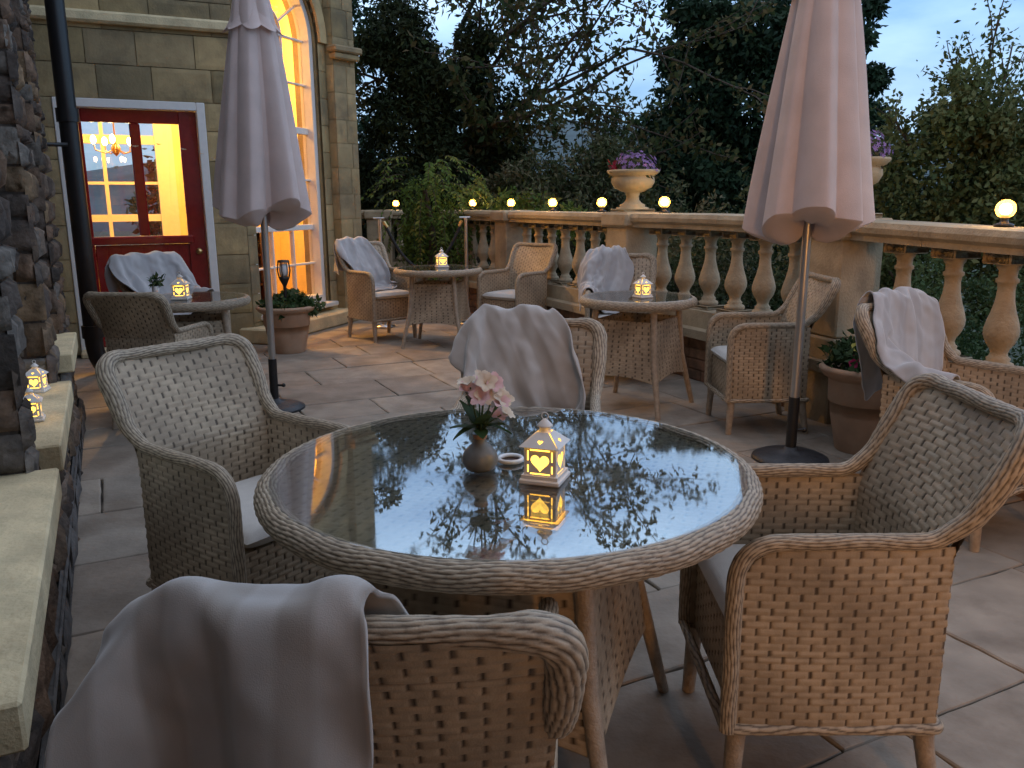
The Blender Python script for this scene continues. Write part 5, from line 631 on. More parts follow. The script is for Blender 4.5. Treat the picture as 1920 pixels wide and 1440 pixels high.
BLK['b11']=(21,45,[
-252,-355,540,-244,-352,568,-242,-345,594,-235,-349,627,-229,-350,656,-235,-345,690,-230,-350,721,-229,-356,755,-225,-365,791,-224,-391,818,-214,-400,853,-239,-398,887,-235,-394,915,-250,-377,927,-244,-355,917,-253,-332,913,-257,-308,906,-261,-301,882,-261,-297,858,-260,-285,837,
-255,-274,816,-247,-262,796,-237,-250,771,-224,-236,754,-214,-235,724,-203,-227,700,-190,-219,678,-178,-212,655,-164,-200,636,-152,-194,614,-139,-198,585,-126,-186,566,-114,-174,545,-101,-174,518,-85,-158,504,-78,-153,477,-71,-126,477,-60,-102,477,-43,-93,495,-33,-76,477,
-36,-45,477,-33,-18,477,-30,9,477,-29,39,477,-24,65,477,-266,-376,549,-261,-372,579,-250,-371,603,-255,-366,637,-243,-369,662,-238,-370,691,-229,-374,718,-236,-373,755,-228,-383,787,-240,-386,828,-225,-411,849,-222,-404,885,-219,-388,911,-233,-387,937,-233,-362,937,
-231,-344,920,-236,-324,901,-236,-299,898,-236,-290,876,-236,-280,854,-230,-271,832,-222,-264,809,-212,-255,787,-201,-248,761,-190,-236,741,-178,-234,713,-166,-226,690,-153,-216,669,-142,-212,644,-128,-200,626,-116,-188,606,-103,-187,580,-90,-186,553,-78,-177,531,-65,-177,503,
-52,-162,485,-41,-140,477,-32,-117,486,-23,-92,476,-13,-77,495,-10,-51,493,-6,-22,478,-2,4,477,-1,34,477,3,60,477,-254,-400,552,-255,-398,581,-259,-396,611,-255,-393,639,-257,-390,668,-255,-388,698,-254,-388,729,-246,-392,758,-238,-399,789,-248,-404,831,
-241,-411,868,-222,-420,897,-225,-408,928,-218,-398,956,-211,-374,948,-211,-350,944,-214,-330,926,-212,-320,904,-212,-306,884,-209,-294,863,-204,-278,846,-199,-276,818,-189,-263,799,-179,-262,767,-167,-251,746,-155,-240,725,-143,-233,702,-129,-217,685,-116,-208,664,-104,-203,639,
-92,-190,620,-79,-190,592,-66,-185,568,-54,-183,542,-42,-174,520,-28,-167,498,-16,-152,481,-8,-127,477,1,-105,489,9,-74,477,18,-52,489,21,-26,477,25,-1,485,28,26,477,34,52,477,-252,-427,556,-260,-426,589,-258,-422,616,-254,-419,644,-244,-414,668,
-250,-413,701,-247,-411,730,-252,-413,761,-253,-418,796,-249,-422,830,-241,-428,865,-234,-434,901,-215,-422,926,-203,-409,948,-194,-385,947,-191,-361,944,-191,-338,938,-190,-324,919,-189,-312,897,-186,-295,880,-182,-297,848,-176,-290,825,-169,-283,801,-155,-269,778,-143,-264,752,
-131,-245,738,-118,-237,716,-106,-232,691,-93,-218,674,-81,-216,646,-68,-211,621,-55,-201,600,-43,-195,576,-30,-187,554,-17,-182,531,-5,-170,512,8,-155,494,17,-134,480,25,-109,477,34,-82,485,42,-55,477,46,-30,487,51,-6,479,57,19,486,63,44,477,
-265,-454,564,-261,-454,596,-255,-449,621,-254,-446,651,-247,-441,676,-246,-438,705,-244,-436,734,-243,-435,763,-247,-438,797,-239,-438,828,-238,-446,862,-219,-435,889,-203,-435,921,-188,-420,943,-179,-396,936,-172,-372,932,-171,-349,944,-169,-344,918,-167,-330,900,-163,-315,881,
-158,-312,853,-151,-298,833,-141,-287,810,-131,-283,784,-120,-273,763,-108,-263,741,-96,-253,721,-82,-238,704,-71,-233,680,-58,-226,656,-44,-215,633,-31,-210,609,-19,-198,589,-6,-195,564,6,-184,544,15,-162,531,27,-150,512,44,-139,489,53,-114,479,59,-89,477,
67,-66,487,70,-37,477,77,-11,477,83,14,479,89,39,481,-286,-474,575,-284,-471,606,-280,-465,631,-277,-464,662,-269,-460,686,-264,-459,713,-258,-460,742,-252,-467,776,-242,-469,806,-231,-466,834,-213,-458,862,-203,-439,883,-190,-427,909,-175,-428,934,-164,-407,948,
-155,-383,953,-151,-359,957,-143,-341,943,-142,-328,923,-140,-319,896,-135,-309,870,-128,-303,847,-119,-302,816,-108,-292,794,-95,-272,781,-83,-261,760,-71,-252,739,-59,-248,713,-45,-241,687,-33,-228,667,-21,-221,644,-7,-209,622,5,-207,599,17,-197,578,29,-185,558,
38,-165,544,53,-155,522,69,-139,501,80,-118,487,88,-95,477,92,-69,477,96,-41,477,102,-18,484,111,8,477,118,33,480,-289,-502,586,-280,-498,613,-270,-490,636,-257,-482,658,-257,-485,688,-251,-484,715,-242,-484,744,-230,-483,775,-219,-477,802,-206,-467,828,
-196,-452,851,-188,-432,873,-174,-425,899,-159,-430,924,-148,-414,944,-140,-394,959,-133,-370,970,-128,-357,947,-122,-337,934,-119,-330,907,-113,-319,882,-105,-308,859,-95,-298,837,-83,-285,818,-72,-277,794,-60,-271,771,-48,-262,749,-37,-245,732,-23,-243,705,-9,-237,677,
3,-227,656,16,-217,635,26,-201,617,35,-185,598,41,-165,582,64,-170,555,74,-153,538,81,-128,523,100,-117,504,110,-96,492,118,-73,481,124,-49,477,127,-27,490,137,-1,478,145,24,478,-265,-512,579,-258,-513,608,-251,-509,633,-242,-506,660,-234,-500,686,
-223,-493,714,-216,-483,739,-209,-473,763,-206,-459,789,-197,-446,813,-187,-435,838,-170,-417,858,-158,-430,884,-143,-430,912,-133,-412,929,-124,-405,955,-117,-381,966,-111,-358,960,-102,-356,931,-98,-340,913,-92,-330,889,-84,-321,866,-73,-309,846,-61,-297,827,-49,-286,805,
-37,-273,785,-25,-261,765,-12,-251,741,0,-238,722,6,-223,696,23,-221,672,26,-200,657,35,-183,638,45,-168,619,63,-165,598,77,-154,575,77,-134,558,102,-125,541,108,-103,529,128,-93,513,131,-68,505,126,-41,504,156,-32,491,155,-7,498,167,8,479,
-239,-515,573,-233,-507,599,-228,-497,624,-227,-486,649,-210,-486,678,-210,-472,701,-205,-462,727,-196,-453,751,-186,-446,776,-176,-441,802,-166,-429,826,-152,-430,850,-139,-426,876,-124,-432,904,-115,-422,928,-104,-413,955,-101,-392,969,-94,-368,963,-91,-346,953,-82,-338,928,
-75,-325,906,-72,-305,891,-62,-293,869,-52,-278,850,-40,-267,827,-28,-254,807,-16,-243,783,-2,-232,761,10,-220,741,24,-211,715,37,-200,696,49,-193,674,60,-193,644,70,-173,630,78,-152,617,89,-138,595,102,-137,569,106,-111,568,125,-102,553,140,-84,539,
126,-61,539,129,-36,532,156,-28,523,178,-10,512,185,12,500,-225,-495,563,-223,-484,588,-220,-474,613,-213,-466,637,-198,-465,665,-193,-454,690,-182,-453,716,-174,-445,740,-165,-433,762,-156,-427,787,-144,-428,813,-131,-423,838,-119,-435,870,-108,-421,891,-98,-418,918,
-89,-419,946,-85,-403,965,-78,-379,958,-72,-355,952,-67,-332,942,-62,-316,923,-52,-304,903,-40,-296,880,-29,-284,859,-17,-275,836,-7,-269,810,2,-268,774,17,-253,759,29,-242,737,44,-229,720,58,-216,703,73,-201,687,84,-188,666,94,-176,642,98,-169,616,
111,-148,607,122,-130,585,132,-116,565,138,-93,577,141,-69,564,150,-48,545,136,-30,558,150,-10,542,173,5,535,189,23,525,-219,-471,553,-213,-462,576,-201,-457,603,-192,-451,628,-182,-446,653,-171,-443,678,-162,-437,702,-153,-429,725,-143,-422,749,-132,-418,773,
-121,-412,797,-110,-411,823,-98,-423,852,-87,-426,876,-78,-417,901,-67,-407,922,-61,-413,946,-62,-390,936,-55,-366,934,-47,-344,926,-39,-320,929,-33,-324,903,-22,-310,883,-11,-310,853,0,-301,829,10,-290,807,23,-283,780,34,-274,757,46,-263,736,58,-251,715,
70,-238,696,84,-226,672,96,-211,655,109,-198,634,122,-183,616,133,-163,602,146,-142,588,150,-115,587,164,-96,571,168,-69,566,171,-43,561,156,-27,576,151,2,566,171,20,557,193,34,550,-199,-456,541,-185,-459,569,-178,-450,592,-164,-453,620,-157,-441,643,
-152,-428,665,-138,-434,691,-128,-428,715,-118,-425,739,-107,-429,766,-97,-422,790,-86,-431,818,-76,-423,842,-65,-421,867,-58,-427,893,-49,-413,911,-40,-419,936,-45,-401,952,-39,-377,949,-31,-353,951,-20,-331,943,-12,-319,919,-1,-309,897,10,-303,868,22,-296,843,
34,-297,814,46,-283,793,56,-269,773,70,-264,749,81,-251,730,94,-239,709,105,-224,691,120,-216,665,132,-199,649,144,-182,632,158,-169,612,169,-145,603,175,-119,599,169,-94,598,170,-66,593,168,-40,589,180,-15,585,164,8,589,171,33,581,194,46,574,
-173,-453,532,-162,-449,558,-151,-449,584,-141,-444,609,-135,-431,631,-125,-429,656,-115,-426,680,-104,-422,704,-93,-424,729,-83,-424,755,-73,-432,781,-63,-427,807,-53,-424,833,-45,-430,857,-38,-433,883,-33,-426,906,-23,-410,923,-29,-412,949,-23,-388,952,-15,-363,965,
-7,-347,944,4,-328,927,16,-319,903,27,-316,874,41,-307,849,55,-290,831,69,-283,806,80,-278,782,93,-260,767,105,-257,740,117,-238,726,129,-233,700,142,-215,682,158,-207,657,168,-186,644,178,-166,630,173,-140,630,174,-112,627,187,-89,617,183,-61,616,
174,-35,616,187,-12,611,178,14,611,175,40,606,194,56,599,-147,-454,524,-139,-442,545,-129,-437,572,-118,-434,596,-111,-440,622,-101,-439,647,-90,-433,670,-79,-425,693,-69,-427,719,-59,-435,746,-49,-430,770,-40,-432,796,-30,-431,822,-22,-420,843,-16,-425,870,
-11,-432,893,-9,-427,918,-9,-423,942,-6,-399,948,1,-375,952,8,-351,954,20,-339,932,28,-336,903,44,-327,881,61,-312,860,69,-311,829,85,-302,808,104,-290,790,115,-276,767,128,-254,760,138,-253,734,154,-240,708,167,-224,690,179,-205,675,187,-183,662,
193,-160,651,198,-136,642,191,-112,648,198,-85,642,189,-59,643,180,-32,643,183,-2,639,195,20,632,180,51,636,198,68,626,-125,-444,510,-115,-438,534,-106,-445,562,-96,-446,587,-85,-434,609,-75,-432,634,-65,-425,657,-55,-432,684,-45,-434,709,-34,-436,736,
-24,-443,764,-15,-439,788,-6,-440,813,1,-434,837,7,-424,859,12,-423,886,13,-417,911,12,-412,935,19,-410,966,16,-386,972,24,-363,968,32,-355,940,46,-340,918,61,-334,892,78,-326,867,92,-306,850,107,-299,823,112,-272,811,132,-280,788,149,-270,765,
162,-257,745,172,-238,727,179,-216,716,180,-192,700,175,-169,688,186,-147,677,181,-122,667,209,-111,668,201,-86,671,206,-51,662,190,-31,667,193,0,664,204,23,657,198,49,659,201,78,652,-100,-436,497,-90,-437,522,-80,-434,547,-70,-433,572,-60,-427,595,
-50,-421,619,-40,-428,645,-30,-431,672,-20,-427,696,-10,-430,724,0,-433,750,9,-429,774,18,-425,798,25,-426,824,31,-425,849,34,-424,875,35,-421,901,34,-426,932,34,-418,955,33,-397,968,40,-373,967,45,-351,954,61,-346,926,76,-330,904,94,-321,880,
112,-312,856,122,-287,842,135,-282,815,149,-263,799,170,-274,778,167,-248,772,168,-226,755,164,-205,737,165,-181,725,169,-157,715,174,-134,704,178,-111,691,201,-92,686,230,-76,683,211,-56,687,212,-26,684,217,0,676,214,26,683,214,52,680,215,78,677,
-75,-435,486,-65,-446,514,-55,-440,538,-45,-428,559,-34,-425,583,-25,-421,608,-15,-429,635,-6,-425,659,4,-423,684,15,-427,712,25,-415,734,34,-420,760,42,-418,785,50,-412,808,56,-415,834,60,-415,859,59,-424,885,58,-414,908,56,-401,928,56,-407,952,
55,-384,944,68,-364,953,75,-342,936,94,-333,913,113,-330,887,126,-306,871,139,-303,843,156,-286,824,172,-274,799,187,-255,782,192,-252,753,194,-226,750,190,-210,729,192,-184,730,196,-161,719,200,-137,708,209,-113,688,216,-97,708,228,-69,708,240,-54,684,
238,-29,693,239,-1,691,241,25,684,242,52,686,246,81,684,-50,-446,478,-41,-437,501,-31,-433,525,-20,-433,549,-11,-415,569,-1,-428,598,9,-421,622,20,-428,650,30,-425,675,40,-426,701,50,-426,726,58,-410,747,67,-414,773,75,-415,798,81,-413,821,
82,-429,850,83,-422,874,81,-418,899,78,-404,918,74,-424,941,72,-395,947,79,-372,940,89,-347,947,105,-345,922,124,-325,904,141,-321,875,157,-300,853,176,-297,828,194,-281,805,210,-267,781,217,-253,758,212,-239,736,214,-213,738,219,-188,727,221,-169,705,
223,-148,686,234,-125,700,245,-102,707,260,-72,698,264,-46,695,260,-29,676,264,0,675,268,25,682,268,53,676,271,82,669,-26,-440,467,-16,-439,491,-6,-434,515,5,-433,539,15,-433,564,26,-441,593,35,-429,614,45,-433,642,56,-433,667,64,-424,690,
74,-423,714,84,-417,738,91,-424,763,98,-430,789,104,-431,814,108,-434,841,108,-432,866,105,-419,886,99,-417,910,95,-403,929,90,-406,954,94,-383,958,105,-358,960,118,-341,939,137,-335,910,155,-315,888,171,-313,853,190,-287,841,200,-264,822,216,-247,794,
222,-232,771,236,-235,747,239,-218,725,240,-196,706,249,-171,701,255,-149,681,263,-128,695,269,-102,685,269,-74,668,282,-52,671,288,-26,667,288,1,659,279,26,651,277,52,646,280,81,639,0,-438,454,10,-436,479,19,-436,504,29,-431,528,39,-437,553,
51,-443,583,62,-440,608,69,-426,630,79,-423,654,89,-426,679,100,-417,702,107,-426,727,116,-425,751,124,-432,778,129,-422,801,133,-423,826,134,-423,852,132,-426,878,127,-417,900,122,-404,920,109,-417,942,111,-394,948,119,-370,948,135,-346,946,150,-336,919,
166,-329,888,188,-316,859,208,-296,835,224,-273,812,239,-249,798,248,-245,770,260,-226,754,265,-209,731,268,-192,708,271,-180,684,281,-153,673,286,-125,678,275,-107,652,288,-84,652,287,-57,644,290,-30,639,286,-4,632,288,22,626,281,51,618,278,82,608,
25,-437,442,35,-434,468,44,-429,492,55,-441,519,64,-434,543,74,-430,568,84,-430,595,95,-426,620,103,-431,644,114,-425,668,123,-433,693,132,-432,717,141,-434,743,149,-430,768,157,-438,796,160,-442,821,161,-435,844,159,-434,870,152,-431,893,147,-430,920,
136,-417,939,129,-405,959,134,-381,964,141,-366,942,160,-349,923,178,-328,899,202,-320,869,225,-301,846,243,-276,821,259,-261,795,271,-240,775,280,-241,748,280,-228,720,288,-207,697,297,-186,681,307,-157,679,301,-135,653,302,-110,645,297,-89,627,294,-63,619,
293,-36,612,293,-11,606,285,17,598,281,45,591,280,80,579,
])
def blanket(key,ck,label,mt):
    if key not in BLK: return
    nu,nv,mm=BLK[key]; P=np.array(mm,dtype=float).reshape((nu,nv,3))*.001
    g=G(); g.grid(P,k=(np.linspace(0,1,nu)[:,None]*np.ones(nv)).ravel()); o=obj('wool_blanket',g,[mt],None); c=CH[ck]; o.location=c.location; o.rotation_euler=c.rotation_euler; o.scale=c.scale
    sub=o.modifiers.new('s','SUBSURF'); sub.levels=sub.render_levels=2
    so=o.modifiers.new('t','SOLIDIFY'); so.thickness=.006; so.offset=0
    tag(o,label,'blanket','blankets draped over the armchairs')
blanket('b2','c2','pinkish wool blanket over the near left chair corner, closest to the camera','wool')
blanket('b4','c4','beige wool blanket across the back of the chair behind the big glass table','wool')
blanket('b6','c6','grey wool blanket on the chair against the balustrade behind the small glass table','wool2')
blanket('b8','c8','grey wool blanket on the chair beside the arched window','wool2')
blanket('b9','c9','pale blue grey blanket covering the chair by the red door','wool2')
blanket('b11','c11','crumpled pale blanket on the chair at the right edge by the flower pot','wool2')
# ------------------------------------------------------------ paving
g=G(); s=-3.5
while s<13.5:
    h=random.uniform(.42,.62); n=-.24-random.uniform(0,.4)
    while n<5.2:
        w=random.uniform(.42,.95); gp=.003+random.random()*.0025
        a0,a1,b0,b1=s+gp,s+h-gp,n+gp,n+w-gp; K=random.random(); zz=random.uniform(-.003,.003); m=6
        cs=[(a0,b0),(a0,b1),(a1,b1),(a1,b0)]; ring=[]
        for i in range(4):
            p,q=cs[i],cs[(i+1)%4]
            for j in range(m):
                t=j/m; f=.0 if j==0 else 1; ring.append((p[0]+(q[0]-p[0])*t+random.uniform(-.005,.005)*f,p[1]+(q[1]-p[1])*t+random.uniform(-.005,.005)*f))
        cx,cy=(a0+a1)/2,(b0+b1)/2; R=[]
        for sc,z in((1,-.02),(1,-.006),(.985,-.001),(.965,0)):
            R.append([sn(cx+(p[0]-cx)*sc,cy+(p[1]-cy)*sc,z+zz) for p in ring])
        R=np.array(R); g.grid(R,closev=True,k=K); g.add(R[-1],np.arange(len(ring))[None,:],K)
        n+=w
    s+=h
struct('terrace_paving',g,['flag'],label='worn sandstone flagstones of the terrace')
g=G(); g.box(sn(5,2.5,-.06),(17.5,6.2,.09),(D1,D2,UP)); struct('paving_bed',g,['mortar'],label='dark sandy bed in the paving joints')
# ------------------------------------------------------------ the stone house
H=thing('stone_house','old stone house with rubble wall, ashlar wall, red glazed door and tall lit arched window','house',(0,0,0))
def hp(n,g,m,smooth=False,parent=None,label=None):
    o=obj(n,g,m,parent or H,smooth)
    if label: o['label']=label
    return o
def stones(g,o,u,v,nrm,W,Hh,hr,wr,holes=None,bulge=.02,gap=.012,nz=.012,seg=(6,5),jit=.3,kr=None,ov=(0,0)):
    z=0
    while z<Hh-.03:
        h=min(random.uniform(*hr),Hh-z); spans=holes(z,z+h) if holes else [(0,W)]
        for a,b in spans:
            x=a
            while x<b-.02:
                w=random.uniform(*wr)
                if b-x-w<wr[0]*.55: w=b-x
                w=min(w,b-x); K=random.random() if kr is None else kr(); e0=random.uniform(0,ov[0]) if x==a else 0; e1=random.uniform(0,ov[1]) if x+w>=b-.001 else 0
                nu,nv=seg; U=np.linspace(-1,1,nu)[:,None]*np.ones(nv); V=np.ones(nu)[:,None]*np.linspace(-1,1,nv)
                sq=np.sign(U)*np.abs(U)**.7; sv=np.sign(V)*np.abs(V)**.7
                e=np.clip(1-np.abs(U)**6,0,1)*np.clip(1-np.abs(V)**6,0,1); d=bulge*random.uniform(.5,1.2)*e**.5+rng.normal(0,nz,(nu,nv))*e
                cx,cz=x+w/2+(e1-e0)/2,z+h/2; hx,hz=(w+e0+e1)/2-gap/2,h/2-gap/2
                cu=1-.06*jit*np.abs(V)**3; cv=1-.06*jit*np.abs(U)**3
                P=o+u*(cx+sq*hx*cu)[...,None]+v*(cz+sv*hz*cv)[...,None]+nrm*d[...,None]
                g.grid(P,k=K); x+=w
        z+=h
# long rubble wall: piers between deep window openings
NW=-.275; sills=[(1.42,2.72,.58),(2.95,4.02,.60),(4.42,5.15,.66)]; piers=[(2.72,2.95),(4.02,4.42),(5.15,5.85)]
kr=lambda:random.random()
g=G()
ends=-4.0
for (a,b) in piers:
    stones(g,sn(a,NW),D1,UP,D2,b-a,5.0,(.07,.16),(.10,.24),bulge=.024,gap=.01,nz=.006,seg=(7,6),ov=(.035,.03))
    stones(g,sn(a,NW-.30),D2,UP,-D1,.30,5.0,(.08,.18),(.12,.24),bulge=.018,gap=.01,nz=.006,seg=(7,6),ov=(0,.03))
    g.box(sn((a+b)/2,NW-.155,2.5),(b-a-.004,.30,5.0),(D1,D2,UP),k=.15)
for (a,b,z) in sills:    # apron below each sill and lintel above
    stones(g,sn(a,NW+.02),D1,UP,D2,b-a,z-.10,(.10,.2),(.15,.4),bulge=.02,seg=(6,5))
    g.box(sn((a+b)/2,NW-.15,(z-.1)/2),(b-a-.004,.33,z-.1),(D1,D2,UP),k=.15)
    stones(g,sn(a,NW,3.1),D1,UP,D2,b-a,1.9,(.12,.22),(.15,.4),bulge=.02,seg=(6,5))
    g.box(sn((a+b)/2,NW-.16,4.05),(b-a-.004,.30,1.9),(D1,D2,UP),k=.15)
# wall behind the camera, with the lit opening
stones(g,sn(-5.2,NW),D1,UP,D2,.8,5.0,(.12,.24),(.15,.4),seg=(4,3)); stones(g,sn(-3.2,NW),D1,UP,D2,4.62,5.0,(.12,.24),(.15,.4),seg=(4,3))
stones(g,sn(-4.4,NW,3.0),D1,UP,D2,1.2,2.0,(.12,.24),(.15,.4),seg=(4,3)); stones(g,sn(-4.4,NW,0),D1,UP,D2,1.2,1.2,(.12,.24),(.15,.4),seg=(4,3))
for a,b,z0,z1 in((-5.2,-4.4,0,5),(-3.2,1.42,0,5),(-4.4,-3.2,3.0,5),(-4.4,-3.2,0,1.2)): g.box(sn((a+b)/2,NW-.16,(z0+z1)/2),(b-a-.004,.30,z1-z0),(D1,D2,UP),k=.15)
stones(g,sn(-5.2,-.3),D2,UP,D1,5.2,6.2,(.16,.3),(.2,.5),seg=(4,3)); g.box(sn(-5.35,2.3,3.1),(.28,5.2,6.2),(D1,D2,UP),k=.15)  # unseen end wing, added to keep rear sky light off the near chairs
# short return wall set back beyond the last pier
stones(g,sn(5.85,NW-.3),D1,UP,D2,2.7,5.0,(.12,.24),(.15,.4),seg=(5,4)); g.box(sn(7.2,NW-.46,2.5),(2.7,.3,5.0),(D1,D2,UP),k=.15)
stones(g,sn(5.852,NW-.3),D2,UP,D1,.30,5.0,(.12,.26),(.14,.30),bulge=.015,seg=(5,4))
hp('rubble_wall',g,['rubble'],True,label='dark rough rubble wall with window piers')
g=G(); g.box(sn(1.2,-.31,.075),(9.3,.17,.15),(D1,D2,UP),bev=.02); stones(g,sn(-3.4,-.232,0),D1,UP,D2,9.2,.15,(.15,.15),(.2,.5),bulge=.012,nz=.004,seg=(6,4)); hp('plinth',g,['plinth'],True)
for (a,b,z) in sills:
    g=G(); g.box(sn((a+b)/2,NW-.085,z-.045),(b-a+.04,.335,.09),(D1,D2,UP),bev=.006); w=hp('window_sill',g,['sill'],False)
    f=G(); nn=NW-.24
    for q in np.linspace(a+.03,b-.03,3): f.box(sn(q,nn,(z+3.1)/2),(.06 if q in(a+.03,b-.03) else .035,.05,3.1-z),(D1,D2,UP))
    for zz in np.linspace(z+.03,3.07,5): f.box(sn((a+b)/2,nn+.002,zz),(b-a,.045,.04),(D1,D2,UP))
    fr=hp('window',f,['white']); p=G(); p.box(sn((a+b)/2,nn-.0,(z+3.1)/2),(b-a,.008,3.1-z),(D1,D2,UP)); hp('pane',p,['pane'],parent=fr)
g=G(); g.box(sn(3.2,NW-1.9,1.5),(5.2,.1,3.4),(D1,D2,UP)); hp('inner_wall',g,['wood'])
g=G(); g.box(sn(-3.8,NW-.12,2.1),(1.2,.03,1.8),(D1,D2,UP)); hp('lit_window',g,['litwin'],label='warmly lit window behind the viewpoint')
# ashlar door wall
KC=np.array([-2.557,8.168,0.]); w19=rad(19); WD=np.array([math.sin(w19),math.cos(w19),0.]); WN=np.array([WD[1],-WD[0],0.])
P0=KC+WD*1.62; NB=-D1; HT=5.2
LW=2.1     # door wall from u=-LW to 0
DU0,DU1,DZ=-1.545,-.30,2.262
def spd(z0,z1):
    if z1<=DZ+.01: return [(0,LW+DU0),(LW+DU1,LW)]
    if z0<DZ-.005: return [(0,LW+DU0),(LW+DU1,LW)]
    return [(0,LW)]
class fixedrows:
    pass
def ashlar(g,o,u,nrm,W,z0,z1,rows,spans=None,wr=(.34,.62)):
    for a,b in zip(rows[:-1],rows[1:]):
        sp=spans(a,b) if spans else [(0,W)]
        for (p,q) in sp:
            if q-p<.02: continue
            stones(g,o+u*p+UP*a,u,UP,nrm,q-p,b-a,(b-a,b-a),wr,bulge=.006,gap=.007,nz=.0012,seg=(9,7),jit=.0)
rows=[0.]; 
for hh in (.30,.29,.28,.30,.28,.29,.27,.252): rows.append(rows[-1]+hh)
rows[-1]=DZ; 
while rows[-1]<HT: rows.append(min(HT,rows[-1]+.29))
g=G(); ashlar(g,KC-D2*LW,D2,NB,LW,0,HT,rows,spd)
g.box(KC-D2*(LW-DU0)/2-NB*.17+UP*HT/2,(LW+DU0,.30,HT),(D2,D1,UP),k=.1)
g.box(KC+D2*(DU1/2)-NB*.17+UP*HT/2,(-DU1,.30,HT),(D2,D1,UP),k=.1); g.box(KC+D2*((DU0+DU1)/2)-NB*.17+UP*(DZ+(HT-DZ)/2),(DU1-DU0-.004,.30,HT-DZ),(D2,D1,UP),k=.1)
# window wall with the arch
WC=-.82; HWO=.655; ZS=3.05; WB=.20; LT=1.62
def spw(z0,z1):
    zm=(z0+z1)/2; c=LT+WC
    if z1<WB+.11: return [(0,LT)]
    if zm<ZS: r=HWO
    else:
        r2=HWO**2-(zm-ZS)**2; r=math.sqrt(r2) if r2>0 else 0
        r=max(r,0)
    return [(0,c-r),(c+r,LT)] if r>0 else [(0,LT)]
rw=[0,.19]; 
while rw[-1]<ZS-.1: rw.append(rw[-1]+.286)
rw[-1]=ZS
while rw[-1]<HT: rw.append(min(HT,rw[-1]+.0955))
def ashw(g):
    for a,b in zip(rw[:-1],rw[1:]):
        for (p,q) in spw(a,b):
            if q-p<.02: continue
            stones(g,KC+WD*p+UP*a,WD,UP,WN,q-p,b-a,(b-a,b-a),(.3,.6),bulge=.005,gap=.006 if b-a>.15 else .0,nz=.001,seg=(7,5),jit=0)
ashw(g)
outer=[(LT+WC+HWO*math.cos(t),ZS+HWO*math.sin(t)) for t in np.linspace(0,PI,25)]
hole=[(LT+WC-HWO,WB),(LT+WC+HWO,WB)]+outer
g.prism([(0,0),(LT,0),(LT,HT),(0,HT)],KC-WN*.03,WD,UP,-WN,.28,holes=[hole],k=.1)
# archivolt ring and impost
ring=[]
for t in np.linspace(0,PI,25): ring.append((math.cos(t),math.sin(t)))
R0,R1=HWO,HWO+.14
arc=[(LT+WC+R0*c,ZS+R0*s_) for c,s_ in ring]+[(LT+WC+R1*c,ZS+R1*s_) for c,s_ in ring[::-1]]
g.prism(arc,KC+WN*.012,WD,UP,WN,.03,k=.75)
# pier at the end: jamb, face and return
J=P0+WN*.10; PD=np.array([math.sin(rad(38)),math.cos(rad(38)),0.]); PN=np.array([PD[1],-PD[0],0.]); C2=J+PD*.30
def plainwall(g,a,b,nrm,z0,z1):
    u=(b-a); L=np.linalg.norm(u); u=u/L
    rows2=[r for r in rows if z0-.01<=r<=z1+.01]
    if not rows2 or rows2[-1]<z1: rows2.append(z1)
    for p,q in zip(rows2[:-1],rows2[1:]): stones(g,a+UP*p,u,UP,nrm,L,q-p,(q-p,q-p),(max(.12,L*.45),max(.2,L*.8)),bulge=.005,gap=.007,nz=.001,seg=(7,6),jit=0)
plainwall(g,P0-WD*.02,J-WD*.02,-WD,0,HT); plainwall(g,J-WD*.02,C2,PN,0,HT)
plainwall(g,C2,C2+D1*3.6,D2,0,HT)
g.prism([(0,0),(1,0),(1,1),(0,1)],P0*0,D1,D2,UP,0.001,k=.1) if False else None
pv=[P0-WD*.015-WN*.25,J-WD*.012,C2-PD*.0-PN*.008,C2+D1*3.6-D2*.02,C2+D1*3.6-D2*.3,P0+D1*.35-D2*.1]
V=[p for p in pv]+[p+UP*HT for p in pv]; n_=len(pv); g.add(V,[[i,(i+1)%n_,(i+1)%n_+n_,i+n_] for i in range(n_)]+[list(range(n_,2*n_))],k=.1)
g.box((J+C2)/2+PN*.03+UP*3.0-WD*.02,(.40,.16,.07),(PD,PN,UP),k=.5,bev=.02); g.box((J+C2)/2+PN*.02+UP*2.93-WD*.02,(.36,.12,.07),(PD,PN,UP),k=.3,bev=.02)
hp('ashlar_wall',g,['ashlar'],False,label='coursed yellow sandstone wall around the door and arched window')
g=G()   # cornice and parapet
for a,b,nn in((KC-D2*LW,KC,NB),(KC,P0,WN),(P0,C2,PN)):
    u=b-a; L=np.linalg.norm(u); u/=L; g.box((a+b)/2+nn*.0+UP*(HT+.06),(L+.16,.40,.12),(u,nn,UP),bev=.02); g.box((a+b)/2+nn*.0+UP*(HT-2.62+.0),(0,0,0),(u,nn,UP)) if False else None
    x=.1
    while x<L-.1: g.box(a+u*(x+.16)-nn*.05+UP*(HT+.37),(.3,.26,.5),(u,nn,UP),bev=.015); x+=.56
    g.box((a+b)/2-nn*.05+UP*(HT+.18),(L,.24,.12),(u,nn,UP))
hp('parapet',g,['sill'])
g=G(); g.box(KC-D2*LW/2+NB*.03+UP*2.93,(LW,.09,.10),(D2,NB,UP),bev=.03); hp('string_course',g,['sill'])
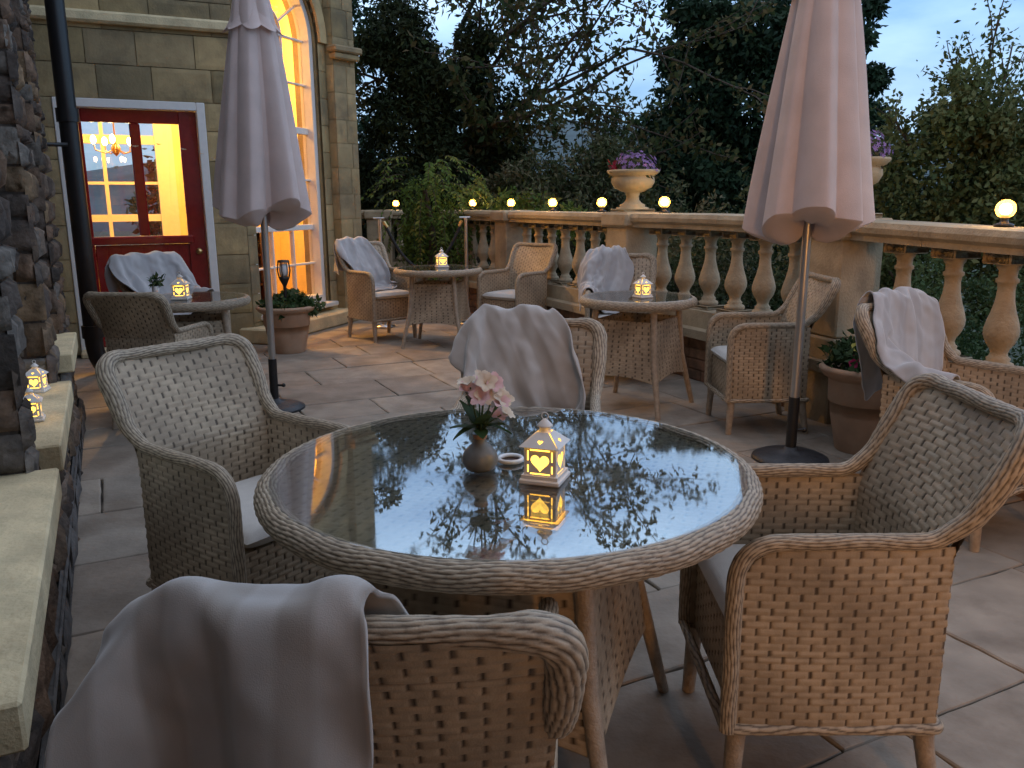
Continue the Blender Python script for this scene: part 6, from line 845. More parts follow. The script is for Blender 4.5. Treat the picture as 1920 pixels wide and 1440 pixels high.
# arched window
W=bpy.data.objects.new('arched_window',None); COL.objects.link(W); W.parent=H; W['label']='tall round headed window glowing yellow'
def wp(t,z,d=0.): return P0+WD*t+UP*z+WN*d
hw=.585; DI=-.16
def wbar(g,t0,z0,t1,z1,w,dp=.05,d=DI):
    a=wp(t0,z0,d); b=wp(t1,z1,d); u=b-a; L=np.linalg.norm(u); u/=L; v=np.cross(u,WN); g.box((a+b)/2,(L,w,dp),(u,v,WN),bev=.006)
g=G()
out_=[(WC+HWO-.006,WB+.05)]+[(WC+(HWO-.006)*math.cos(t),ZS+(HWO-.006)*math.sin(t)) for t in np.linspace(0,PI,33)]+[(WC-HWO+.006,WB+.05)]
in_=[(WC+hw,WB+.13)]+[(WC+hw*math.cos(t),ZS+hw*math.sin(t)) for t in np.linspace(0,PI,33)]+[(WC-hw,WB+.13)]
g.prism(out_,P0+WN*(-.20),WD,UP,WN,.14,holes=[in_[::-1]])
g.box(wp(WC,WB+.025,-.06),(2*HWO+.06,.30,.05),(WD,WN,UP),bev=.01)
obj('window_frame',g,['white'],W,False)
g=G()
for t in(-1,1): wbar(g,WC+t*.19,WB+.13,WC+t*.19,ZS,.022)
for z,ww in((.69,.022),(1.09,.06),(1.6,.022),(2.12,.07),(2.6,.022),(3.05,.026)): wbar(g,WC-hw,z,WC+hw,z,ww,.05,DI+(.006 if ww>.03 else .003))
pts=[(WC+.19*math.cos(t),ZS+.23*math.sin(t)) for t in np.linspace(0,PI,15)]
for a,b in zip(pts[:-1],pts[1:]): wbar(g,a[0],a[1],b[0],b[1],.022,.045)
for an in(35,90,145):
    t=rad(an); wbar(g,WC+.19*math.cos(t),ZS+.23*math.sin(t),WC+hw*math.cos(t),ZS+hw*math.sin(t),.02,.045)
obj('glazing_bar',g,['white'],W,False)
g=G(); g.prism(in_,P0+WN*(DI-.004),WD,UP,WN,.006); obj('pane',g,['pane'],W,False)
g=G(); g.box(wp(WC,.075,.02),(2*HWO+.5,.42,.15),(WD,WN,UP),bev=.015); obj('stone_step',g,['sill'],W,False)
# door
DR=bpy.data.objects.new('door',None); COL.objects.link(DR); DR.parent=H; DR['label']='glossy red half glazed door in a white frame'
def dp_(u,z,d=0.): return KC+D2*u+UP*z+NB*d
g=G(); fw=.075
g.box(dp_(DU0+fw/2,DZ/2,-.06),(fw,.14,DZ),(D2,NB,UP),bev=.006); g.box(dp_(DU1-fw/2,DZ/2,-.06),(fw,.14,DZ),(D2,NB,UP),bev=.006); g.box(dp_((DU0+DU1)/2,DZ-fw/2,-.058),(DU1-DU0-2*fw-.004,.14,fw),(D2,NB,UP),bev=.006)
obj('door_frame',g,['white'],DR,False)
a,b=DU0+fw+.003,DU1-fw-.003; z0,z1=.05,DZ-fw-.003; gz0,gz1=1.065,2.07; ml,mr_=-.955,-.865
pl,pr=a+.13,b-.155
g=G()
g.box(dp_((a+pl)/2,(z0+z1)/2,-.08),(pl-a,.05,z1-z0),(D2,NB,UP),bev=.005); g.box(dp_((pr+b)/2,(z0+z1)/2,-.08),(b-pr,.05,z1-z0),(D2,NB,UP),bev=.005)
g.box(dp_((pl+pr)/2,(gz1+z1)/2,-.081),(pr-pl,.05,z1-gz1),(D2,NB,UP),bev=.005); g.box(dp_((ml+mr_)/2,(gz0+gz1)/2,-.079),(mr_-ml,.056,gz1-gz0),(D2,NB,UP),bev=.012)
g.box(dp_((pl+pr)/2,gz0-.04,-.075),(pr-pl+.1,.075,.075),(D2,NB,UP),bev=.012)
x=pl
while x<pr-.01: g.box(dp_(x+.055,(z0+gz0-.08)/2,-.09),(.108,.03,gz0-.08-z0),(D2,NB,UP),bev=.006); x+=(pr-pl)/8
obj('door_leaf',g,['red'],DR,False)
g=G(); g.box(dp_((pl+pr)/2,(gz0+gz1)/2,-.09),(pr-pl,.006,gz1-gz0),(D2,NB,UP)); obj('pane',g,['dpane'],DR,False)
g=G(); R=np.stack([D2,UP,NB],1); k=G(); k.lathe([(.001,.05),(.02,.047),(.028,.035),(.022,.02),(.012,.014),(.012,.004),(.03,.002),(.03,0)],20); g.merge(k,dp_(-.448,.91,-.055),R=R); obj('door_knob',g,['brass'],DR)
g=G(); g.box(dp_((DU0+DU1)/2,.025,.03),(DU1-DU0,.4,.05),(D2,NB,UP),bev=.01); obj('doorstep',g,['sill'],DR,False)
# room behind
g=G(); bk=3.6
def rp(u,s_,z): return KC+D2*u+D1*s_+UP*z
fu0,fu1,fz0,fz1=-3.2,-.45,.75,2.75
# rear wall with window opening
rw_=[(-4.2,-.0),(1.2,0),(1.2,3.9),(-4.2,3.9)]
g.prism(rw_,KC+D1*bk,D2,UP,D1,.2,holes=[[(fu0,fz0),(fu1,fz0),(fu1,fz1),(fu0,fz1)]])
g.box(rp(-4.3,bk/2,1.95),(.2,bk,3.9),(D2,D1,UP)); g.box(rp(-3.1,.26,1.95),(2.0,.2,3.9),(D2,D1,UP))
g.box(C2+D1*1.9-D2*.42+UP*1.95,(.2,3.6,3.9),(D2,D1,UP)); cp=[rp(-4.2,.32,3.92),rp(0,.32,3.92),P0-WN*.3+UP*3.92,C2-D2*.4+D1*.1+UP*3.92,C2-D2*.4+D1*2.4+UP*3.92,rp(-4.2,bk,3.92)]
g.add(cp+[p+UP*.1 for p in cp],[list(range(6)),list(range(6,12))[::-1]])
hp('room_wall',g,['inwall'])
g=G(); fp=[p-UP*3.88 for p in cp]; g.add(fp+[p+UP*.03 for p in fp],[list(range(6)),list(range(6,12))[::-1]]); hp('room_floor',g,['infloor'])
g=G()
for u_ in(fu0+.05,fu1-.05): g.box(rp(u_,bk-.01,(fz0+fz1)/2),(.10,.1,fz1-fz0),(D2,D1,UP))
for u_ in(-2.6,-2.24,-1.88,-1.52,-1.16,-.80): g.box(rp(u_,bk+.0,(fz0+fz1)/2),(.045,.06,fz1-fz0),(D2,D1,UP))
for z_,w_ in((fz0+.04,.09),(1.18,.09),(1.62,.035),(2.16,.11),(fz1-.03,.06)): g.box(rp((fu0+fu1)/2,bk+.004,z_),(fu1-fu0,.06,w_),(D2,D1,UP))
g.box(rp((fu0+fu1)/2,bk-.06,fz0-.02),(fu1-fu0+.2,.25,.04),(D2,D1,UP)); g.box(rp(fu1+.06,bk-.02,(fz0+fz1)/2),(.12,.05,fz1-fz0+.2),(D2,D1,UP))
o=hp('rear_window',g,['white']); p=G(); p.box(rp((fu0+fu1)/2,bk+.05,(fz0+fz1)/2),(fu1-fu0,.006,fz1-fz0),(D2,D1,UP)); hp('pane',p,['dpane'],parent=o)
# drainpipe
g=G(); pb=sn(7.45,-.16); pts=[pb+UP*5,pb+UP*.22,pb+UP*.10+D2*.02,pb+UP*.02+D2*.09-D1*.05]; g.tube(resample(fillet(pts,.1,6),.05)[0],.068,18)
for z in(.35,2.02,3.6): g.tube([pb+UP*(z-.05),pb+UP*(z+.05)],.082,18)
for z in(1.80,3.3): g.box(pb-D2*.22+UP*z-D1*.05,(.42,.03,.03),(D2,D1,UP))
hp('drainpipe',g,['black'],True)
# room contents
def chand(loc):
    t=thing('chandelier','lit brass chandelier hanging in the yellow room behind the red door','chandelier',loc)
    g=G(); g.tube([(0,0,1.6),(0,0,.1)],.008,8); g.lathe([(.001,-.08),(.03,-.05),(.05,0),(.02,.06),(.01,.12)],16)
    for i in range(5):
        a=i*2*PI/5; c,s_=math.cos(a),math.sin(a); g.tube([(0,0,0),(.1*c,.1*s_,-.05),(.2*c,.2*s_,-.02),(.21*c,.21*s_,.04)],.006,6)
    obj('brass_arms',g,['brass'],t)
    for i in range(5):
        a=i*2*PI/5; g=G(); g.sphere((.21*math.cos(a),.21*math.sin(a),.085),(.028,.028,.045)); obj('bulb',g,['bulb'],t)
chand(tuple(rp(-1.05,1.55,1.93)))
t=thing('dining_table','dark wooden table inside the yellow room below its rear window','table',tuple(rp(-1.75,2.6,.05)),AZ)
g=G(); g.box((0,0,.74),(1.5,.8,.04),bev=.01); obj('tabletop',g,['wood'],t)
for sx in(-1,1):
    for sy in(-1,1): g=G(); g.tube([(sx*.66,sy*.32,.72),(sx*.66,sy*.32,0)],[.035,.022],10); obj('leg',g,['wood'],t)
t=thing('sideboard','dark sideboard with open shelves seen through the lower arched window','sideboard',tuple(rp(.02,1.7,.05)),AZ)
g=G()
for z in(.05,.38,.72,1.02): g.box((0,0,z),(.7,.4,.03))
g.box((-.35,0,.53),(.03,.4,1.0)); g.box((.35,0,.53),(.03,.4,1.0)); g.box((0,.19,.53),(.7,.02,1.0)); obj('carcass',g,['wood'],t)
t=thing('wall_bracket','iron wall bracket with hanging cord on the yellow wall inside the door','bracket',tuple(rp(-.13,bk-.03,2.12)),AZ)
g=G(); g.tube([(0,0,.1),(0,-.12,.1),(0,-.16,.05)],.008,8); g.tube([(.0,-.02,.1),(.0,-.02,-.75)],.004,6); g.lathe([(.001,-.03),(.05,-.02),(.06,.02),(.001,.03)],12,(0,-.03,0)); obj('iron_arm',g,['wood'],t)
# ------------------------------------------------------------ balustrade
def catm(P,n=14):
    P=[np.array(p,float) for p in P]; P=[2*P[0]-P[1]]+P+[2*P[-1]-P[-2]]; o=[]
    for i in range(1,len(P)-2):
        for t in np.linspace(0,1,n,endpoint=False):
            o.append(.5*((2*P[i])+(-P[i-1]+P[i+1])*t+(2*P[i-1]-5*P[i]+4*P[i+1]-P[i+2])*t*t+(-P[i-1]+3*P[i]-3*P[i+1]+P[i+2])*t**3))
    o.append(P[-2]); return np.array(o)
BP=catm([(2.95,1.4,-.08),(2.72,2.7,-.06),(2.42,4.05,-.04),(2.06,5.2,-.015),(1.60,6.25,0),(1.03,7.35,0),(.50,8.5,0),(-.01,9.65,0),(-.42,10.5,0),(-.80,11.3,0)])
def at_y(Y,P=None):
    P=BP if P is None else P; i=int(np.clip(np.searchsorted(P[:,1],Y),1,len(P)-1)); a,b=P[i-1],P[i]; t=(Y-a[1])/(b[1]-a[1]); d=(b-a)/np.linalg.norm(b-a); return a+(b-a)*t,d
BPROF=[(.0,0),(.078,0),(.078,.028),(.062,.032),(.066,.045),(.060,.058),(.045,.066),(.048,.080),(.038,.09),(.034,.105),(.040,.125),(.058,.155),(.070,.19),(.071,.215),(.062,.255),(.049,.30),(.038,.35),(.034,.40),(.037,.43),(.045,.437),(.045,.452),(.036,.458),(.037,.49),(.047,.505),(.05,.52)]
g=G(); g.lathe(BPROF[3:],20); g.box((0,0,.016),(.165,.165,.032),bev=.004); g.box((0,0,.548),(.15,.15,.056),bev=.006); BMESH=g.mesh('baluster',['bal'])
for p in BMESH.polygons: p.use_smooth=len(p.vertices)==4
def sweep(g,P,prof,k=1.):
    # prof: closed outline in (across, up); across>0 is to the right of travel
    T,_,_=frames(P); Rr=np.cross(T,UP); Rr/=np.linalg.norm(Rr,axis=1)[:,None]; prof=np.array(prof)
    X=P[:,None]+Rr[:,None]*prof[None,:,0,None]+UP*prof[None,:,1,None]; g.grid(X,closev=True,k=k); n=len(prof); g.add(X[0],np.arange(n)[None,::-1],k); g.add(X[-1],np.arange(n)[None,:],k)
RAILP=[(-.13,1.135),(.13,1.135),(.13,1.165),(.155,1.185),(.16,1.215),(.145,1.245),(.10,1.252),(-.10,1.252),(-.145,1.245),(-.16,1.215),(-.155,1.185),(-.13,1.165)]
def balustrade(P,piers,label,step,bal_y):
    B=thing('stone_balustrade',label,'balustrade',(0,0,0),0,'lengths of stone balustrade')
    g=G(); n=0; i=0; m=max(1,int(round(1.0/np.linalg.norm(P[1]-P[0]))))
    Q=P[:]; seg=[Q[k:k+m+1] for k in range(0,len(Q)-1,m)]
    for sgm in seg:
        s2=sgm.copy(); d=(s2[-1]-s2[0]); d/=np.linalg.norm(d); s2[0]+=d*.0015; s2[-1]-=d*.0015; sweep(g,s2,RAILP)
    obj('handrail',g,['bal'],B,False)
    g=G(); sweep(g,P,[(-.14,.40),(.14,.40),(.14,.53),(-.14,.53)]); obj('plinth',g,['bal'],B,False)
    g=G(); sweep(g,P,[(-.24,.335),(.2,.335),(.2,.40),(-.24,.40)]); obj('ledge',g,['bal'],B,False)
    g=G(); T,_,_=frames(P); Rr=np.cross(T,UP)
    d=np.concatenate([[0],np.cumsum(np.linalg.norm(np.diff(P,axis=0),axis=1))]); L=d[-1]; s_=0; z=0
    sweep(g,P,[(-.165,-.05),(.17,-.05),(.17,.334),(-.165,.334)],k=.2)
    for z in np.arange(0,.33,.0825):
        x=random.uniform(-.2,0)
        while x<L:
            w=random.uniform(.2,.26); c=max(0,min(L,x+w/2)); p=np.array([np.interp(c,d,P[:,j]) for j in range(3)]); j=min(len(P)-1,int(np.searchsorted(d,c))); u=T[j]; nn=-Rr[j]
            g.box(p+nn*.165+UP*(z+.041),(w-.01,.02+random.random()*.006,.074),(u,nn,UP),k=random.random(),bev=.005); x+=w
    obj('brick_base',g,['brick'],B,False)
    for Y in piers:
        p,dv=at_y(Y,P); nn=np.cross(dv,UP); g=G(); ax=(nn,dv,UP)
        g.box(p+UP*.465,(.38,.38,.14),ax,bev=.01); g.box(p+UP*.84,(.32,.32,.60),ax,bev=.01); g.box(p+UP*1.195,(.40,.40,.125),ax,bev=.02)
        g.box(p+UP*.17,(.44,.40,.34),ax,bev=.01); obj('pier',g,['bal'],B,False)
    for Y in bal_y:
        p,dv=at_y(Y,P); o=bpy.data.objects.new('baluster',BMESH); COL.objects.link(o); o.parent=B; o.scale=(1.15,1.15,1.055); o.location=tuple(p+UP*.53); o.rotation_euler=(0,0,math.atan2(dv[1],dv[0])+random.uniform(-.02,.02))
    return B
def span(a,b,n): 
    e=(b-a)/(n+.55); return [a+e*(i+.775) for i in range(n)]
bys=[1.6,2.0,2.4,2.74,3.06,3.38,3.72,4.05,4.38,4.72,5.59,5.86,6.13,6.40,6.66,6.92,7.62,7.86,8.12,8.40,8.67,8.96,9.24,10.05,10.34,10.63,10.95]
balustrade(BP,[5.19,7.31,9.58],'long stone balustrade along the terrace with two urns and a row of globe lamps',.3,bys)
FP=catm([(-2.75,11.9,0),(-2.2,11.95,0),(-1.45,11.95,0)],8)
FPd=FP
B2=thing('stone_balustrade','short stone balustrade beyond the steps, next to the house corner','balustrade',(0,0,0),0,'lengths of stone balustrade')
g=G(); sweep(g,FP,RAILP); obj('handrail',g,['bal'],B2,False); g=G(); sweep(g,FP,[(-.14,0),(.14,0),(.14,.53),(-.14,.53)]); obj('plinth',g,['bal'],B2,False)
g=G(); g.box((-1.85,11.95,.8),(.34,.32,.66),bev=.01); g.box((-1.85,11.95,1.19),(.40,.40,.125),bev=.02); obj('pier',g,['bal'],B2,False)
for x in(-2.6,-2.38,-2.16,-1.58): o=bpy.data.objects.new('baluster',BMESH); COL.objects.link(o); o.parent=B2; o.location=(x,11.95,.53)
# steps in the gap
g=G()
for i in range(4): g.box((-1.12+.12*i,11.55+.3*i,.02-.12*i-.1),(.95,.32,.2),(np.array([.9,.44,0]),np.array([-.44,.9,0]),UP),bev=.01)
struct('garden_steps',g,['bal'],label='stone steps going down through the gap in the balustrade')
g=G(); g.box((-1.02,10.75,.26),(.5,.3,.52),bev=.02); g.box((-1.08,10.8,.55),(.34,.3,.1),bev=.02); tag(obj('low_wall',g,['bal'],None,False),'low stone wall end beside the steps under the leafy bush','wall')
# urns
URN=[(.001,0),(.14,0),(.14,.035),(.105,.045),(.11,.06),(.075,.075),(.055,.10),(.05,.13),(.062,.15),(.06,.16),(.10,.175),(.155,.205),(.178,.25),(.182,.285),(.172,.295),(.20,.31),(.225,.335),(.222,.35),(.20,.352),(.17,.34),(.16,.28),(.001,.27)]
g=G(); g.lathe(URN,72,fn=lambda th,z:1+.045*np.abs(np.sin(th*14))*((z>.165)&(z<.28))+.05*np.abs(np.sin(th*10))*((z>.07)&(z<.15))); g.box((0,0,.012),(.29,.29,.028),bev=.004); UM=g.mesh('urn',['urn'])
def leaves(g,c,r,n,size,asp=.45,k=None,shell=.5,droop=0.,flat=0.):
    c=np.asarray(c,float); r=np.broadcast_to(np.asarray(r,float),(3,)); d=rng.normal(size=(n,3)); d/=np.linalg.norm(d,axis=1)[:,None]
    rad_=shell+(1-shell)*rng.random(n)**.6; rad_=np.where(rng.random(n)<.25,rng.random(n)**.4,rad_); P=c+d*rad_[:,None]*r
    return leafat(g,P,size,asp,k,droop,d)
def leafat(g,P,size,asp=.45,k=None,droop=0.,nd=None):
    n=len(P); a=rng.normal(size=(n,3)); a[:,2]-=droop; a/=np.linalg.norm(a,axis=1)[:,None]
    b=rng.normal(size=(n,3)); 
    if nd is not None: b=b*.8+np.cross(a,nd)
    b-=a*(a*b).sum(1)[:,None]; b/=np.linalg.norm(b,axis=1)[:,None]+1e-9; s_=size*(.6+.8*rng.random(n))[:,None]
    nn=np.cross(a,b); V=np.stack([P,P+a*s_*.5+b*s_*asp*.5+nn*s_*.08,P+a*s_-nn*s_*.06,P+a*s_*.5-b*s_*asp*.5+nn*s_*.08],1).reshape(-1,3)
    F=np.arange(n*4).reshape(n,4); K=np.repeat(rng.random(n) if k is None else np.clip(k+rng.normal(0,.15,n),0,1),4); return g.add(V,F,K)
def flower(g,c,nrm,r,petals=6,mi=0,w=.5,cup=.4):
    nrm=np.asarray(nrm,float); nrm/=np.linalg.norm(nrm); a=np.cross(nrm,[.3,.2,.9]); a/=np.linalg.norm(a); b=np.cross(nrm,a); ph=random.random()*6
    for i in range(petals):
        t=ph+i*2*PI/petals; d=a*math.cos(t)+b*math.sin(t); e=np.cross(nrm,d); L=r*random.uniform(.85,1.1)
        rows_=[(0.,.08,0),(.35,.8,cup*.45),(.7,1.,cup*.8),(1.,.35,cup*.75)]; X=[]
        for q,ww,h in rows_: X.append([c+d*q*L-e*ww*w*r*.5+nrm*h*r,c+d*q*L+nrm*(h*r-.08*r),c+d*q*L+e*ww*w*r*.5+nrm*h*r])
        g.grid(np.array(X),mi=mi)
def urn(Y,label,flab,seed):
    p,dv=at_y(Y); t=thing('garden_urn',label,'urn',(p[0],p[1],1.2585+p[2]),0.3,'stone urns on the balustrade'); obj('urn_bowl',UM,None,t)
    f=thing('flower_display',flab,'flowers',(p[0],p[1],1.55),0,'flowers in the urns')
    g=G(); leaves(g,(0,0,.05),(.2,.2,.10),1100,.045,.4); obj('foliage',g,['lf_shrub'],f)
    g=G()
    for i in range(170):
        d=rng.normal(size=3); d[2]=abs(d[2]); d/=np.linalg.norm(d); d=d*np.array([.2,.2,.16])*random.uniform(.8,1.1); flower(g,d+np.array([.02,0,.05]),d,.017,5)
    obj('blossom',g,['mauve'],f)
    g=G()
    for i in range(16): flower(g,np.array([-.18,-.04,.08])+rng.normal(0,.03,3),rng.normal(size=3)+np.array([-.3,-.6,.6]),.025,6)
    obj('red_blossom',g,['crimson'],f)
urn(7.31,'carved stone urn on the balustrade pier between two globe lamps','mauve and red flowers filling the urn left of the right-hand parasol',1)
urn(5.19,'carved stone urn mostly hidden behind the right-hand parasol','mauve flowers in the urn behind the right-hand parasol',2)
# globe lamps
g=G(); g.sphere((0,0,.085),.046,28,18); GM=g.mesh('globe',['globe']); g=G(); g.sphere((0,0,.085),.027,20,12); GC=g.mesh('lamp_core',['core']); g=G(); g.lathe([(.001,0),(.045,0),(.045,.012),(.02,.02),(.018,.05),(.026,.055)],16); BMm=g.mesh('lamp_base',['black'])
lamps=[(4.12,'nearest globe lamp on the rail at the right edge'),(6.93,'globe lamp on the rail just right of the urn'),(7.78,'globe lamp on the rail just left of the urn'),(8.75,'x'),(9.64,'globe lamp above the far balustrade pier'),(10.64,'globe lamp nearest the leafy bush on its right side')]
lamps[3]=(8.68,'globe lamp midway between the urn and the far balustrade pier')
for Y,l in lamps:
    p,dv=at_y(Y); t=thing('globe_lamp',l,'lamp',(p[0]+.01,p[1],1.2535+p[2]),0,'globe lamps on the balustrade'); obj('lamp_core',GC,None,obj('globe',GM,None,t)); obj('lamp_base',BMm,None,t)
t=thing('globe_lamp','globe lamp half hidden in leaves on the short far balustrade','lamp',(-1.62,11.95,1.2535),0,'globe lamps on the balustrade'); obj('lamp_core',GC,None,obj('globe',GM,None,t)); obj('lamp_base',BMm,None,t)
# rope barrier posts
RP=[(-1.42,9.15),(-.50,9.35)]
t=thing('rope_barrier','two steel posts with a black rope hanging across the steps','barrier',(0,0,0))
for x,y in RP:
    g=G(); g.tube([(x,y,0),(x,y,1.18)],.021,14); g.tube([(x-.07,y,1.185),(x+.05,y,1.185)],.012,10); g.lathe([(.001,.0),(.12,0),(.12,.012),(.03,.03)],24,(x,y,.003)); o=obj('post',g,['steel'],t)
g=G(); a=np.array([-1.38,9.15,1.15]); b=np.array([-.54,9.35,1.15]); q=np.linspace(0,1,40)[:,None]; P=a+(b-a)*q-UP*(4*.52*q*(1-q)); g.tube(P,.017,10); obj('rope',g,['rope_black'],t)
g=G(); g.tube([a,a+(b-a)*.04-UP*.06],.02,10); g.tube([b,b-(b-a)*.04-UP*.06],.02,10); obj('rope_clip',g,['brass'],t)
# ------------------------------------------------------------ parasols
def parasol(x,y,z0,R0,R1,zt,label,lean,seed,vent=None,rot=0.):
    r_=np.random.default_rng(seed)
    t=thing('closed_parasol',label,'parasol',(x,y,0),0,'closed pink parasols'); t.rotation_euler=(0,lean,0)
    g=G(); g.tube([(0,0,.30),(0,0,zt+.25)],.0225,20); obj('pole',g,['alu'],t)
    g=G(); g.tube([(0,0,.02),(0,0,.34)],.028,20); g.tube([(.028,0,.16),(.06,0,.16)],.008,8); g.sphere((.065,0,.16),.014); obj('socket',g,['black'],t)
    g=G(); g.lathe([(.001,.07),(.035,.07),(.04,.055),(.10,.047),(.16,.03),(.195,.015),(.2,.0),(.001,.0)],48); obj('base',g,['base'],t)
    NF=8; nth=320; nz=90; th=np.arange(nth)/nth*2*PI; ztop=zt; zz=np.linspace(0,1,nz)
    amp=.75+.5*r_.random(NF); wid=r_.normal(0,.12,NF); skw=r_.choice([-.35,.35],NF); R=np.zeros((nz,nth)); Z=np.zeros((nz,nth))
    cen=np.arange(NF)*2*PI/NF+wid+rot
    for j in range(nz):
        q=zz[j]; base=R0*(1-q)**.92+R1*q; tw=.10*(1-q)
        prof=np.zeros(nth)
        for i in range(NF):
            d=(th-(cen[i]+tw*np.sin(i*1.7))+PI)%(2*PI)-PI; s2=.52; ad=np.abs(d)/(PI/NF)
            sk_=skw[i]; ad=ad*(1+sk_*np.sign(d)); prof=np.maximum(prof,amp[i]**.8*np.clip(1-(ad*.82)**1.5,0,None))
        depth=.46*(1-q*.55); R[j]=base*(1-depth+depth*prof)
        R[j]*=1+.02*np.sin(3*th+q*5+seed)
        hem=.0
    hemw=.035*np.sin(th*2+seed)+.03*np.sin(th*3+1.3*seed)
    for j in range(nz): Z[j]=z0+(zt-z0)*zz[j]+hemw*(1-zz[j])**3+ (R[j]-R0*.8)*.28*(1-zz[j])**4
    X=np.stack([R*np.cos(th),R*np.sin(th),Z],-1)
    g=G(); g.grid(X,closev=True,flip=True)
    # hem turned inwards and gathered round the pole
    ins=[]
    for f,dz in((1,0),(.96,-.012),(.82,-.032),(.62,-.055),(.42,-.06),(.24,-.045),(.12,-.02)):
        rr=R[0]*f*(1+.10*np.sin(11*th+f*9)*(1-f)*2); ins.append(np.stack([rr*np.cos(th),rr*np.sin(th),Z[0]+dz+.02*np.sin(7*th+seed)*(1-f)*2],-1))
    g.grid(np.array(ins),closev=True); obj('canopy',g,['canopy'],t)
    if vent:
        g=G(); zv,rv=vent; n2=30; q=np.linspace(0,1,n2)[:,None]; sc=np.abs(np.cos(4*(th-rot)))[None,:]
        Rv=rv*(1-q**.8*.80)*(1-.22*(1-sc)*(1-q*.6)); Rv=Rv*(1+.10*(1-q)**8); Zv=zv+(zt+.12-zv)*q-.035*(1-q)**3*sc
        g.grid(np.stack([Rv*np.cos(th),Rv*np.sin(th),Zv+0*Rv],-1),closev=True,flip=True); obj('vent_cap',g,['canopy'],t)
    g=G()
    for i in range(NF): 
        a=cen[i]; c,s_=math.cos(a),math.sin(a); g.tube([(.03*c,.03*s_,zt-.1),(R0*.62*c,R0*.62*s_,z0+.06)],.006,6)
    g.lathe([(.045,z0+.02),(.05,z0+.06),(.03,z0+.10)],16); obj('ribs',g,['black'],t)
parasol(-1.60,5.43,1.31,.33,.10,2.62,'closed pink parasol nearer the red door, in front of the arched window',rad(.6),3,(2.40,.165),.25)
parasol(1.48,4.23,1.25,.345,.09,2.62,'tall closed pink parasol in front of the balustrade, right of the urn',rad(.5),11,(2.33,.165),.6)
# ------------------------------------------------------------ lanterns and table things
def heart(s_,cx=0,cy=0,n=28):
    o=[]
    for i in range(n):
        t=i/n*2*PI; o.append((cx+s_*16*math.sin(t)**3/17,cy+s_*(13*math.cos(t)-5*math.cos(2*t)-2*math.cos(3*t)-math.cos(4*t))/17))
    return o
def rect(a,b,c,d): return [(a,c),(b,c),(b,d),(a,d)]
def lantern_meshes():
    o={}; g=G(); g.box((0,0,.006),(.098,.098,.012),bev=.003); g.box((0,0,.016),(.088,.088,.01)); o['base']=g
    g=G(); hw=.038; h0,h1=.02,.088
    for i in range(4):
        a=i*PI/2; c,s_=math.cos(a),math.sin(a); u=np.array([c,s_,0]); w=np.array([s_,-c,0])
        L=.0; hs=[heart(.024,0,.033)[::-1],rect(-.031,-.027,.036,.060)[::-1],rect(-.031,-.027,.008,.026)[::-1],rect(.027,.031,.036,.060)[::-1],rect(.027,.031,.008,.026)[::-1],rect(-.024,.024,.060,.0635)[::-1],rect(-.024,.024,.0035,.007)[::-1]]
        g.prism([(-hw,0),(hw,0),(hw,h1-h0),(-hw,h1-h0)],w*(hw-.002)+UP*h0,u,UP,w,.0025,holes=hs)
    o['walls']=g
    g=G()
    for i in range(4):
        a=i*PI/2; c,s_=math.cos(a),math.sin(a); u=np.array([c,s_,0]); w=np.array([s_,-c,0]); v=UP*.030-w*.031; v_=v/np.linalg.norm(v); nn=np.cross(u,v_)
        g.prism([(-.047,0),(.047,0),(.014,.0435),(-.014,.0435)],w*.047+UP*.088,u,v_,-nn*-1,.0018,holes=[heart(.007,0,.017,16)[::-1]])
    o['roof']=g
    g=G(); g.lathe([(.016,.116),(.014,.120),(.013,.128),(.019,.131),(.018,.134),(.010,.142),(.004,.148),(.001,.149)],20); th=np.linspace(0,2*PI,20,endpoint=False); g.tube(np.stack([.008*np.cos(th),0*th,.155+.008*np.sin(th)],-1),.0013,6,closed=True); o['cap']=g
    g=G(); g.box((0,0,.054),(.0655,.0655,.064)); 
    b=[(-.040,-.040),(.040,-.040),(.040,.040),(-.040,.040)]; t_=[(-.011,-.011),(.011,-.011),(.011,.011),(-.011,.011)]
    g.add([(*p,.088) for p in b]+[(*p,.115) for p in t_],[[i,(i+1)%4,(i+1)%4+4,i+4] for i in range(4)]); o['glow']=g
    return o
LM=lantern_meshes(); LMM={'base':LM['base'].mesh('lantern_base',['lant'],False),'walls':LM['walls'].mesh('heart_panel',['lant'],False),'roof':LM['roof'].mesh('lantern_roof',['lant'],False),'cap':LM['cap'].mesh('lantern_cap',['lant']),'glow':LM['glow'].mesh('candle_glow',['lglow'],False)}
def lantern(x,y,z,rz,label,sc=1.):
    t=thing('heart_lantern',label,'lantern',(x,y,z),rz,'small white heart lanterns'); t.scale=(sc,)*3
    for k,n in(('base','lantern_base'),('walls','heart_panel'),('roof','lantern_roof'),('cap','lantern_cap'),('glow','candle_glow')): obj(n,LMM[k],None,t)
ZG=.7425
lantern(.072,1.765,ZG,rad(-20),'white heart lantern glowing beside the vase on the big glass table',.95)
lantern(.845,5.33,ZG,rad(28),'white heart lantern glowing on the small table before the balustrade')
lantern(-.665,8.0,ZG,rad(20),'white heart lantern glowing on the farthest table',1.15)
lantern(-2.16,5.42,ZG,rad(5),'white heart lantern glowing on the table by the red door',1.1)
p=sn(3.85,-.31,.601); lantern(p[0],p[1],p[2],rad(10),'farther white heart lantern on the stone sill',.8); p=sn(3.32,-.295,.601); lantern(p[0],p[1],p[2],rad(25),'nearer white heart lantern on the stone sill',.8)
V=thing('bud_vase','small grey glazed bud vase on the big glass table','vase',(-.075,1.84,ZG))
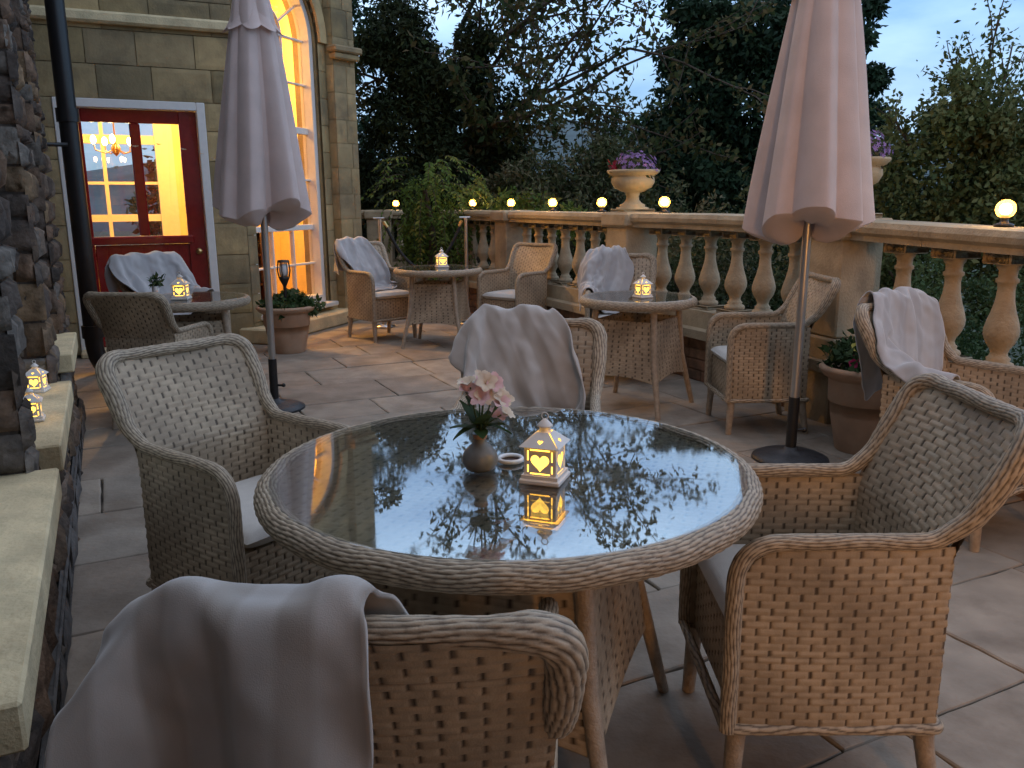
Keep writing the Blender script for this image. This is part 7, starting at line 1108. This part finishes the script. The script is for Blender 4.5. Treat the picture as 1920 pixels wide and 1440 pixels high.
g=G(); g.lathe([(.001,0),(.026,0),(.034,.005),(.0405,.018),(.0415,.030),(.037,.044),(.027,.055),(.018,.063),(.0145,.072),(.015,.082),(.0175,.087),(.0155,.087),(.012,.082),(.011,.072),(.001,.06)],40,fn=lambda th,z:1+.012*np.sin(18*th+60*z)*(z<.06)); obj('vase_body',g,['vase'],V)
g=G(); g.lathe([(.0152,.076),(.0165,.081),(.0178,.0868)],24); obj('rust_band',g,['terra'],V)
F=thing('flower_posy','posy of pale pink alstroemeria with green leaves in the bud vase','flowers',(-.075,1.84,ZG+.078))
g=G(); heads=[(-.02,0,.118),(.012,-.02,.13),(.035,.0,.115),(.045,-.012,.085),(0,.02,.125),(.05,.01,.05),(.012,-.03,.10)]
for h in heads: g.tube([(0,0,-.07),(h[0]*.3,h[1]*.3,.03),h],.0018,6)
for i,(an,el,L,wd) in enumerate([(2.7,.9,.085,.022),(3.4,.35,.075,.018),(3.7,.0,.07,.016),(.3,.75,.075,.024),(-.3,.5,.07,.022),(5.2,.8,.06,.024),(4.3,.6,.055,.024),(.9,.6,.06,.02),(2.1,.8,.075,.02),(-.15,.05,.075,.01),(3.0,1.15,.08,.02),(4.9,.2,.05,.02)]):
    d=np.array([math.cos(an)*math.cos(el),math.sin(an)*math.cos(el),math.sin(el)]); e=np.cross(d,UP); e/=np.linalg.norm(e); up=np.cross(e,d); o0=np.array([0,0,.015+.02*random.random()]); X=[]
    for q,w_ in((0,.1),(.2,.7),(.45,1),(.7,.75),(.9,.3),(1,.02)):
        c=o0+d*q*L-UP*(.022*q*q)*(1.2-el); X.append([c-e*w_*wd*.85+up*.004,c,c+e*w_*wd*.85+up*.004])
    g.grid(np.array(X),k=.5+.3*random.random(),mi=1)
obj('stems_and_leaves',g,['stemg','lf_pot'],F)
g=G()
for i,h in enumerate(heads):
    for j in range(2): flower(g,np.array(h)+rng.normal(0,.006,3),np.array([h[0]*8+random.uniform(-.5,.5),h[1]*8-.5+random.uniform(-.4,.4),.7]),.026,6,mi=(i+j)%2,w=.75,cup=.7)
obj('petals',g,['pink','cream'],F)
t=thing('ring_dish','small white ring shaped dish between the vase and lantern','dish',(-.005,1.9,ZG)); g=G(); g.lathe([(.026,.003),(.022,.004),(.0235,.010),(.030,.012),(.034,.008),(.033,.002),(.026,0)],40); obj('dish_rim',g,['dish'],t); g=G(); g.lathe([(.001,.0035),(.0255,.0035),(.026,.0015),(.001,.001)],32); obj('dish_well',g,['wood'],t)
t=thing('small_posy','small cream posy in a glass on the table by the red door','flowers',(-2.40,5.60,ZG)); g=G(); g.lathe([(.001,0),(.022,0),(.025,.07),(.023,.07),(.02,.004),(.001,.004)],20); obj('tumbler',g,['dish'],t); g=G()
for i in range(7):
    d=np.array([rng.normal(0,.03),rng.normal(0,.03),.12+.03*random.random()]); g=G(); g.tube([(0,0,.02),d*.6,d],.0015,5,mi=1); flower(g,d,d,.022,6); obj('bloom',g,['cream','stemg'],t)
g=G(); leaves(g,(0,0,.1),(.04,.04,.03),60,.04); obj('foliage',g,['lf_pot'],t)
# ------------------------------------------------------------ pots
POT=[(.001,0),(.55,0),(.56,.02),(.70,.42),(.74,.62),(.79,.86),(.80,.875),(.83,.88),(.84,.90),(.90,.905),(.95,.94),(1.0,.98),(1.0,1.0),(.96,1.03),(.90,1.03),(.86,.99),(.84,.93),(.001,.90)]
def pot(x,y,R,Hh,label,name='terracotta_pot'):
    t=thing(name,label,'plant pot',(x,y,0),0,'terracotta pots'); g=G(); pr=[(a*R,b*Hh) for a,b in POT]; pr.insert(5,(.745*R+.006,.60*Hh)); pr.insert(5,(.745*R,.585*Hh)); g.lathe(pr,56); obj('pot_body',g,['terra'],t)
    g=G(); g.lathe([(.86*R,.93*Hh),(.001,.95*Hh)],24); obj('soil',g,['soil'],t); return t
pot(-2.08,7.62,.27,.42,'wide terracotta pot with a leafy plant under the arched window')
f=thing('pot_plant','low bushy green plant in the pot under the arched window','plant',(-2.08,7.62,.38)); g=G()
for c in [(0,0,.07),(-.12,0,.05),(.13,-.03,.05),(.2,.05,.03),(0,.1,.08),(-.02,-.13,.04),(.08,.05,.1)]: leaves(g,c,(.12,.12,.08),260,.055,.5)
obj('foliage',g,['lf_pot'],f)
t=thing('garden_torch','black solar garden torch stuck in the pot under the arched window','torch',(-2.06,7.55,.38)); g=G(); g.tube([(0,0,0),(0,0,.24)],[.010,.016],10); g.lathe([(.016,.24),(.045,.30),(.05,.32),(.046,.32),(.02,.27)],16)
for i in range(8):
    a=i*PI/4; c,s_=math.cos(a),math.sin(a); g.tube([(.046*c,.046*s_,.31),(.06*c,.06*s_,.38),(.05*c,.05*s_,.45)],.004,5)
g.lathe([(.055,.45),(.05,.47),(.001,.475)],16); obj('torch_cage',g,['black'],t); g=G(); g.lathe([(.001,.32),(.035,.33),(.04,.38),(.035,.44),(.001,.44)],16); obj('torch_shade',g,['dish'],t)
pot(1.93,4.40,.25,.46,'terracotta pot with bright flowers beside the right-hand parasol')
f=thing('flowering_plant','bedding plant with yellow and magenta flowers in the right-hand pot','plant',(1.93,4.40,.45)); g=G()
for c in [(0,0,.07),(-.12,0,.06),(.1,-.05,.05),(-.05,-.1,.05),(0,.1,.1)]: leaves(g,c,(.13,.13,.09),260,.05,.5)
obj('foliage',g,['lf_hedge'],f); g=G()
for i in range(9): d=np.array([-.02+rng.normal(0,.035),-.08+rng.normal(0,.03),.18+rng.normal(0,.03)]); flower(g,d,d+np.array([0,-.4,.2]),.032,5,w=.9)
obj('yellow_blossom',g,['yellow'],f); g=G()
for i in range(6): d=np.array([-.05+rng.normal(0,.05),-.13+rng.normal(0,.02),.09+rng.normal(0,.03)]); flower(g,d,d+np.array([0,-.5,.1]),.026,5,w=.9)
obj('magenta_blossom',g,['magenta'],f)
# ------------------------------------------------------------ trees and shrubs
def treething(name,label,loc,group=None,cat='tree'): return thing(name,label,cat,loc,0,group)
def branches(g,p,d,L,r,depth,tips,spread=.6,bend=.25,n=5,lift=0.):
    P=[np.array(p,float)]; dd=np.array(d,float)
    for i in range(n):
        dd=dd+rng.normal(0,bend/2,3)+np.array([0,0,lift]); dd/=np.linalg.norm(dd); P.append(P[-1]+dd*L/n)
    g.tube(P,np.linspace(r,r*.55,n+1),6 if r<.03 else 9,caps=False)
    if depth==0: tips.append(np.array(P)); return
    tips.append(np.array(P)[n//2:])
    for k in range(random.choice((4,5))):
        i=random.randint(max(1,n//2-1),n); q=P[i]; e=dd+rng.normal(0,spread,3); e/=np.linalg.norm(e); branches(g,q,e,L*random.uniform(.55,.8),r*.5,depth-1,tips,spread,bend,n,lift)
def tipleaves(g,tips,per,size,spread,asp=.45,droop=.3):
    P=[]
    for t in tips:
        i=rng.integers(1,len(t),per); P.append(t[i]+rng.normal(0,spread,(per,3)))
    leafat(g,np.concatenate(P),size,asp,None,droop)
def bush(name,label,loc,blobs,n,size,m,asp=.5,cat='shrub',trunk=True,group=None,shell=.6,droop=0.):
    t=treething(name,label,loc,group,cat); g=G(); tot=sum(b[3] for b in blobs) if len(blobs[0])>4 else 0
    vols=np.array([b[3]*b[4]*b[5] for b in blobs])**.75; vols/=vols.sum()
    for b,v in zip(blobs,vols):
        c=np.array(b[:3]); r=np.array(b[3:6]); m_=max(3,int(8*v*len(blobs)))
        leaves(g,c,r*.8,int(n*v*.4),size,asp,shell=.3,droop=droop)
        k0=random.uniform(.25,.75)
        for j in range(m_*2):   # clumps on the surface
            d=rng.normal(size=3); d/=np.linalg.norm(d); leaves(g,c+d*r*random.uniform(.6,1.0),r*random.uniform(.18,.38),int(n*v*.6/(m_*2)),size,asp,k=k0+random.uniform(-.25,.25),shell=.2,droop=droop)
    obj('crown',g,[m],t)
    if trunk:
        g=G(); b=max(blobs,key=lambda q:q[3]); 
        for i in range(3): d=rng.normal(0,.25,3); g.tube([(d[0]*.3,d[1]*.3,-.2),(d[0],d[1],b[2]*.5),(b[0]+d[0]*2,b[1]+d[1]*2,b[2])],[.05*max(b[3],.4),.035*max(b[3],.4),.015],8)
        obj('trunk',g,['bark'],t)
    return t
GZ=-.6
# tall dark ivy-clad tree next to the house
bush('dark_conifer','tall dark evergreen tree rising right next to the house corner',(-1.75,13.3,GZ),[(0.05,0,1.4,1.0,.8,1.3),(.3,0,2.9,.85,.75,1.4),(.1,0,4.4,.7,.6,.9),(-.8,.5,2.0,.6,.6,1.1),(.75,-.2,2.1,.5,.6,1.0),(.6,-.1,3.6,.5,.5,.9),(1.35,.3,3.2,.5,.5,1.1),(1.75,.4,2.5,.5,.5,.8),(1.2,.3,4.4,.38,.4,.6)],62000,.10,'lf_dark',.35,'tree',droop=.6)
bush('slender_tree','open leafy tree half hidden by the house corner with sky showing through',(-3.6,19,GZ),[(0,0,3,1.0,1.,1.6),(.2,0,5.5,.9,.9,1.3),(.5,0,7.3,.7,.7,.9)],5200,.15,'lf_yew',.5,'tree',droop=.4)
# turning tree with long arching limbs
t=treething('arching_tree','open tree with long arching branches and browning leaves against the sky',(-.95,14.0,GZ)); g=G(); tips=[]
g.tube([(0,0,0),(.05,0,1.5),(-.02,0,3.0),(.1,0,4.6)],[.12,.10,.07,.02],12)
for p,d,L in [((0,0,2.3),(.9,-.1,.48),3.2),((.02,0,2.9),(.95,.1,.35),2.9),((.02,0,3.3),(.95,-.1,.2),3.0),((0,0,3.4),(.8,-.25,.62),2.2),((.05,0,3.9),(.7,-.35,.75),2.3),((.08,0,4.4),(.35,-.5,.9),2.2),((0,0,3.2),(-.7,-.3,.5),1.4),((0,0,1.9),(.95,-.35,.22),2.1),((.0,0,1.6),(.5,-.5,.3),1.6),((.0,0,2.5),(.3,-.6,.4),1.6)]:
    branches(g,np.array(p),np.array(d)/np.linalg.norm(d),L,.04,2,tips,.55,.22,5)
obj('trunk',g,['bark'],t); g=G(); tipleaves(g,tips,44,.115,.09,.5,.5); obj('crown',g,['lf_autumn'],t)
# big round dark tree
bl=[(0,0,1.6,2.0,1.5,1.7),(-1.35,0,2.2,.95,1.0,1.4),(1.4,0,2.2,1.1,1.1,1.5),(0,0,3.5,1.9,1.4,1.3),(-1.1,0,3.7,.9,.9,1.0),(1.2,0,3.7,1.0,.9,1.0),(.1,0,4.8,1.45,1.1,.85),(-.9,0,4.7,.8,.8,.8),(1.2,0,4.8,1.0,.9,.8),(-1.5,-.3,1.0,.9,.9,1.0),(1.7,-.3,1.0,.9,.9,1.0)]
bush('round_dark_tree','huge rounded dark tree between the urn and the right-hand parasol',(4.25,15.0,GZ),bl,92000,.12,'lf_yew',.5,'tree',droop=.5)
# olive-leaved small tree on the right
t=bush('olive_tree','grey green small leaved tree at the right edge with open twigs on top',(4.35,8.2,GZ),[(0,0,1.3,1.2,.9,1.25),(-.45,0,2.2,.75,.7,.7),(.55,0,2.2,.8,.7,.75),(.1,0,2.75,.7,.6,.5),(1.4,.2,1.8,.9,.8,1.3),(-.9,.1,1.0,.55,.6,.9)],46000,.062,'lf_olive',.55,'tree')
g=G(); tips=[]
for p,d,L in [((.1,0,2.6),(.05,0,1),1.0),((.2,0,2.6),(.3,.1,1),.8),((.5,0,2.6),(.5,0,.9),.8),((.8,0,2.5),(.7,0,.75),.75),((-.1,0,2.7),(-.25,0,1),.55),((-.5,0,2.4),(-.6,0,.7),.5)]:
    branches(g,np.array(p),np.array(d)/np.linalg.norm(d),L,.014,1,tips,.45,.15,5,.02)
obj('twigs',g,['bark'],t); g=G(); tipleaves(g,tips,34,.055,.045,.55,-.2); obj('top_leaves',g,['lf_olive'],t)
# shrubs behind the rail
bush('variegated_shrub','tall loose shrub with pale edged leaves behind the far globe lamps',(.75,11.8,GZ),[(0,0,1.5,.9,.6,1.0),(-.7,0,1.4,.7,.6,.9),(.75,.1,1.3,.7,.6,.9),(.2,0,2.3,.7,.5,.55),(-.5,0,2.2,.55,.5,.5)],17000,.085,'lf_shrub',.4)
bush('mid_shrub','dark shrub behind the balustrade left of the urn',(1.9,10.2,GZ),[(0,0,1.2,.8,.6,.85),(-.8,.2,1.2,.7,.6,.85),(.8,.3,1.0,.7,.6,.8),(-1.4,.4,1.3,.6,.5,.8)],12000,.07,'lf_shrub',.45)
bush('lamp_shrub','leafy shrub coloured bright green for the light of the far globe lamps',(-.05,10.75,GZ),[(0,0,1.75,.30,.3,.36),(.38,-.3,1.8,.28,.3,.32),(-.42,.5,1.85,.34,.3,.4),(.75,-.9,1.7,.22,.25,.25)],3800,.07,'lf_fresh_lit',.45)
bush('near_shrub','low shrub behind the rail right of the urn',(2.1,8.3,GZ),[(0,0,1.3,.55,.4,.8),(.6,-.6,1.2,.5,.4,.75),(-.5,.7,1.3,.5,.4,.85)],9000,.055,'lf_shrub',.45)
bush('clipped_hedge','dark green hedge behind the balusters at the right edge',(3.5,5.3,GZ),[(0,0,.75,.6,.8,.7),(-.25,1.2,.75,.6,.8,.7),(.15,-1.2,.7,.6,.8,.6),(.4,-2.3,.7,.6,.8,.6),(-.7,2.5,.7,.6,.8,.65)],26000,.04,'lf_hedge',.5,'hedge',False)
bush('low_hedge','dark hedge behind the middle balusters',(2.15,8.0,GZ),[(0,0,.6,.5,.9,.6),(-.6,1.3,.6,.5,.9,.6),(-1.3,2.7,.6,.5,.9,.6),(.5,-1.0,.6,.45,.7,.55)],15000,.05,'lf_dark',.5,'hedge',False)
# wisteria-like bush with hanging compound leaves by the steps
t=treething('hanging_bush','fresh green bush with hanging leaf sprays at the gap in the balustrade',(-1.0,10.45,0),None,'shrub'); g=G(); st=G(); P=[]; PK=[]
st.tube([(-.05,.0,0),(0,0,.5),(.02,0,1.0),(-.05,0,1.5)],[.05,.045,.04,.03],9)
for i in range(95):
    a=random.uniform(0,2*PI); r_=random.uniform(.08,.55)**1; z=random.uniform(.55,2.0); top=np.array([math.cos(a)*r_*1.0-.0,math.sin(a)*r_*.7,z*.9+.15*(1-r_)]); L=random.uniform(.3,.55); d=np.array([math.cos(a)*.5,math.sin(a)*.4,-.55 if z<1.5 else .15]); d/=np.linalg.norm(d)
    q=[top]; 
    for j in range(8): d=d+np.array([0,0,-.18]); d/=np.linalg.norm(d); q.append(q[-1]+d*L/8)
    q=np.array(q); st.tube(q,.003,4,caps=False); e=np.cross(d,UP); e/=np.linalg.norm(e)+1e-9; kk=random.uniform(.2,.9)
    for j in range(1,9):
        for s_ in(-1,1):
            b=q[j]; dd=e*s_*.8+d*.6+rng.normal(0,.15,3); dd/=np.linalg.norm(dd); w=np.cross(dd,rng.normal(size=3)); w/=np.linalg.norm(w); l=.075*random.uniform(.7,1.2)
            g.add([b,b+dd*l*.45+w*l*.2,b+dd*l-UP*.008,b+dd*l*.45-w*l*.2],np.array([[0,1,2,3]]),np.clip(kk+rng.normal(0,.12),0,1))
for c,r_ in(((0,0,1.35),(.42,.3,.35)),((-.15,0,.95),(.25,.25,.4)),((.3,0,.9),(.22,.22,.35))): leaves(g,c,r_,900,.06,.4,k=.25,droop=.6)
obj('crown',g,['lf_fresh_lit'],t); obj('trunk',st,['bark'],t)
# far wood, ground and hills
g=G()
for i in range(26):
    x=-16+i*1.7+random.uniform(-.6,.6); y=40+random.uniform(-4,4); h=random.uniform(2.2,4.2)
    if 8.5<x<13.5: h*=.75
    for j in range(5): leaves(g,(x+rng.normal(0,.7),y,GZ+h*.25*j*.9),(1.4,1.2,h*.35),330,.38,.6)
o=obj('distant_wood',g,['lf_dark']); tag(o,'far belt of dark trees on the valley side','woodland',None,'stuff')
g=G(); nn=80; xs=np.linspace(-400,400,nn); ys=np.concatenate([[-30,-5,0],np.linspace(8,900,40)]); X,Y=np.meshgrid(xs,ys,indexing='ij'); Z=np.where(Y<14,GZ,GZ-np.clip((Y-14)*.06,0,10)); 
g.grid(np.stack([X,Y,Z],-1)); struct('ground',g,['grass'],label='dark garden ground falling away beyond the terrace')
g=G(); xs=np.linspace(-900,900,160); ys=np.linspace(380,1000,30); X,Y=np.meshgrid(xs,ys,indexing='ij'); Z=-12+ (62+15*np.sin(X*.006+.8)+12*np.sin(X*.019)+6*np.sin(X*.05))*np.clip((Y-380)/420,0,1)**.8
g.grid(np.stack([X,Y,Z],-1)); struct('hills',g,['hill'],True,'hazy blue hills across the valley')
g=G(); g.box((0,-6,-.72),(60,24,.2)); 
# ------------------------------------------------------------ camera, light, sky
cam=bpy.data.cameras.new('camera'); co=bpy.data.objects.new('camera',cam); COL.objects.link(co); S.camera=co
cam.sensor_fit='HORIZONTAL'; cam.sensor_width=36; cam.lens=1553/1920*36; cam.clip_end=5000; cam.clip_start=.02
P_=rad(12.4); R_=rad(.4); f=Vector((0,math.cos(P_),-math.sin(P_))); r0=Vector((1,0,0)); u0=Vector((0,math.sin(P_),math.cos(P_)))
rt=r0*math.cos(R_)-u0*math.sin(R_); uu=u0*math.cos(R_)+r0*math.sin(R_); Rm=Matrix((rt,uu,-f)).transposed().to_4x4(); co.matrix_world=Matrix.Translation((0,0,1.35))@Rm
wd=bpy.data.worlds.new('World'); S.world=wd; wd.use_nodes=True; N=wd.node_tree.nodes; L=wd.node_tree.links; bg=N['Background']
sk=N.new('ShaderNodeTexSky'); sk.sky_type='NISHITA'; sk.sun_disc=False; sk.sun_elevation=rad(4); sk.sun_rotation=rad(200); sk.dust_density=.6; sk.ozone_density=4
tc=N.new('ShaderNodeTexCoord'); mp=N.new('ShaderNodeMapping'); mp.inputs['Scale'].default_value=(1,1,3.2); nz=N.new('ShaderNodeTexNoise'); nz.inputs['Scale'].default_value=2.1; nz.inputs['Detail'].default_value=7; nz.inputs['Roughness'].default_value=.55
L.new(tc.outputs['Generated'],mp.inputs[0]); L.new(mp.outputs[0],nz.inputs['Vector'])
mr=N.new('ShaderNodeMapRange'); mr.inputs['From Min'].default_value=.30; mr.inputs['From Max'].default_value=.66; mr.inputs['To Min'].default_value=.15; L.new(nz.outputs['Fac'],mr.inputs['Value'])
tint=N.new('ShaderNodeMix'); tint.data_type='RGBA'; tint.blend_type='MULTIPLY'; tint.inputs[0].default_value=1; tint.inputs[7].default_value=(SKT:=(.55,.95,1.35,1)); L.new(sk.outputs[0],tint.inputs[6])
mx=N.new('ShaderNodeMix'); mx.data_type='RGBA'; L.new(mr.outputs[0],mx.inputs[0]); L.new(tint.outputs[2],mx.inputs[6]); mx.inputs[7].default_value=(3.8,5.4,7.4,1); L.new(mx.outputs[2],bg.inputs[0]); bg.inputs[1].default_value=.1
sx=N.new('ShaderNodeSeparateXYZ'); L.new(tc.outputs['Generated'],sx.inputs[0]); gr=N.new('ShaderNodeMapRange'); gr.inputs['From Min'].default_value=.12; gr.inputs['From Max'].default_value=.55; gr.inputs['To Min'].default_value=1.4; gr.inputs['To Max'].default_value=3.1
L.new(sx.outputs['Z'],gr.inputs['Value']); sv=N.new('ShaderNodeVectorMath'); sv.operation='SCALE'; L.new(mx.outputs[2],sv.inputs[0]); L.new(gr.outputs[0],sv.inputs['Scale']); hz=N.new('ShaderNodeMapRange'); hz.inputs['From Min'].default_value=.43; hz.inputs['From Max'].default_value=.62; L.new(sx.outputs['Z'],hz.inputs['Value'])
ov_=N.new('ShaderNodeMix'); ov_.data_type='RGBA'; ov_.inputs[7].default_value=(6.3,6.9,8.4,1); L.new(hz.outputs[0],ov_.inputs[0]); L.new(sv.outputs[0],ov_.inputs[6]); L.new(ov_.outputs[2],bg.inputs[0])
sun=bpy.data.lights.new('sun','SUN'); sun.energy=.04; sun.angle=rad(25); sun.color=(1,.85,.7); so=bpy.data.objects.new('sun',sun); COL.objects.link(so); so.rotation_euler=(rad(80),0,rad(-20))
def plight(n,loc,e,c,r=.1):
    l=bpy.data.lights.new(n,'POINT'); l.energy=e; l.color=c; l.shadow_soft_size=r; o=bpy.data.objects.new(n,l); COL.objects.link(o); o.location=loc
WARM=(1,.50,.11)
plight('chandelier_light',tuple(rp(-1.05,1.55,1.99)),90,WARM,.02)
plight('room_light',tuple(rp(-.35,1.95,3.1)),330,WARM,.12)
S.view_settings.view_transform='Standard'; S.view_settings.look='None'; S.view_settings.exposure=.38; S.view_settings.gamma=1
S.cycles.use_denoising=True; S.cycles.max_bounces=8; S.cycles.transparent_max_bounces=12; S.cycles.sample_clamp_indirect=4; S.cycles.caustics_reflective=False; S.cycles.caustics_refractive=False
try: S.cycles.denoiser='OPENIMAGEDENOISE'
except Exception: pass
